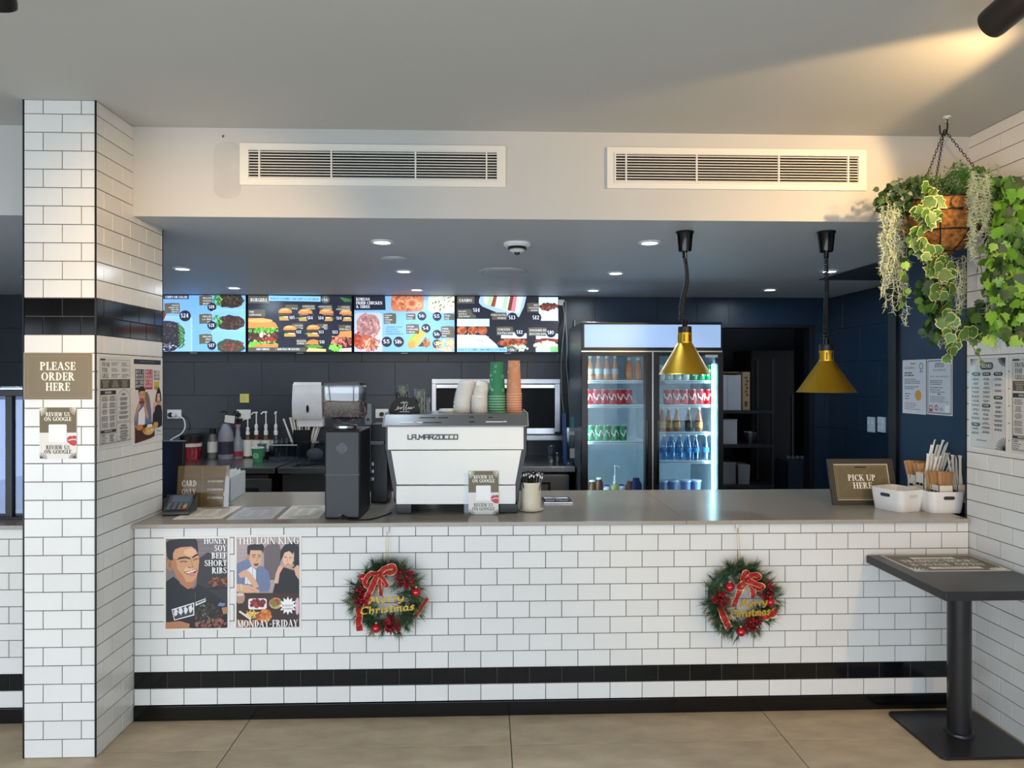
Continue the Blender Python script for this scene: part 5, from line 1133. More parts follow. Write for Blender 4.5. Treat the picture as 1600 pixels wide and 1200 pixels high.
# till monitor seen from behind at the column
a, b = at_y(254, 690, .62), at_y(286, 765, .62); t = thing('till_monitor', 'black back of a till screen half hidden by the column', 'monitor', (a.x-.06, .62, ZT))
MB().box(-.12, b.x-a.x+.06, 0, .03, .03, a.z-ZT, b=.006, rot=(-.06,0,0)).build('screen_back', mat('till_black', (16,18,21), .4), t); MB().box(-.12, b.x-a.x+.062, .0, .036, a.z-ZT-.001, a.z-ZT+.004).build('top_edge', mat('till_edge', (104,108,110), .3), t)
MB().box(-.06, .04, -.05, .1, 0, .03, b=.004).build('stand', BLK, t)
# ------------------------------------------------------------------ straw canister with black straws, rinser tray
p = at_z(830.5, 799, ZT); sp_ = (p-CAM).length/1100; p = Vector((p.x, p.y+.03, ZT))
t = thing('straw_canister', 'cream ribbed canister on a saucer, full of black straws', 'canister', p); rc = 15.3*sp_; hc = 44*sp_
MB().lathe([(rc*.9,0),(rc*1.22,.004),(rc*1.26,.010),(rc*1.2,.011),(rc*.9,.006)], n=36).build('saucer', mat('cream_ceramic', (222,212,190), .3, coat=.3), t)
m = MB(); rg = []
for z_, k in ((.008,1),(.02,1),(hc-.01,1),(hc-.008,1.02)): rg.append([(rc*k*(1-.03*(i % 2))*math.cos(2*math.pi*i/56), rc*k*(1-.03*(i % 2))*math.sin(2*math.pi*i/56), z_) for i in range(56)])
m.loft(rg, (True, False)); m.build('ribbed_wall', mat('cream_ceramic'), t)
MB().lathe([(rc*.95,hc-.012),(rc*1.04,hc-.01),(rc*1.06,hc),(rc*.97,hc+.001),(rc*.93,hc-.03),(.0005,hc-.032)], n=36).build('rim', mat('cream_ceramic'), t)
st0 = None; R = random.Random(5)
STW = ['far left','left','left of centre','centre left','centre','centre right','right of centre','right','far right']
for i in range(27):
    k = i % 9; a = (k-4)/4; ring = i//9; x0, y0 = a*rc*.62, (-.55+.5*ring)*rc
    loc = (p.x+x0, p.y+y0, ZT+hc*.62); l = 'black straw in the cream canister, %s in its %s row' % (STW[k], ('front','middle','back')[ring])
    if st0 is None:
        st0 = thing('straw', l, 'straw', loc, group='black straws in the cream canister'); MB().tube([(0,0,0),(0,0,.105)], .0036, 8).build('tube', BLKG, st0); q = st0
        MB().box(-.002, .003, -.0042, -.003, .085, .097).build('white_mark', mat('white_script'), st0)
    else: q = dup(st0, loc, label=l)
    q.rotation_euler = (R.uniform(-.05,.02)+(-.1+.1*ring)*-.6, a*.27+R.uniform(-.04,.04), 0)
    q.location.z += R.uniform(-.008, .006)
C = [at_z(x, y, ZT) for x, y in ((848,788),(893,787),(889,778.5),(850,778.5))]; ctr = sum(C, Vector())/4; w2 = (C[1].x-C[0].x)/2; d2 = (C[2].y-C[1].y)/2
t = thing('rinser_tray', 'small steel glass rinser tray set on the worktop', 'tray', (ctr.x, ctr.y, ZT))
m = MB(); m.box(-w2, w2, -d2, -d2+.012, .0, .008, b=.002).box(-w2, w2, d2-.012, d2, 0, .008, b=.002).box(-w2, -w2+.012, -d2+.012, d2-.012, 0, .008, b=.002).box(w2-.012, w2, -d2+.012, d2-.012, 0, .008, b=.002); m.build('rim', mat('polished_steel', (200,202,204), .12, metal=1), t)
MB().box(-w2+.012, w2-.012, -d2+.012, d2-.012, 0, .003).build('basin', mat('basin_steel', (92,94,96), .2, metal=1), t)
MB().lathe([(.012,.003),(.012,.008),(.004,.010),(.0005,.012)], n=16).build('spray_head', STEEL, t)
MB().box(-w2+.016, w2-.016, -.003, .003, .0035, .0065).build('cross_bar', STEEL, t)
# review card on the counter in front of the machine (the code square is left blank)
def review_card(w, h):
    pc = Pic(305, 422, w, h, (226,220,210)); OLV = (104,90,58); pc.rect(0, 0, 305, 208, OLV); cr_ = (250,244,230)
    for k in range(6):
        a = math.radians(-12+k*17); pc.stroke([(2,6),(2+60*math.cos(a), 8+64*math.sin(a))], 6, (226,220,200)); a2 = math.radians(192-k*17); pc.stroke([(303,4),(303+56*math.cos(a2), 6+58*math.sin(a2))], 6, (206,200,180))
        a3 = math.radians(-95+k*19); pc.stroke([(4,420),(4+62*math.cos(a3), 420+50*math.sin(a3))], 5, (70,62,50)); a4 = math.radians(180+k*17); pc.stroke([(303,421),(303+62*math.cos(a4), 421+46*math.sin(a4))], 6, (70,62,50))
    pc.text('REVIEW US', 152, 72, 33, cr_, w=200); pc.text('ON GOOGLE', 152, 111, 33, cr_, w=226)
    pc.rr(76, 140, 150, 146, 10, (246,242,236))
    pc.poly([(222,262),(240,242),(258,234),(268,240),(282,232),(305,236),(305,262),(270,258),(240,268)], (190,36,48)); pc.poly([(222,268),(246,276),(275,268),(305,272),(305,310),(286,318),(258,308),(236,290)], (190,36,48))
    pc.text('REVIEW US', 152, 345, 33, (84,72,52), w=196); pc.text('ON GOOGLE', 152, 382, 33, (84,72,52), w=226)
    return pc
a, b = at_z(732, 804, ZT), at_z(779, 804, ZT); t = thing('review_card', 'upright review us card on a clear stand in front of the espresso machine', 'sign', ((a.x+b.x)/2, a.y, ZT)); w = b.x-a.x; hgt = (804-737)*(a.y+.01-CAM.y)/1100
MB().box(-w/2, w/2, .0006, .0022, 0, hgt, rot=(-.07,0,0), ctr=(0,0,0)).build('card', mat('paper_white'), t); Rq = Matrix.Rotation(-.07, 4, 'X')
review_card(w, hgt).build('printed_face', PRINT, t, Matrix.Translation(Rq@Vector((0,.0003,hgt/2)))@frame_M((0,0,0), (1,0,0), Rq@Vector((0,0,1))))
MB().box(-w/2-.022, -w/2+.02, .003, .005, 0, hgt*.94, rot=(-.07,0,0), ctr=(0,0,0)).box(-w*.3, w*.3, -.015, .05, 0, .002).build('clear_stand', ACRY, t)
# ------------------------------------------------------------------ pick up here frame
a = at_z(1302.6, 789.7, ZT); wF = 97*((a-CAM).length)/1100*.965; hF = .245
t = thing('pick_up_frame', 'dark framed pick up here sign leaning at the right end of the counter', 'sign', (a.x+wF/2, a.y, ZT)); th_ = -.27; RF = Matrix.Rotation(th_, 4, 'X'); fb = .026
m = MB()
for q in ((-wF/2, wF/2, 0, .018, 0, fb),(-wF/2, wF/2, 0, .018, hF-fb, hF),(-wF/2, -wF/2+fb, 0, .018, fb, hF-fb),(wF/2-fb, wF/2, 0, .018, fb, hF-fb)): m.box(*q, rot=(th_,0,0), ctr=(0,0,0))
m.build('frame', mat('frame_brown', (62,56,46), .5), t)
MB().box(-wF/2+fb, wF/2-fb, .010, .016, fb, hF-fb, rot=(th_,0,0), ctr=(0,0,0)).build('backing', mat('mount_cream', (214,204,184), .7), t)
pc = Pic(380, 255, wF-2*fb-.012, hF-2*fb-.012, (112,98,68)); cr_ = (250,242,226)
for pts in ([(60,10),(130,110),(40,200)],[(150,10),(220,60),(260,10)],[(250,240),(310,120),(370,60)]): pc.stroke(pts, 10, (120,106,76))
pc.stroke([(12,10),(368,10),(368,245),(12,245)], 3, (146,132,100), True); pc.text('PICK UP', 190, 118, 46, cr_, w=200); pc.text('HERE', 190, 176, 46, cr_, w=140)
pc.build('printed_card', PRINT, t, Matrix.Translation(RF@Vector((0,.0092,hF/2)))@frame_M((0,0,0), (1,0,0), RF@Vector((0,0,1))))
MB().box(-.03, .03, .0, .006, 0, .2, rot=(.25,0,0), ctr=(0,.0,.0)).build('strut', BLK, t).location = (0, .11, .0)
p = at_z(1412, 760, ZT); t = thing('black_dispenser', 'low black dispenser on the counter behind the white bins', 'dispenser', (p.x, .66, ZT)); MB().box(-.1, .04, -.04, .06, 0, .03, b=.006).build('base', BLK, t); MB().lathe([(.02,.0),(.03,.01),(.03,.035),(.022,.04)], c=(.015,0,.03), n=20).build('knob', BLKG, t)
# ------------------------------------------------------------------ white bins, napkin holders, wrapped cutlery and straws
BIN = mat('bin_white', (232,230,226), .35)
def bin_(lab, ctr, w, d, h, rz, slots, notch=False):
    t = thing('plastic_bin', lab, 'bin', ctr, rz=rz); f = .86
    def ring(k, z, e=0): return [(x, y, z) for x, y in rrect(-w/2*k+e, -d/2*k+e, w/2*k-e, d/2*k-e, .03, 5)]
    m = MB(); m.loft([ring(f,0), ring(f+.02,.004), ring(1,h), ring(1,h,.004), ring(f+.02,.012,.005)], (True, True)); m.build('bin_wall', BIN, t)
    for side, hole in slots:
        P = rrect(-.028, -.0085, .028, .0085, .0084, 5); z_ = h*.72; k = f+.02+(1-f-.02)*.72; M_ = mat('slot_hole_shade', (54,54,54), .6) if hole else mat('slot_shade', (206,204,200), .5)
        if side == 'f': MB().prism(P, -d/2*k-.0012, -d/2*k+.006).build('handle_slot', M_, t).location = (0,0,z_)
        else: MB().prism(P, -w/2*k-.0012, -w/2*k+.006, 'yz').build('handle_slot', M_, t).location = (0,0,z_)
    return t
p1, p2, p3 = at_z(1404, 803, ZT), at_z(1452, 803, ZT), at_z(1373, 791.5, ZT)
u = (p2-p1).normalized(); vv = p3-p1; rz = -.14
w_, d_ = .165, .215
cb = p2+Vector((-.078, .112, 0)); bh = at_y(1430, 768, p1.y).z-ZT
bin_('empty white plastic bin with handle slots right of the pick up frame', (cb.x-.005, cb.y+.02, ZT), w_*1.05, d_*.9, bh, .35, (('f',False),('l',True)))
q1, q2 = at_z(1457, 803.5, ZT), at_z(1511, 803.5, ZT); c2 = (q1+q2)/2; w_2 = (q2.x-q1.x)*1.10
bin_('white plastic bin in the tiled corner holding wrapped straws', (c2.x+.003, c2.y+.105, ZT), w_2, .2, bh*.98, 0, (('f',True),))
HOL = mat('holder_white', (228,222,208), .5)
def holder(x, y, z, w, d, h, rz, lab):
    t = thing('cutlery_holder', lab, 'holder', (x, y, z), rz=rz, group='white cutlery holders'); m = MB()
    for q in ((-w/2,w/2,-d/2,-d/2+.003,0,h),(-w/2,w/2,d/2-.003,d/2,0,h),(-w/2,-w/2+.003,-d/2,d/2,0,h),(w/2-.003,w/2,-d/2,d/2,0,h),(-w/2,w/2,-d/2,d/2,0,.003)): m.box(*q)
    m.build('holder_walls', HOL, t)
    for k in (-.22, .22): MB().box(-w/2-.0012, -w/2+.002, k*d-.012, k*d+.012, h*.6, h*.68).build('printed_dash', BLK, t)
    return t
yb = c2.y+.06; zb_ = ZT+.045
hA = at_y(1473, 760, yb).x; hB = at_y(1500, 760, yb+.03).x; hz = at_y(1473, 757.5, yb).z-zb_
holder(hA, yb+.012, zb_, .072, .075, hz, 0, 'white cutlery holder in front, standing in the corner bin')
holder(hB, yb+.035, zb_, .078, .085, hz, 0, 'white holder of paper straws against the tiled wall')
hM = at_y(1451, 760, yb+.16).x; hF2 = at_y(1436, 760, yb+.28).x
holder(hM, yb+.16, ZT, .062, .09, hz+.06, .2, 'white cutlery holder behind the bins, second from the front')
holder(hF2, yb+.28, ZT, .062, .09, hz+.055, .2, 'white cutlery holder behind the bins, furthest from the front')
KR = mat('kraft_paper', (186,140,92), .75, var=.1, tint=.4); k0 = None
def up_to(o, d): o.rotation_euler = Vector(d).to_track_quat('Z', 'Y').to_euler()
n = 0
for hx_, hy_, hz_, cnt, word in ((hA, yb+.012, zb_+.004, 6, 'the front holder'), (hM, yb+.16, ZT+.07, 6, 'the middle holder'), (hF2, yb+.28, ZT+.07, 6, 'the furthest holder')):
    for i in range(cnt):
        dx = -.026+.0105*i; dy = .024-.010*i; loc = (hx_+dx*.75, hy_+dy, hz_); l = 'brown paper cutlery packet, %s from the left in %s' % (ORD[i], word)
        if k0 is None:
            k0 = thing('cutlery_packet', l, 'packet', loc, group='brown cutlery packets'); MB().box(-.017, .017, -.003, .003, 0, .152, b=.002, seg=1).build('sleeve', KR, k0); MB().box(-.001, .001, -.0034, -.0028, .002, .15).build('fold', mat('kraft_fold', (150,110,70), .8), k0); q = k0
        else: q = dup(k0, loc, label=l)
        q.rotation_euler = (.02-.012*i, -.20+.055*i, (-1.0,-.3,-.9,-.2,-.6,.05)[i])
s0 = None; R = random.Random(11)
def wrapped(loc, top, l, i):
    global s0
    d = Vector(top)-Vector(loc); 
    if s0 is None:
        s0 = thing('paper_straw', l, 'straw', loc, group='printed paper straws'); MB().box(-.006, .006, -.0022, .0022, 0, .215, b=.0015, seg=1).build('wrapper', mat('straw_white', (228,224,214), .6), s0)
        m = MB()
        for k in range(4): m.box(-.0035, .002+.001*(k % 2), -.0026, -.0021, .03+.05*k, .037+.05*k)
        m.build('printed_marks', BLK, s0); m = MB(); m.loft([[(-.006,0,.213),(.006,0,.213),(.006,.001,.213),(-.006,.001,.213)],[(-.009,-.003,.226),(.009,-.003,.228),(.009,-.002,.228),(-.009,-.002,.226)]]); m.build('crimped_end', mat('straw_white'), s0); q = s0
    else: q = dup(s0, loc, label=l)
    q.rotation_euler = (d.to_track_quat('Z', 'Y').to_matrix()@Matrix.Rotation(R.uniform(-.5,.5), 3, 'Z')).to_euler(); return q
k = 0
for row_ in range(2):
    for i in range(8):
        u_ = i/7; b_ = Vector((hB-.027+.054*u_, yb+.02+.03*row_, zb_+.006)); px = 1483+40*u_; py = 722-6*math.sin(u_*3.1)+R.uniform(-5,6); tp = at_y(px, py, yb+.03+.04*row_)
        wrapped(b_, tp, 'white printed paper straw, %s from the left in the %s row by the wall' % (ORD[i], ('front','back')[row_]), k); k += 1
hC = holder(hA-.008, yb+.115, ZT+.02, .075, .07, .16, 0, 'white holder hidden behind the brown packets')
for row_ in range(2):
    for i in range(8):
        u_ = i/7; b_ = Vector((hA-.034+.052*u_, yb+.10+.03*row_, ZT+.03+.03*row_)); px = 1450+46*u_ if row_ == 0 else 1456+30*u_; py = (709, 691)[row_]+R.uniform(-3,6); tp = at_y(px, py, yb+.11+.03*row_); d = (tp-b_).normalized()
        wrapped(tp-d*.222, tp, 'white printed paper straw, %s from the left in the %s row behind the packets' % (ORD[i], ('lower','taller')[row_]), k); k += 1

# ------------------------------------------------------------------ brass heat lamps over the counter
BRASS = mat('brass', (196,156,40), .32, metal=.85, var=.05)
def heat_lamp(px, py_c, py_r, rpx, lab, wav):
    p = at_z(px, 362, ZK); s = (p-CAM).dot(Vector((SA, CA, 0)))/1100; t = thing('heat_lamp', lab, 'lamp', p, group='brass heat lamps over the counter'); Z = lambda py: (362-py)*s
    MB().lathe([(.046,0),(.046,-.006),(.041,-.012),(.034,-.094),(.031,-.103),(.012,-.104),(.012,Z(403)),(.0005,Z(403))][::-1], n=30).build('ceiling_cup', BLKG, t)
    z0, z1 = Z(402), Z(py_c-8); n = 44; pts = []
    for i in range(n*9+1):
        u = i/(n*9); a = 2*math.pi*i/9; off = wav*(math.sin(u*5.2)*.012-.006*u); rr = .0085+.002*u
        v = u+.10*math.sin(2*math.pi*u)*.5
        pts.append((off+rr*math.cos(a), rr*math.sin(a), z0+(z1-z0)*v))
    MB().tube(pts, .0034, 5).build('coiled_cord', mat('cord_black', (22,22,25), .45), t)
    MB().lathe([(.013,Z(py_c-10)),(.013,Z(py_c))], n=16).build('stem', BLKG, t)
    rn = 10.4*s; zc = py_c+10; zn = py_c+27
    MB().lathe([(rn,Z(zc)),(rn,Z(py_c+1)),(rn*.9,Z(py_c)),(.012,Z(py_c))], n=30).build('collar', BLK, t)
    MB().lathe([(rn*1.02,Z(zn)),(rn*1.02,Z(zc))], n=30, cap=False).build('neck', BRASS, t)
    for an in (-.38, .42, 1.6, -1.6, 2.8): 
        q = MB().box(-.0026, .0026, -.0012, .0012, Z(zn-3), Z(zc+3)).build('vent_slot', BLKG, t); q.location = (rn*1.02*math.sin(an), -rn*1.02*math.cos(an), 0); q.rotation_euler = (0, 0, an)
    R = rpx*s
    MB().lathe([(R*1.0,Z(py_r)),(R*1.02,Z(py_r)+.001),(R*.97,Z(py_r)+.005),(rn*1.15,Z(zn)),(rn*1.0,Z(zn)+.003),(rn*1.0,Z(zn)-.002),(rn*1.1,Z(zn)-.004),(R*.95,Z(py_r)+.003)], n=48, cap=False).build('cone_shade', BRASS, t)
    MB().lathe([(.0005,Z(py_r)+.02),(.035,Z(py_r)+.04),(.04,Z(py_r)+.07),(.02,Z(zn)-.002)], n=20).build('bulb', mat('bulb_white', (216,206,190), .3), t)
heat_lamp(1070, 510, 585, 40, 'brass cone heat lamp on a coiled black cord in front of the fridge', 1)
heat_lamp(1291, 538, 613, 44, 'brass cone heat lamp hanging lower, nearer the pick up frame', .15)
# ------------------------------------------------------------------ posters
PAPER = mat('paper_white'); SLEEVE = mat('poster_paper', (226,222,214), .3, coat=.4)
def poster(name, lab, x0, y0, x1, y1, pic, Y=-.0012, mar=.010, m=None, th=.0012, cat='poster'):
    a, b = at_y(x0, y0, Y), at_y(x1, y1, Y); w, h = b.x-a.x, a.z-b.z; t = thing(name, lab, cat, ((a.x+b.x)/2, Y, (a.z+b.z)/2))
    MB().box(-w/2, w/2, -th, 0, -h/2, h/2).build('paper', SLEEVE, t)
    pic.W, pic.H = w-2*mar, h-2*mar; pic.build('printed_picture', m or PRINT, t, front_M(0, -th-.0002, 0)); return t
def man_poster():
    p = Pic(388, 541, 1, 1, (122,112,114)); p.ox, p.oy = 237, 577; sk, sk2, sk3, hr = (206,152,112), (178,120,84), (226,176,136), (22,20,22)
    for k in range(7): p.stroke([(430,600+k*26),(630,590+k*30)], 2, (96,86,90))
    p.poly([(440,700),(500,660),(580,690),(630,760),(630,1000),(420,1000)], (50,46,50))
    p.poly([(237,835),(285,805),(340,850),(410,880),(440,850),(520,900),(600,960),(630,1040),(630,1120),(237,1120)], (27,28,34))
    p.poly([(285,760),(300,800),(330,850),(375,882),(405,872),(425,830),(420,790)], sk2)
    p.poly([(266,690),(276,640),(330,615),(420,620),(440,665),(447,710),(441,770),(428,815),(400,838),(365,838),(330,815),(295,775),(276,740)], sk)
    p.poly([(266,690),(280,760),(330,815),(365,838),(345,800),(310,760),(300,700)], sk2); p.blob(390, 660, 40, 24, sk3, .1, 3); p.blob(380, 765, 26, 20, sk3, .1, 4)
    p.ell(260, 735, 18, 36, sk2); p.ell(262, 733, 9, 22, (150,96,66))
    p.poly([(237,600),(260,585),(330,577),(420,577),(434,590),(440,640),(438,668),(425,642),(400,624),(330,628),(296,640),(282,665),(282,705),(268,708),(254,700),(244,680),(240,640)], hr)
    p.poly([(300,706),(325,688),(362,684),(392,694),(392,702),(360,695),(326,700)], hr); p.poly([(402,688),(424,672),(443,668),(443,676),(424,684),(406,696)], hr)
    p.stroke([(326,716),(348,712),(370,716)], 5, (40,26,22)); p.stroke([(410,708),(426,700),(440,700)], 5, (40,26,22)); p.stroke([(322,724),(348,722),(372,722)], 2, sk2)
    p.stroke([(396,700),(402,730),(408,748),(392,754),(372,748)], 4, sk2); p.ell(384, 750, 7, 4, (120,72,54)); p.ell(404, 747, 5, 3, (120,72,54))
    p.poly([(348,778),(380,772),(410,768),(434,760),(436,770),(420,786),(400,796),(372,792)], (96,40,38)); p.poly([(356,781),(380,776),(432,764),(428,770),(380,786)], (240,236,230)); p.ell(400, 792, 22, 13, (206,120,116))
    p.scatter(575, 840, 72, 30, [(120,66,44),(86,44,32),(160,96,60),(60,30,24)], 60, 12, 5, .5); p.poly([(490,880),(560,862),(625,870),(625,884),(500,890)], (36,30,32))
    p.poly([(274,1002),(416,962),(416,1040),(290,1070)], (226,226,226)); p.poly([(280,1008),(410,970),(410,1034),(294,1064)], (60,60,66)); 
    for x in (300,330,362,394): p.blob(x, 1022-.25*(x-300), 12, 22, (220,220,220), .3, x)
    p.poly([(420,962),(490,936),(492,956),(424,984)], (214,214,214)); p.poly([(430,964),(484,944),(484,950),(432,972)], (40,40,44))
    p.stroke([(424,900),(420,1070)], 6, (70,70,74)); p.stroke([(490,920),(488,980)], 3, (90,90,94))
    p.poly([(400,1118),(430,1000),(480,960),(560,970),(600,1010),(612,1118)], (30,28,26)); p.scatter(505, 1040, 95, 66, [(56,62,44),(40,36,30),(84,52,40),(28,26,24),(110,120,100)], 110, 11, 6, .5)
    p.scatter(520, 1090, 100, 28, [(140,80,70),(170,104,90),(96,50,44)], 50, 12, 7, .5); p.poly([(590,995),(630,990),(630,1030),(600,1035)], (176,120,80))
    p.poly([(237,1080),(330,1072),(390,1090),(385,1120),(237,1120)], sk2); p.blob(590, 975, 22, 12, (120,130,170), .3, 2)
    for i, (t, w_) in enumerate((('HONEY',146),('SOY',80),('BEEF',98),('SHORT',142),('RIBS',96))): p.text(t, 624, 607+45*i, 36, (244,242,236), al='r', w=w_)
    return p
def table_poster():
    p = Pic(394, 545, 1, 1, (176,158,154)); p.ox, p.oy = 678, 570; sk, sk2, hr = (216,168,136), (184,130,100), (24,22,24)
    for k in range(13): p.stroke([(678,590+k*26),(1072,590+k*26)], 2, (150,134,132))
    p.poly([(850,640),(900,590),(950,620),(960,700),(930,830),(850,830)], (104,92,92)); p.poly([(1010,600),(1072,600),(1072,760),(1030,760)], (70,62,66))
    p.poly([(678,730),(745,700),(800,745),(840,745),(880,780),(892,860),(880,900),(678,900)], (112,124,156)); p.poly([(735,770),(775,745),(800,770),(800,860),(730,850)], (226,224,224))
    for k in range(7): p.stroke([(690+k*30,745),(686+k*30,880)], 2, (88,100,134))
    p.poly([(752,660),(762,640),(830,640),(838,690),(828,735),(800,762),(770,740),(756,700)], sk); p.poly([(745,665),(746,625),(770,612),(840,612),(852,630),(845,668),(835,650),(765,648),(760,680),(752,690)], hr); p.ell(752, 690, 8, 16, sk2)
    p.stroke([(775,680),(798,676)], 5, hr); p.stroke([(812,678),(830,682)], 5, hr); p.stroke([(778,690),(796,690)], 4, (50,34,28)); p.stroke([(812,690),(828,692)], 4, (50,34,28)); p.stroke([(806,690),(810,712),(800,716)], 4, sk2); p.poly([(786,730),(818,728),(812,742),(792,744)], (60,42,36)); p.stroke([(792,735),(812,734)], 3, (170,96,90))
    p.poly([(690,790),(730,765),(760,780),(800,830),(820,870),(790,880),(740,810),(700,815)], sk); p.poly([(678,850),(760,860),(820,890),(830,930),(810,915),(790,900),(770,915),(678,895)], sk); p.stroke([(706,850),(712,890)], 5, (220,210,200)); p.stroke([(760,875),(815,920)], 2, sk2)
    p.poly([(965,670),(972,640),(1030,640),(1040,690),(1030,735),(1000,755),(972,730)], (228,184,158)); p.poly([(952,720),(955,650),(985,615),(1040,605),(1072,640),(1072,760),(1045,770),(1038,680),(1010,655),(980,665),(970,690)], hr)
    p.stroke([(978,690),(996,694)], 4, (60,40,36)); p.stroke([(1010,696),(1028,694)], 4, (60,40,36)); p.stroke([(1000,700),(998,722)], 3, (190,140,118)); p.ell(1002, 738, 12, 6, (176,80,80))
    p.poly([(930,770),(965,750),(1030,770),(1072,780),(1072,940),(900,930),(920,850)], (26,26,30)); p.poly([(925,790),(945,745),(968,735),(972,755),(950,790),(940,850),(915,850)], (222,172,146)); p.poly([(1040,760),(1060,740),(1072,745),(1072,830),(1050,800)], (222,172,146)); p.stroke([(960,744),(1040,742)], 12, (214,160,110))
    p.poly([(678,905),(1072,910),(1072,1120),(678,1120)], (58,38,34)); p.rr(752, 940, 116, 66, 14, (232,226,222)); p.scatter(810, 968, 46, 22, [(140,40,40),(176,64,56),(110,30,32)], 40, 11, 4); p.blob(702, 935, 30, 36, (176,140,120), .1, 3); p.ell(702, 915, 24, 10, (214,196,186))
    p.ell(925, 970, 42, 34, (196,160,110)); p.scatter(925, 965, 32, 22, [(150,110,60),(120,130,70),(180,60,50)], 26, 10, 5); p.scatter(775, 1040, 46, 26, [(230,190,90),(206,160,60),(240,210,130)], 44, 16, 6, .2); p.scatter(850, 1045, 44, 32, [(200,110,50),(170,84,40),(220,140,70)], 40, 14, 7); p.stroke([(696,1015),(770,1065)], 12, (226,214,200)); p.poly([(678,1060),(760,1075),(850,1090),(678,1120)], (150,100,60))
    p.blob(1062, 990, 16, 50, (220,176,190), .2, 8)
    p.poly([(1002+(56 if k % 2 == 0 else 36)*math.cos(math.pi*k/12), 985+(56 if k % 2 == 0 else 36)*math.sin(math.pi*k/12)) for k in range(24)], (240,238,232)); p.text('8:30AM', 1000, 990, 13, (60,50,50), 'sans', w=66); p.text('9:00PM', 1000, 1010, 13, (60,50,50), 'sans', w=66)
    p.text('THE LOIN KING', 880, 612, 46, (240,234,228), w=384); p.text('MONDAY-FRIDAY', 876, 1112, 42, (240,236,232), w=384)
    p.text('OPEN LATE', 1034, 690, 9, (236,230,226), 'sans', w=56, rot=90)
    return p
poster('poster', 'poster of a grinning dark haired man with the words honey soy beef short ribs', 256, 838.5, 359, 984, man_poster())
poster('poster', 'poster of a man and a woman eating at a table, marked Monday to Friday', 366.5, 836, 471, 982.5, table_poster())
# ---- signs on the column's front
YS = -.3095
def order_sign():
    p = Pic(565, 390, 1, 1, (122,108,80)); p.ox, p.oy = 203, 60; c = (250,240,222)
    p.stroke([(236,90),(740,90),(740,430),(236,430)], 3, (140,126,96), True)
    for t, y, w_, cx_ in (('PLEASE', 204, 300, 483), ('ORDER', 291, 280, 485), ('HERE', 377, 206, 484)): p.text(t, cx_, y, 68, c, w=w_)
    return p
poster('order_sign', 'laminated olive sign on the column saying please order here', 37.5, 551, 144.5, 624.5, order_sign(), Y=YS, mar=.001, cat='sign')
pc = review_card(1, 1); poster('review_notice', 'review us card with a lipstick kiss stuck on the column', 62, 636.5, 120, 716.5, pc, Y=YS, mar=.0006, cat='sign')
# ---- menus and pictures on side walls
def side_poster(name, lab, x, p0, p1, pic, mar, face, cat='poster', m=None, th=.0015):
    """p0, p1: photo points of top corner nearest the kitchen / bottom corner nearest the camera on the plane X = x"""
    y0, y1, z0, z1 = p0[0], p1[0], p0[1], p1[1]; W, H = abs(y1-y0), abs(z0-z1); t = thing(name, lab, cat, (x, (y0+y1)/2, (z0+z1)/2)); sg = face
    MB().box(min(0, sg*th), max(0, sg*th), -W/2, W/2, -H/2, H/2).build('paper', SLEEVE, t)
    pic.W, pic.H = W-2*mar, H-2*mar; M = frame_M((sg*(th+.0002),0,0), (0,1 if sg > 0 else -1,0), (0,0,1)); pic.build('printed_picture', m or PRINT, t, M); return t
INKD = (44,42,38)
def grill_menu():
    p = Pic(400, 600, 1, 1, (206,203,198)); d = (70,66,58); o = (78,72,56)
    p.stroke([(12,20),(388,20),(388,580),(12,580)], 2, d, True); p.rect(12, 14, 60, 12, INKD)
    for i, t in enumerate(('FROM','THE','GRILL')): p.text(t, 30, 66+38*i, 30, INKD, al='l', w=(92,72,84)[i])
    for k in range(2):
        for r in range(3): p.lines(146+k*130, 36+r*40, 105, 3, 9, (90,86,80), 4, 'l', seed=k*3+r)
    p.rect(12, 150, 376, 62, o)
    for k in range(3): p.lines(30+k*120, 160, 90, 5, 10, (176,170,150), 4, seed=20+k)
    p.rect(12, 225, 190, 28, INKD); p.text('BURGERS', 107, 246, 15, (226,222,214), w=80)
    for k in range(2):
        for r in range(5): p.lines(22+k*92, 264+r*44, 82, 4, 9, (80,76,70), 4.4, seed=30+k*5+r)
    p.stroke([(12,253),(12,486),(202,486),(202,253)], 2, d); p.rect(12, 490, 190, 16, INKD); p.lines(30, 494, 150, 1, 8, (220,216,206), 5)
    p.stroke([(214,440),(214,300)]+[(300+86*math.cos(math.radians(180+k*12)), 300+76*math.sin(math.radians(180+k*12))) for k in range(16)]+[(386,300),(386,440),(214,440)], 2, d)
    p.text('SIDES', 300, 262, 15, INKD, w=54)
    for r in range(5): p.lines(236, 276+r*32, 128, 3, 8, (80,76,70), 4, seed=50+r)
    p.stroke([(214,450),(388,450),(388,575),(214,575)], 2, d, True); p.text('KOREAN', 300, 478, 14, INKD, w=76); p.text('FRIED CHICKEN', 300, 496, 14, INKD, w=110)
    for r in range(4): p.lines(240, 506+r*17, 124, 2, 7, (80,76,70), 3.6, seed=60+r)
    p.stroke([(12,512),(202,512),(202,575),(12,575)], 2, d, True); p.text('KIDS', 46, 530, 14, INKD, w=40)
    for r in range(3): p.lines(24, 538+r*13, 70, 1, 9, (80,76,70), 4, 'l', seed=70+r); p.lines(120, 522+r*17, 66, 2, 7, (80,76,70), 3.6, 'l', seed=75+r)
    return p
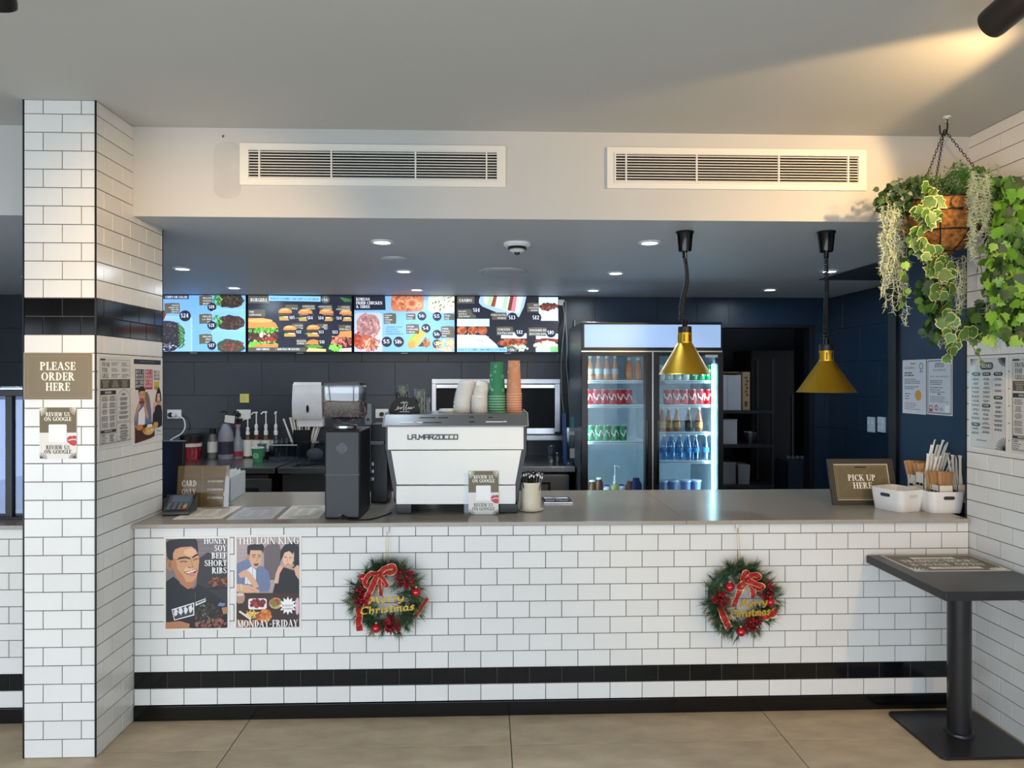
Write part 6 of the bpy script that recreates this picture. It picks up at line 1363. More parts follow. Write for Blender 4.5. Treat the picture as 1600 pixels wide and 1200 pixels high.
def burger_poster():
    p = Pic(340, 1015, 1, 1, (222,212,206)); p.ox, p.oy = 450, 115; sk, hr = (206,150,116), (26,22,22)
    for k in range(14): p.stroke([(450,520+k*36),(790,520+k*36)], 2, (196,186,180))
    p.rect(450, 115, 325, 58, (34,34,36)); p.lines(470, 135, 280, 1, 16, (120,118,114), 10)
    p.rect(466, 236, 102, 250, (40,38,40)); p.rect(580, 236, 92, 250, (176,46,66))
    for x, w_, c in ((517,92,(230,226,220)),(626,82,(236,226,222)),(724,74,(56,52,52))):
        for i, t in enumerate(('BUY A','BOSS','BURGER','BY THE','DOZEN')): 
            if x > 700 and i > 2: continue
            p.text(t, x, 282+44*i, 34, c, w=w_)
    p.rect(690, 390, 62, 60, (206,176,40)); p.ell(722, 470, 34, 26, (150,150,60))
    p.poly([(575,520),(600,510),(625,560),(640,650),(650,760),(575,700)], (120,108,90))
    p.poly([(455,830),(480,700),(540,650),(600,660),(650,720),(660,920),(455,920)], (104,110,150)); p.poly([(500,760),(560,690),(580,740),(575,920),(495,920)], (230,228,228))
    p.poly([(505,560),(512,490),(570,490),(578,560),(570,610),(540,636),(514,610)], sk); p.poly([(503,540),(500,480),(520,445),(565,445),(580,490),(575,520),(565,500),(515,505)], hr); p.stroke([(514,545),(532,545)], 7, hr); p.stroke([(550,545),(568,545)], 7, hr); p.stroke([(520,600),(560,602)], 14, (110,50,40)); p.stroke([(540,560),(544,585)], 5, (170,110,80))
    p.poly([(460,850),(480,700),(510,640),(530,650),(520,700),(490,740),(470,860)], sk); p.poly([(560,640),(585,620),(590,700),(620,820),(600,860),(570,760)], sk); p.blob(540, 640, 34, 26, (130,60,40), .2, 3)
    p.poly([(672,820),(690,720),(730,680),(790,700),(795,960),(740,980),(670,920)], (30,30,32)); p.poly([(712,600),(720,520),(755,520),(768,600),(750,640),(725,640)], (222,172,146)); p.poly([(700,690),(712,560),(735,470),(755,470),(775,540),(785,680),(768,640),(758,540),(728,545),(720,640)], hr); p.stroke([(722,580),(736,580)], 5, hr); p.stroke([(750,580),(764,580)], 5, hr)
    p.poly([(672,770),(690,650),(712,640),(720,665),(700,690),(690,780)], (222,172,146)); p.poly([(760,650),(785,640),(792,780),(775,700)], (222,172,146)); p.blob(742, 650, 30, 20, (190,130,80), .2, 4)
    p.poly([(460,930),(700,900),(690,1080),(640,1100),(460,1130)], (74,38,32)); p.blob(510, 945, 40, 36, (200,130,70), .15, 5); p.blob(620, 1000, 70, 50, (206,170,110), .15, 6); p.scatter(620, 980, 60, 34, [(220,170,90),(180,110,60),(236,200,130)], 40, 16, 7); p.blob(706, 940, 34, 36, (190,160,90), .2, 8); p.rr(600, 920, 60, 36, 8, (230,226,222))
    p.poly([(690,1060),(710,990),(790,980),(790,1070)], (214,212,210)); p.stroke([(715,1010),(770,1030)], 8, (60,60,62))
    return p
def drinks_menu():
    p = Pic(440, 950, 1, 1, (208,206,204)); p.ox, p.oy = 98, 185; d = (70,70,70); k_ = (42,42,44)
    p.stroke([(102,190),(534,190),(534,1128),(102,1128)], 2, d, True)
    for k in range(7): a = math.radians(100+k*14); p.stroke([(536,186),(536+90*math.cos(a), 186+90*math.sin(a))], 13, k_)
    for k in range(5): a = math.radians(10+k*20); p.stroke([(100,186),(100+80*math.cos(a), 186+80*math.sin(a))], 5, k_)
    for k in range(9): a = math.radians(-175+k*12); p.stroke([(536,1128),(536+120*math.cos(a), 1128+130*math.sin(a))], 7, k_)
    p.rr(226, 228, 162, 76, 30, k_); p.text('DRINKS', 307, 284, 40, (226,224,220), w=126)
    for x, y, t in ((118,332,'COFFEE'),(252,332,'ICED'),(396,332,'TEA'),(396,574,'SHAKES'),(248,664,'SMOOTHIES'),(114,868,'EXTRAS')): p.rr(x, y, 108, 38, 17, k_); p.text(t, x+54, y+26, 17, (220,218,214), w=70)
    for x, y0, n, g in ((118,396,10,46),(256,394,6,46),(250,720,6,46),(400,394,3,60),(404,636,7,46),(116,922,2,46)):
        for i in range(n): p.lines(x, y0+i*g, 104, 2, 13, (64,62,62), 7, seed=int(x+y0+i))
    for x in (237, 383): p.stroke([(x,330),(x,1040)], 1.5, (150,148,146))
    p.lines(140, 1048, 220, 1, 12, (80,80,80), 7)
    return p
def YZ(px, py, x): q = at_x(px, py, x); return (q.y, q.z)
side_poster('menu_poster', 'tall printed grill menu on the column side, beside the burger poster', XL+.0015, (-.022, 1.672), (-.298, 1.272), grill_menu(), .008, 1)
side_poster('poster', 'poster of two people biting burgers on the column side', XL+.0015, (.283, 1.670), (-.014, 1.262), burger_poster(), .010, 1)
side_poster('menu_poster', 'drinks menu in a clear sleeve on the right tiled wall', XR-.0015, (-.004, 1.676), (-.254, 1.235), drinks_menu(), .012, -1, m=GLOSS)
side_poster('menu_poster', 'grill menu on the right wall cut off by the photo edge', XR-.0015, (-.266, 1.676), (-.546, 1.235), grill_menu(), .010, -1)
def certificate(seal):
    p = Pic(210, 297, 1, 1, (206,210,218)); d = (90,92,98)
    if seal:
        p.lines(60, 14, 70, 1, 10, d, 6); p.stroke(circ(172, 32, 16, 14), 5, d, True); p.lines(152, 54, 40, 2, 8, d, 5); p.text('HALAL CERTIFICATE', 14, 46, 10, d, al='l', w=96)
        p.lines(16, 66, 110, 2, 14, (60,60,66), 7, 'l', 3); p.lines(16, 104, 160, 3, 11, d, 4.5, 'l', 4); p.lines(16, 146, 160, 2, 11, d, 4.5, 'l', 5); p.ell(146, 196, 30, 30, (206,152,66), n=26); p.lines(18, 186, 60, 3, 14, d, 5, 'l', 6); p.lines(16, 240, 150, 4, 11, (130,132,140), 4.5, 'l', 7)
    else:
        p.stroke([(6,6),(204,6),(204,291),(6,291)], 5, (74,84,96), True); p.lines(50, 18, 110, 3, 9, d, 5); p.text('HALAL CERTIFICATE', 105, 62, 11, d, w=110); p.text('LISTED AS BEEN INSPECTED TO', 105, 96, 8, d, w=166); p.lines(24, 112, 165, 3, 10, d, 4.5, 'l', 8); p.lines(24, 150, 150, 3, 12, d, 4.5, 'l', 9); p.lines(80, 184, 50, 1, 10, (60,60,66), 6); p.lines(24, 200, 165, 4, 9, (130,132,140), 4, 'l', 10)
        p.rect(18, 250, 30, 34, (176,50,60)); p.ell(33, 262, 10, 8, (226,222,222)); p.ell(80, 262, 14, 16, (176,60,70)); p.ell(80, 262, 7, 8, (226,222,226)); p.lines(104, 262, 40, 2, 9, d, 4); p.rect(154, 246, 34, 36, (232,234,238))
    return p
XN = 2.385
for s0, (a, b, cc, d_), lab in ((True, (1411, 563, 1447.5, 646), 'laminated certificate with an orange seal on the navy wall'), (False, (1449, 561.5, 1489, 648), 'laminated certificate with a dark border and red stamps on the navy wall')):
    y0, z0 = YZ(a, b, XN); y1, _ = YZ(cc, d_, XN); z1 = YZ(a, 645, XN)[1] if s0 else YZ(a, 647, XN)[1]
    side_poster('certificate', lab, XN-.0012, (y0, z0), (y1, z1), certificate(s0), .004, -1, 'certificate')
# ------------------------------------------------------------------ glass screen on the left counter
PX0 = at_y(8, 700, .11).x+2.40
DG = glassmat('mirror_like_glass', (150,190,240), .045, .01)
t = thing('glass_display', 'black framed glass display on the left counter reflecting the street', 'display case', (-2.40, .14, .9055)); zt = .612
MB().box(-.9, .478, -.03, .34, zt-.03, zt, b=.003).build('top_frame', BLK, t); MB().box(-.9, .478, -.034, .34, zt, zt+.012, b=.002).build('top_strip', ALU, t); MB().box(-.9, .478, -.03, .34, 0, .012).build('base_frame', BLK, t)
for x in (-.9, -.20, PX0, .465): MB().box(x-.0, x+.031 if x < .4 else x+.013, -.03, .0, .012, zt-.03, b=.002).build('post', BLK, t)
for x0, x1 in ((-.872,-.2),(-.172,PX0),(PX0+.031,.465)): MB().box(x0, x1, -.016, -.012, .012, zt-.03).build('glass_pane', DG, t)
MB().box(-.88, .47, .02, .33, .28, .286).build('glass_shelf', CLEAR, t); MB().box(-.9, .478, .335, .34, .012, zt-.03).build('back_panel', mat('blue_grey_panel', (110,126,150), .4), t)
# ------------------------------------------------------------------ wreaths on the counter front
NEED = [mat('pine_dark', (48,76,52), .6, var=.2), mat('pine_mid', (80,108,70), .6, var=.2), mat('pine_tip', (116,122,84), .6, var=.2)]
BAU = mat('red_bauble', (190,12,34), .08, metal=.35, coat=.8); BER = mat('red_glitter', (150,16,36), .35, metal=.2, var=.35, scale=300)
RIB = mat('red_ribbon', (166,30,32), .5, var=.2, scale=200); GOLD = mat('gold_edge', (226,190,140), .35, metal=.4); GLT = mat('gold_letter', (186,152,56), .4, metal=.4, var=.12, scale=120)
NIB = {'M': [[(0,0),(.12,.25),(.2,1),(.34,.3),(.5,1),(.62,.15),(.74,.05)],[(0,.9),(.2,1)]], 'e': [[(.03,.32),(.38,.4),(.34,.58),(.18,.62),(.05,.45),(.06,.15),(.2,.0),(.38,.12)]], 'r': [[(.0,.55),(.12,.6),(.12,.0)],[(.12,.42),(.25,.6),(.36,.55)]],
 'y': [[(.0,.6),(.06,.2),(.18,.08),(.34,.3)],[(.38,.62),(.34,.0),(.18,-.3),(.02,-.2)]], 'C': [[(.62,.85),(.4,1),(.12,.8),(.05,.35),(.25,.0),(.55,.1)]], 'h': [[(.05,1),(.08,.0)],[(.08,.4),(.25,.6),(.36,.45),(.34,.1),(.26,-.15)]], 'i': [[(.02,.55),(.12,.58),(.12,.05),(.2,.0)],[(.11,.78),(.16,.84)]],
 's': [[(.34,.55),(.18,.62),(.06,.48),(.3,.2),(.2,.0),(.02,.08)]], 't': [[(.12,.9),(.12,.1),(.24,.0),(.32,.08)],[(.0,.58),(.28,.6)]], 'm': [[(.0,.55),(.1,.58),(.1,.0)],[(.1,.42),(.24,.6),(.32,.5),(.32,.0)],[(.32,.42),(.46,.6),(.56,.5),(.56,.05),(.64,.0)]], 'a': [[(.34,.5),(.18,.62),(.05,.4),(.08,.05),(.22,.0),(.36,.25)],[(.36,.6),(.36,.08),(.46,.0)]]}
ADV = {'M':.84,'e':.46,'r':.42,'y':.5,'C':.7,'h':.5,'i':.28,'s':.42,'t':.36,'m':.74,'a':.54}
def nib_word(mb, word, x0, x1, zb, h, y, slant=.12, rise=0):
    tot = sum(ADV[c] for c in word); f = (x1-x0)/tot; x = 0; yj = 0; nb = math.radians(35)
    for ch in word:
        for st in NIB[ch]:
            q = [(a+x+.0, b) for a, b in st]; q = [(x0+a*f+b*h*slant, zb+b*h+rise*a/tot) for a, b in q]
            for (a,b),(c,d) in zip(q, q[1:]):
                L = math.hypot(c-a, d-b); an = math.atan2(d-b, c-a); tw = .0047*max(.45, abs(math.sin(an-nb)))
                yj += 4e-5; mb.box((a+c)/2-L/2-tw*.3, (a+c)/2+L/2+tw*.3, y-.002-yj, y+.002-yj*.5, (b+d)/2-tw, (b+d)/2+tw, rot=(0,-an,0))
        x += ADV[ch]
def ribbon(mb, pts, w, tw=0):
    """a strip with gold wired edges along pts; its width lies across the path, seen from the front"""
    P = spline(pts, 6); n = len(P); rows = []
    for i, p in enumerate(P):
        d = (P[min(i+1,n-1)]-P[max(i-1,0)]); d.normalize(); s = d.cross(Vector((0,-1,0)));
        if s.length < .2: s = d.cross(Vector((0,-.5,1)))
        s.normalize(); s = (s+Vector((0,.5*math.sin(i*.9+tw),0))).normalized(); rows.append([p+s*(w*k) for k in (-.5,-.40,.40,.5)])
    for a, b in zip(rows, rows[1:]):
        for k in range(3): mb.mi = 1 if k != 1 else 0; mb.face([a[k], a[k+1], b[k+1], b[k]])
    mb.mi = 0
def wreath(cx_, cy_, s_px, lab, conv, d):
    c = at_y(cx_, cy_, -.035); s = (c-CAM).dot(Vector((SA, CA, 0)))/1100; t = thing('christmas_wreath', lab, 'wreath', (c.x, -.006, c.z)); R = random.Random(d['seed'])
    def W(x, y, dy=-.05): q = conv(x, y); return Vector(((q[0]-cx_)*s, dy, (cy_-q[1])*s))
    R0 = 46*s; m = MB()
    for k in range(3): m.tube([((R0+.008*math.cos(a*5+k*2.1))*math.cos(a), -.028+.008*math.sin(a*5+k*2.1), (R0+.008*math.cos(a*5+k*2.1))*math.sin(a)) for a in [6.283*i/60 for i in range(60)]], .0045, 5, True)
    m.build('vine_ring', mat('vine_dark', (40,40,34), .7), t)
    m = MB()
    m.mi = 0; m.tube([(R0*.98*math.cos(a), -.022, R0*.98*math.sin(a)) for a in [6.283*i/48 for i in range(48)]], .019, 8, True)
    for i in range(250):                         # sprigs, each a brush of needles
        a = R.uniform(0, 6.283); r = R0+R.uniform(-.045, .022); base = Vector((r*math.cos(a), -.03-R.uniform(0,.03), r*math.sin(a)))
        out = Vector((math.cos(a+R.uniform(-.9,.9)), R.uniform(-.8,.1), math.sin(a+R.uniform(-.9,.9))))
        if R.random() < .3: out = -out; out.y = -abs(out.y)
        out.normalize(); L = R.uniform(.03, .055) if R.random() < .8 else .03; mi = R.choice((0,0,1,1,2))
        for k in range(30):
            u = R.random(); o = base+out*(L*.6*u); dd = (out*1.2+Vector((R.uniform(-1,1), R.uniform(-1,.5), R.uniform(-1,1)))*.75).normalized(); tip = o+dd*R.uniform(.028, .056)
            tip.y = max(min(tip.y, -.004), -.104)
            sd = dd.cross(Vector((R.uniform(-1,1),R.uniform(-1,1),R.uniform(-1,1)))).normalized()*.0011; m.mi = mi; m.face([o-sd, o+sd, tip])
    m.build('pine_needles', NEED, t, smooth=0, fix=False, kind='stuff')
    for x, y in d['baubles']:
        p = W(x, y, -.075); b = MB().ball(p, 7.2*s, 18, 12).build('bauble', BAU, t); MB().lathe([(.005,0),(.005,.006),(.0005,.007)], c=(p.x, p.y, p.z+7*s), n=10).build('cap', GOLD, b)
    for x, y, r in d['berries']:
        p = W(x, y, -.065); m = MB()
        for k in range(90):
            a, q = R.uniform(0, 6.283), math.sqrt(R.random())*r*.175*s; o = p+Vector((q*math.cos(a), R.uniform(-.025,.012), q*math.sin(a)))
            if k % 3 == 0: m.ball(o, R.uniform(.005,.008), 8, 6)
            else:
                v = Vector((R.uniform(-1,1), R.uniform(-1,.2), R.uniform(-1,1))).normalized(); sd = v.orthogonal().normalized()*.0065; m.loft([[o-sd, o+v*.012+sd*.3, o+v*.02, o+sd+v*.004],[o-sd+Vector((0,.001,0)), o+v*.012+sd*.3+Vector((0,.001,0)), o+v*.02+Vector((0,.001,0)), o+sd+v*.004+Vector((0,.001,0))]])
        m.build('berry_cluster', BER, t)
    for path, wpx, dys in d['ribbons']:
        m = MB(); ribbon(m, [W(x, y, -.082+dy) for (x, y), dy in zip(path, dys)], wpx*.183*s, R.uniform(0,3))
        m.build('ribbon_loop' if path[0] == path[-1] else 'ribbon_tail', [RIB, GOLD], t, smooth=0, fix=False)
    p = W(*d['knot'], -.095); MB().ball(p, .010, 10, 8, (1.2,.8,1)).build('bow_knot', RIB, t)
    m = MB(); a, b = W(*d['merry'][0], -.09), W(*d['merry'][1], -.09); nib_word(m, 'Merry', a.x, b.x, a.z, .030, -.122, rise=b.z-a.z); a, b = W(*d['xmas'][0], -.09), W(*d['xmas'][1], -.09); nib_word(m, 'Christmas', a.x, b.x, a.z, .032, -.124, rise=b.z-a.z)
    m.build('gold_lettering', GLT, t)
    top = W(*d['hook'], -.012); MB().box(top.x-.008, top.x+.008, -.012, -.001, top.z-.02, top.z+.022, b=.003).build('adhesive_hook', mat('hook_white', (214,210,216), .3), t)
    MB().tube(spline([(top.x-.002, -.014, top.z-.012), (top.x-.004, -.02, top.z-.07), (top.x+.002, -.035, R0*.98)], 6), .0011, 5).tube(spline([(top.x+.002, -.014, top.z-.012), (top.x+.005, -.02, top.z-.07), (top.x+.006, -.035, R0*.98)], 6), .0011, 5).build('gold_cord', GLT, t)
wreath(604, 931, 62, 'Christmas wreath with a loose bow below the espresso machine', lambda x, y: (500+x*.18333, 800+y*.18333), dict(seed=21, baubles=((385,537),(828,660),(493,958)), berries=((735,545,85),(362,690,75),(628,935,72)), knot=(515,500),
    ribbons=[([(515,500),(580,440),(650,425),(640,480),(580,490),(515,500)],48,(0,-.02,-.03,-.01,0,0)),([(515,500),(450,490),(405,560),(430,600),(470,560),(515,500)],44,(0,-.02,-.02,0,.01,0)),([(515,500),(560,540),(590,590),(555,580),(515,500)],36,(0,-.01,-.02,0,0)),
        ([(500,520),(460,610),(420,700),(405,790)],56,(0,.0,.0,.01)),([(520,520),(525,600),(535,690)],36,(0,0,.01)),([(345,790),(360,850),(345,900),(355,990)],62,(.01,-.01,0,.02)),([(920,725),(885,770),(850,830),(800,885)],40,(.03,.02,.02,.03))],
    merry=((450,725),(740,700)), xmas=((375,812),(825,775)), hook=(567,150)))
wreath(1157, 935, 62, 'Christmas wreath with a full bow below the drinks fridge', lambda x, y: (1060+x*.18333, 800+y*.18333), dict(seed=33, baubles=((408,612),(750,742),(502,990)), berries=((330,715,75),(725,640,80),(605,925,70)), knot=(552,550),
    ribbons=[([(552,550),(500,530),(515,480),(545,490),(552,550)],50,(0,-.02,-.03,-.01,0)),([(552,550),(580,500),(625,500),(625,540),(552,550)],48,(0,-.02,-.03,-.01,0)),([(552,550),(500,570),(465,590),(500,620),(552,550)],44,(0,-.02,-.02,0,0)),([(552,550),(610,575),(660,590),(640,630),(552,550)],46,(0,-.02,-.03,0,0)),
        ([(540,570),(490,640),(450,740),(440,780)],50,(0,0,.0,.01)),([(560,570),(600,640),(605,710)],48,(0,0,.01)),([(335,790),(350,860),(380,920),(415,970)],62,(.02,-.01,0,.02)),([(830,790),(780,830),(720,860),(660,880)],56,(.03,.0,.0,.02))],
    merry=((465,755),(695,735)), xmas=((380,838),(715,815)), hook=(515,120)))
# ------------------------------------------------------------------ small black table in the corner
TBK = mat('table_black', (34,34,36), .33, var=.08)
tx0, tx1, ty0, ty1 = 1.79, 2.285, -.590, -.012; tcx, tcy = (tx0+tx1)/2, (ty0+ty1)/2
tb = thing('side_table', 'small square black pedestal table in the corner under the hanging basket', 'table', (2.075, -.25, 0))
def L(x, y): return x-2.075, y+.25
a, b = L(tx0, ty0), L(tx1, ty1); MB().box(a[0], b[0], a[1], b[1], .698, .735, b=.006, seg=3).build('tabletop', TBK, tb)
MB().lathe([(.047,.014),(.047,.69)], c=(.0,-.005,0), n=32).build('pedestal', TBK, tb)
MB().lathe([(.06,.013),(.058,.022),(.047,.026)], c=(0,-.005,0), n=32).build('foot_collar', TBK, tb)
MB().prism(rrect(1.868-2.075, -.455+.25, 2.275-2.075, -.052+.25, .018, 5), 0, .013, 'xy', b=.003).build('base_plate', TBK, tb)
MB().box(-.14, .14, -.14, .14, .685, .698).build('top_bracket', TBK, tb)
C = [at_z(x, y, .7355) for x, y in ((1432.8,893.8),(1581,891.3),(1514,866.7),(1373.4,868.3))]; ctr = sum(C, Vector())/4
pc = Pic(420, 297, C[1].x-C[0].x, abs(C[2].y-C[1].y), (214,206,188)); pc.rect(9, 9, 402, 279, (98,90,74)); cr_ = (232,224,206)
pc.rect(110, 42, 200, 36, cr_); pc.lines(124, 52, 172, 2, 10, (98,90,74), 5); pc.text('TRADING HOURS', 210, 136, 44, cr_, w=344); pc.text('8:30AM  OPEN', 210, 200, 44, cr_, w=330); pc.rect(96, 224, 228, 34, cr_); pc.lines(110, 233, 200, 2, 10, (98,90,74), 5)
for k in range(5): a_ = math.radians(-90+k*20); pc.stroke([(14,284),(14+56*math.cos(a_), 284+56*math.sin(a_))], 6, cr_); pc.stroke([(406,284),(406-70*math.cos(a_), 284+46*math.sin(a_))], 9, cr_)
t = thing('trading_hours_sheet', 'olive trading hours sheet laid on the small black table', 'paper', (ctr.x, ctr.y, .7352)); w2, h2 = pc.W/2, pc.H/2
MB().box(-w2, w2, -h2, h2, 0, .0008).build('paper', PAPER, t); pc.build('print', PRINT, t, frame_M((0,0,.001), (1,0,0), (0,1,0)), eps=2e-5)
# ------------------------------------------------------------------ hanging basket
bx, by = at_y(1467, 320, -.25).x, -.25; SB = (Vector((bx, by, 2))-CAM).dot(Vector((SA, CA, 0)))/1100; Zb = lambda py: 1.575+(590-py)*SB
Xb = lambda px: bx+(px-1467)*SB
hb_ = thing('hanging_basket', 'coir lined wire basket of trailing ivy and pale air moss on chains', 'plant', (bx, by, Zb(320)))
O = Vector((bx, by, Zb(320))); RB_ = 62*SB; HB = (399-318)*SB
def bowl(u): return RB_*math.sqrt(max(0, 1-(1-u)**2*.97))*1.0, -HB*(1-u)       # u: 0 bottom, 1 rim
m = MB().lathe([(max(bowl(u)[0], .001), bowl(u)[1]) for u in [0,.04,.1,.2,.32,.46,.62,.8,1]]+[(RB_*.9, 0), (RB_*.85,-.03), (.001,-.035)], n=40)
m.build('coir_liner', mat('coir', (140,94,46), .95, var=.6, scale=55, bump=.9), hb_)
BW = mat('basket_wire', (20,16,20), .5); 
for u in (1, .76, .42, .06):
    r, z = bowl(u); MB().tube([((r+.003)*math.cos(a), (r+.003)*math.sin(a), z) for a in [6.283*i/40 for i in range(40)]], .003, 6, True).build('wire_ring', BW, hb_)
for k in range(8):
    a = 2*math.pi*k/8+.25; MB().tube([((bowl(u)[0]+.003)*math.cos(a), (bowl(u)[0]+.003)*math.sin(a), bowl(u)[1]) for u in [1,.9,.76,.6,.42,.25,.12,.06]], .0026, 6).build('wire_rib', BW, hb_)
    a += math.pi/8; r = bowl(.9)[0]+.005; MB().tube([(r*math.cos(a+.19*math.cos(q)), r*math.sin(a+.19*math.cos(q)), bowl(.87)[1]+.031*math.sin(q)) for q in [6.283*i/16 for i in range(16)]], .0026, 6, True).build('wire_scroll', BW, hb_)
top = Vector((Xb(1476)-bx, 0, Zb(203)-O.z))
ch_m = mat('chain_dark', (40,30,32), .4, metal=.6)
for k, (px, py, dy) in enumerate(((1443,290,-.08),(1472,285,.15),(1514,282,-.08))):
    e = Vector((Xb(px)-bx, dy, Zb(py)-O.z)); d = e-top; n = int(d.length/.0135); m = MB(); dn = d.normalized(); s1 = dn.orthogonal().normalized(); s2 = dn.cross(s1)
    for i in range(n):
        c = top+d*((i+.5)/n); sv = s1 if i % 2 else s2; m.tube([c+dn*(.0095*math.cos(q))+sv*(.0045*math.sin(q)) for q in [6.283*j/8 for j in range(8)]], .0013, 4, True)
    m.build('chain', ch_m, hb_)
zc_ = ZC-O.z
hx = Xb(1480)-bx
MB().tube(spline([(hx,0,Zb(186)-O.z),(hx+.002,0,Zb(196)-O.z),(hx-.002,0,Zb(206)-O.z),(hx-.012,0,Zb(211)-O.z),(hx-.030,0,Zb(208)-O.z),(hx-.033,0,Zb(196)-O.z)], 6), .0035, 8).build('hook', BW, hb_)
MB().lathe([(.016,zc_-.004),(.016,zc_)], c=(hx,0,0), n=20).tube(spline([(hx,0,zc_-.003),(hx,0,zc_-.02),(hx+.006,0,zc_-.026),(hx+.004,0,Zb(190)-O.z),(hx-.006,0,Zb(189)-O.z)], 6), .0022, 6).build('ceiling_eye', WPL, hb_)
# leaves
LG = [mat('ivy_green', (66,104,44), .42, var=.2, tint=.25), mat('ivy_bright', (100,150,48), .4, var=.2, tint=.25), mat('ivy_cream', (178,186,128), .5), mat('ivy_dark', (38,64,32), .45, var=.2, tint=.2)]
IVY = [(0,-.42),(.16,-.5),(.34,-.36),(.5,-.1),(.36,.02),(.4,.22),(.2,.22),(.0,.55)]; IVY = IVY+[(-x, y) for x, y in IVY[-2:0:-1]]
def leaf_mesh(nm, mats, cream):
    V, Fc, MI = [], [], []
    def lay(k, lift, mi):
        b = len(V); V.append((0, .0+lift*1.0, -.05))
        for x, y in IVY: V.append((x*k, .10*abs(x)*k-.12*(y*k)**2*.6+lift, y*k))
        n = len(IVY)
        for i in range(n): Fc.append((b, b+1+i, b+1+(i+1) % n)); MI.append(mi)
    lay(1, 0, 1 if cream else 0)
    if cream: lay(.89, -.012, 0)
    me = bpy.data.meshes.new(nm); me.from_pydata(V, [], Fc)
    for q in mats: me.materials.append(q)
    me.polygons.foreach_set('material_index', MI); me.polygons.foreach_set('use_smooth', [True]*len(Fc)); return me
ML = [leaf_mesh('ivy_leaf', [LG[0], LG[2]], True), leaf_mesh('ivy_leaf', [LG[1]], False), leaf_mesh('ivy_leaf', [LG[3]], False)]
R = random.Random(17); NL = [0]
def leaf(p, size, kind, tilt=.5):
    if NL[0] >= 298: return
    NL[0] += 1; p = Vector((min(p[0], XR-.02), p[1], p[2])); kind = 2 if kind == 1 and R.random() < .3 else kind; o = bpy.data.objects.new('ivy_leaf', ML[kind]); col.objects.link(o); o.parent = hb_; o.location = Vector(p)-O; o.scale = (size, size, size)
    o.rotation_euler = (R.uniform(-tilt, tilt)-.25, R.gauss(math.pi, .9), R.uniform(-.7, .7))
STEM = mat('ivy_stem', (104,98,60), .6)
def vine(pts, n, size, kind, spread=.02, ys=None):
    P = spline([at_y(x, z, by+y) for x, z, y in pts], 8); MB().tube([q-O for q in P], .0016, 5).build('vine_stem', STEM, hb_)
    for i in range(n):
        q = P[min(int((i+R.random())*len(P)/n), len(P)-1)]; leaf(q+Vector((R.uniform(-1,1)*spread, R.uniform(-.03,.005), R.uniform(-1,1)*spread)), size*R.uniform(.62, 1.08), kind)
# variegated trails in front
vine([(1450,300,-.16),(1436,325,-.21),(1444,345,-.22),(1436,375,-.2),(1440,410,-.18)], 18, .064, 0, .024)
vine([(1440,290,-.15),(1462,330,-.2),(1455,345,-.23)], 10, .070, 0, .02)
vine([(1432,370,-.2),(1446,405,-.2),(1455,440,-.19),(1470,470,-.19),(1478,500,-.19),(1490,530,-.19),(1492,556,-.19)], 34, .068, 0, .032)
vine([(1466,390,-.16),(1472,415,-.18),(1478,440,-.18),(1470,470,-.18)], 16, .066, 0, .034)
vine([(1480,500,-.18),(1500,520,-.17),(1520,530,-.16),(1535,515,-.14)], 12, .056, 0, .024)
vine([(1512,520,-.14),(1522,545,-.13),(1532,560,-.13),(1540,575,-.13)], 4, .034, 0, .01)
vine([(1420,345,-.15),(1416,400,-.16),(1412,440,-.16),(1408,480,-.16)], 14, .040, 1, .018)
vine([(1378,310,-.05),(1400,300,-.1),(1420,298,-.12)], 24, .034, 2, .035)
vine([(1372,325,-.05),(1395,320,-.1),(1415,310,-.12)], 20, .030, 2, .03)
# bright mass at the right
for x0, n, k_ in ((1548,22,1),(1568,24,1),(1588,24,1),(1604,20,2)):
    vine([(x0-30,290,-.08),(x0,315,-.2),(x0+4,380,-.25),(x0-3,440,-.25),(x0+2,500,-.25),(x0-4,530,-.24)], n, .058, k_, .032)
vine([(1520,310,-.12),(1535,330,-.15),(1530,345,-.15)], 8, .062, 1, .02)
vine([(1530,390,-.1),(1535,430,-.14),(1545,450,-.14)], 8, .050, 1, .025)
# big pale leaf group at the back right
for x, y in ((1535,270),(1548,285),(1528,288),(1560,300)): leaf(Vector((Xb(x), by+.02, Zb(y))), .085, 0, .3)
# more leaves in the thick of the foliage, past the 300 built singly
m = MB()
def leaf_mass(cx_, cy_, rx, ry, n, size, mi, dy, dark=.3):
    for i in range(n):
        a, q = R.uniform(0, 6.283), math.sqrt(R.random()); c = at_y(cx_+rx*q*math.cos(a), cy_+ry*q*math.sin(a), by+dy+R.uniform(-.05,.05)); c.x = min(c.x, XR-.02); c -= O
        E_ = Euler((R.uniform(-.8,.6), R.gauss(math.pi,.9), R.uniform(-.9,.9))).to_matrix(); s = size*R.uniform(.55,1.2); m.mi = (mi if R.random() > .3 else 2) if R.random() > dark else 1
        pts = [c+E_@Vector((x*s, .10*abs(x)*s-.07*y*y*s, y*s)) for x, y in IVY]; ctr = c+E_@Vector((0,0,-.05*s))
        n_ = len(pts); vs_ = [m.bm.verts.new(p) for p in pts]; vc = m.bm.verts.new(ctr)
        for k in range(n_): m.bm.faces.new((vc, vs_[k], vs_[(k+1) % n_])).material_index = m.mi
leaf_mass(1584, 400, 36, 118, 240, .060, 0, -.24, .22); leaf_mass(1562, 318, 36, 36, 80, .056, 0, -.16, .25); leaf_mass(1588, 505, 30, 36, 50, .058, 0, -.24, .25); leaf_mass(1550, 420, 14, 60, 26, .056, 0, -.14, .2); leaf_mass(1530, 500, 34, 26, 36, .05, 1, -.12); leaf_mass(1465, 480, 26, 60, 50, .055, 2, -.14, .4)
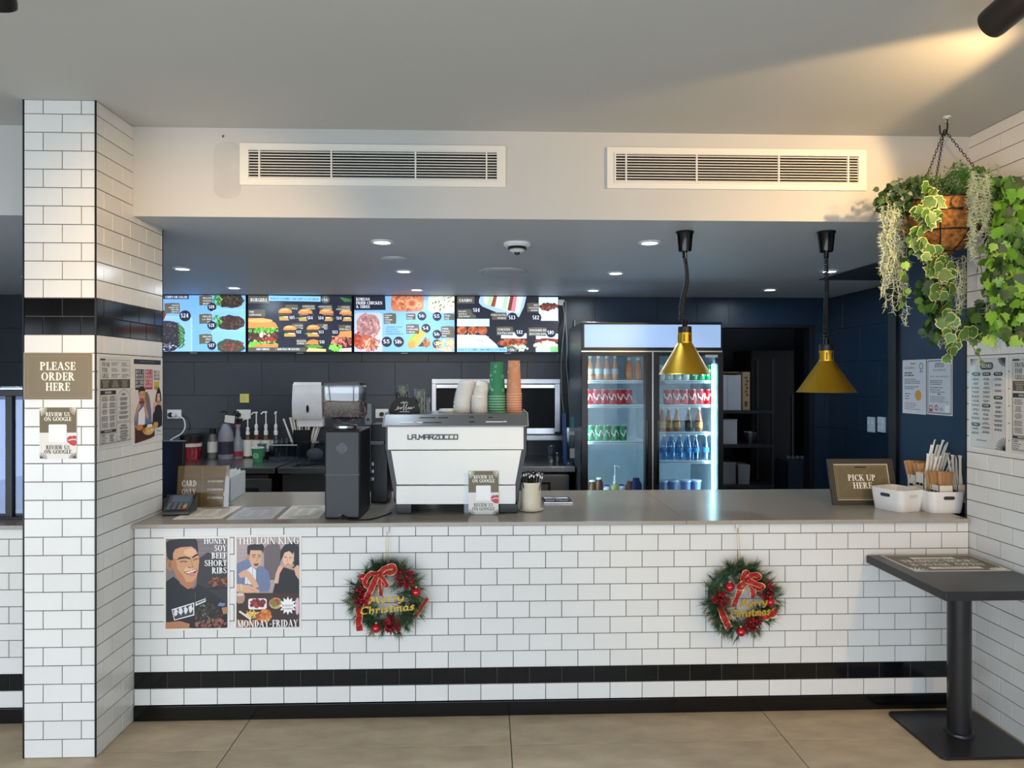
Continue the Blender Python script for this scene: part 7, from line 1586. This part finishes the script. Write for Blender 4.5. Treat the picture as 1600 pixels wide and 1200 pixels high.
leaf_mass(1400, 315, 34, 24, 90, .030, 2, -.04, .35); leaf_mass(1455, 470, 22, 80, 30, .045, 1, -.12); leaf_mass(1460, 300, 30, 20, 40, .035, 2, -.02, .4)
m.build('ivy_foliage', [LG[1], LG[3], LG[0]], hb_, smooth=60, fix=False, kind='stuff')
# feathery fern cushion and dark sprigs: too fine to count
m = MB()
def fluff(cx_, cy_, rx, ry, n, L, mi, dy=0):
    for i in range(n):
        a, q = R.uniform(0, 6.283), math.sqrt(R.random()); o = Vector((Xb(cx_+rx*q*math.cos(a))-bx, dy+R.uniform(-.07,.03), Zb(cy_+ry*q*math.sin(a))-O.z)); v = Vector((R.uniform(-1,1), R.uniform(-1,.4), R.uniform(-.2,1))).normalized(); s = v.orthogonal().normalized()
        for k in range(4):
            c = o+v*(L*k*.3); sd = (s*math.cos(k*2.2)+v.cross(s)*math.sin(k*2.2))*L*.4; m.mi = mi; m.face([c-sd*.9+v*L*.15, c-v*L*.06, c+sd*.9+v*L*.15, c+v*L*.2])
fluff(1490, 300, 36, 26, 620, .017, 0, -.06); fluff(1500, 322, 22, 18, 200, .015, 0, -.1); fluff(1474, 278, 12, 14, 90, .016, 0, -.06); fluff(1425, 305, 34, 22, 380, .016, 1, -.07); fluff(1435, 292, 16, 12, 60, .018, 1); fluff(1395, 320, 22, 20, 160, .016, 1, -.03); fluff(1420, 288, 22, 6, 40, .022, 1)
m.build('feathery_foliage', [mat('fern_green', (62,116,48), .6, var=.25), mat('fern_dark', (50,82,40), .6, var=.25)], hb_, smooth=0, fix=False, kind='stuff')
m = MB()
def moss(cx_, y0, y1, w, n, dy):
    for i in range(n):
        yy = dy+R.uniform(-.03,.03); x = at_y(cx_+R.uniform(-w, w), 400, by+yy).x-bx; z0 = Zb(y0+R.uniform(-5,12))-O.z; z1 = Zb(y0+(y1-y0)*R.uniform(.45,1))-O.z; z = z0; ph = R.uniform(0,6)
        P = []
        while z > z1: P.append(Vector((x+.006*math.sin(z*60+ph), yy+.005*math.cos(z*50+ph), z))); z -= .012
        if len(P) < 3: continue
        m.tube(P, .0012, 3)
        for p in P:
            for k in range(3):
                v = Vector((R.uniform(-1,1), R.uniform(-1,.6), R.uniform(-1.1,.5))).normalized(); L = R.uniform(.010,.024); c = Vector((R.uniform(-1,1), R.uniform(-1,1), R.uniform(-1,1)))*.006
                m.tube([p, p+v*L*.5+c*.4, p+v*L+c], [.0013, .0010, .0004], 3)
moss(1396, 330, 505, 20, 17, -.10); moss(1382, 350, 478, 6, 3, -.09); moss(1410, 400, 515, 7, 4, -.09)
moss(1530, 298, 425, 15, 24, -.23); moss(1522, 318, 360, 12, 8, -.20); moss(1548, 430, 560, 10, 8, -.19); moss(1500, 420, 525, 6, 4, -.12); moss(1470, 520, 560, 8, 2, -.14); moss(1495, 400, 480, 12, 5, .02); moss(1545, 262, 300, 20, 8, .0)
m.build('air_moss', mat('moss_pale', (180,192,168), .7, var=.12), hb_, smooth=60, fix=False, kind='stuff')
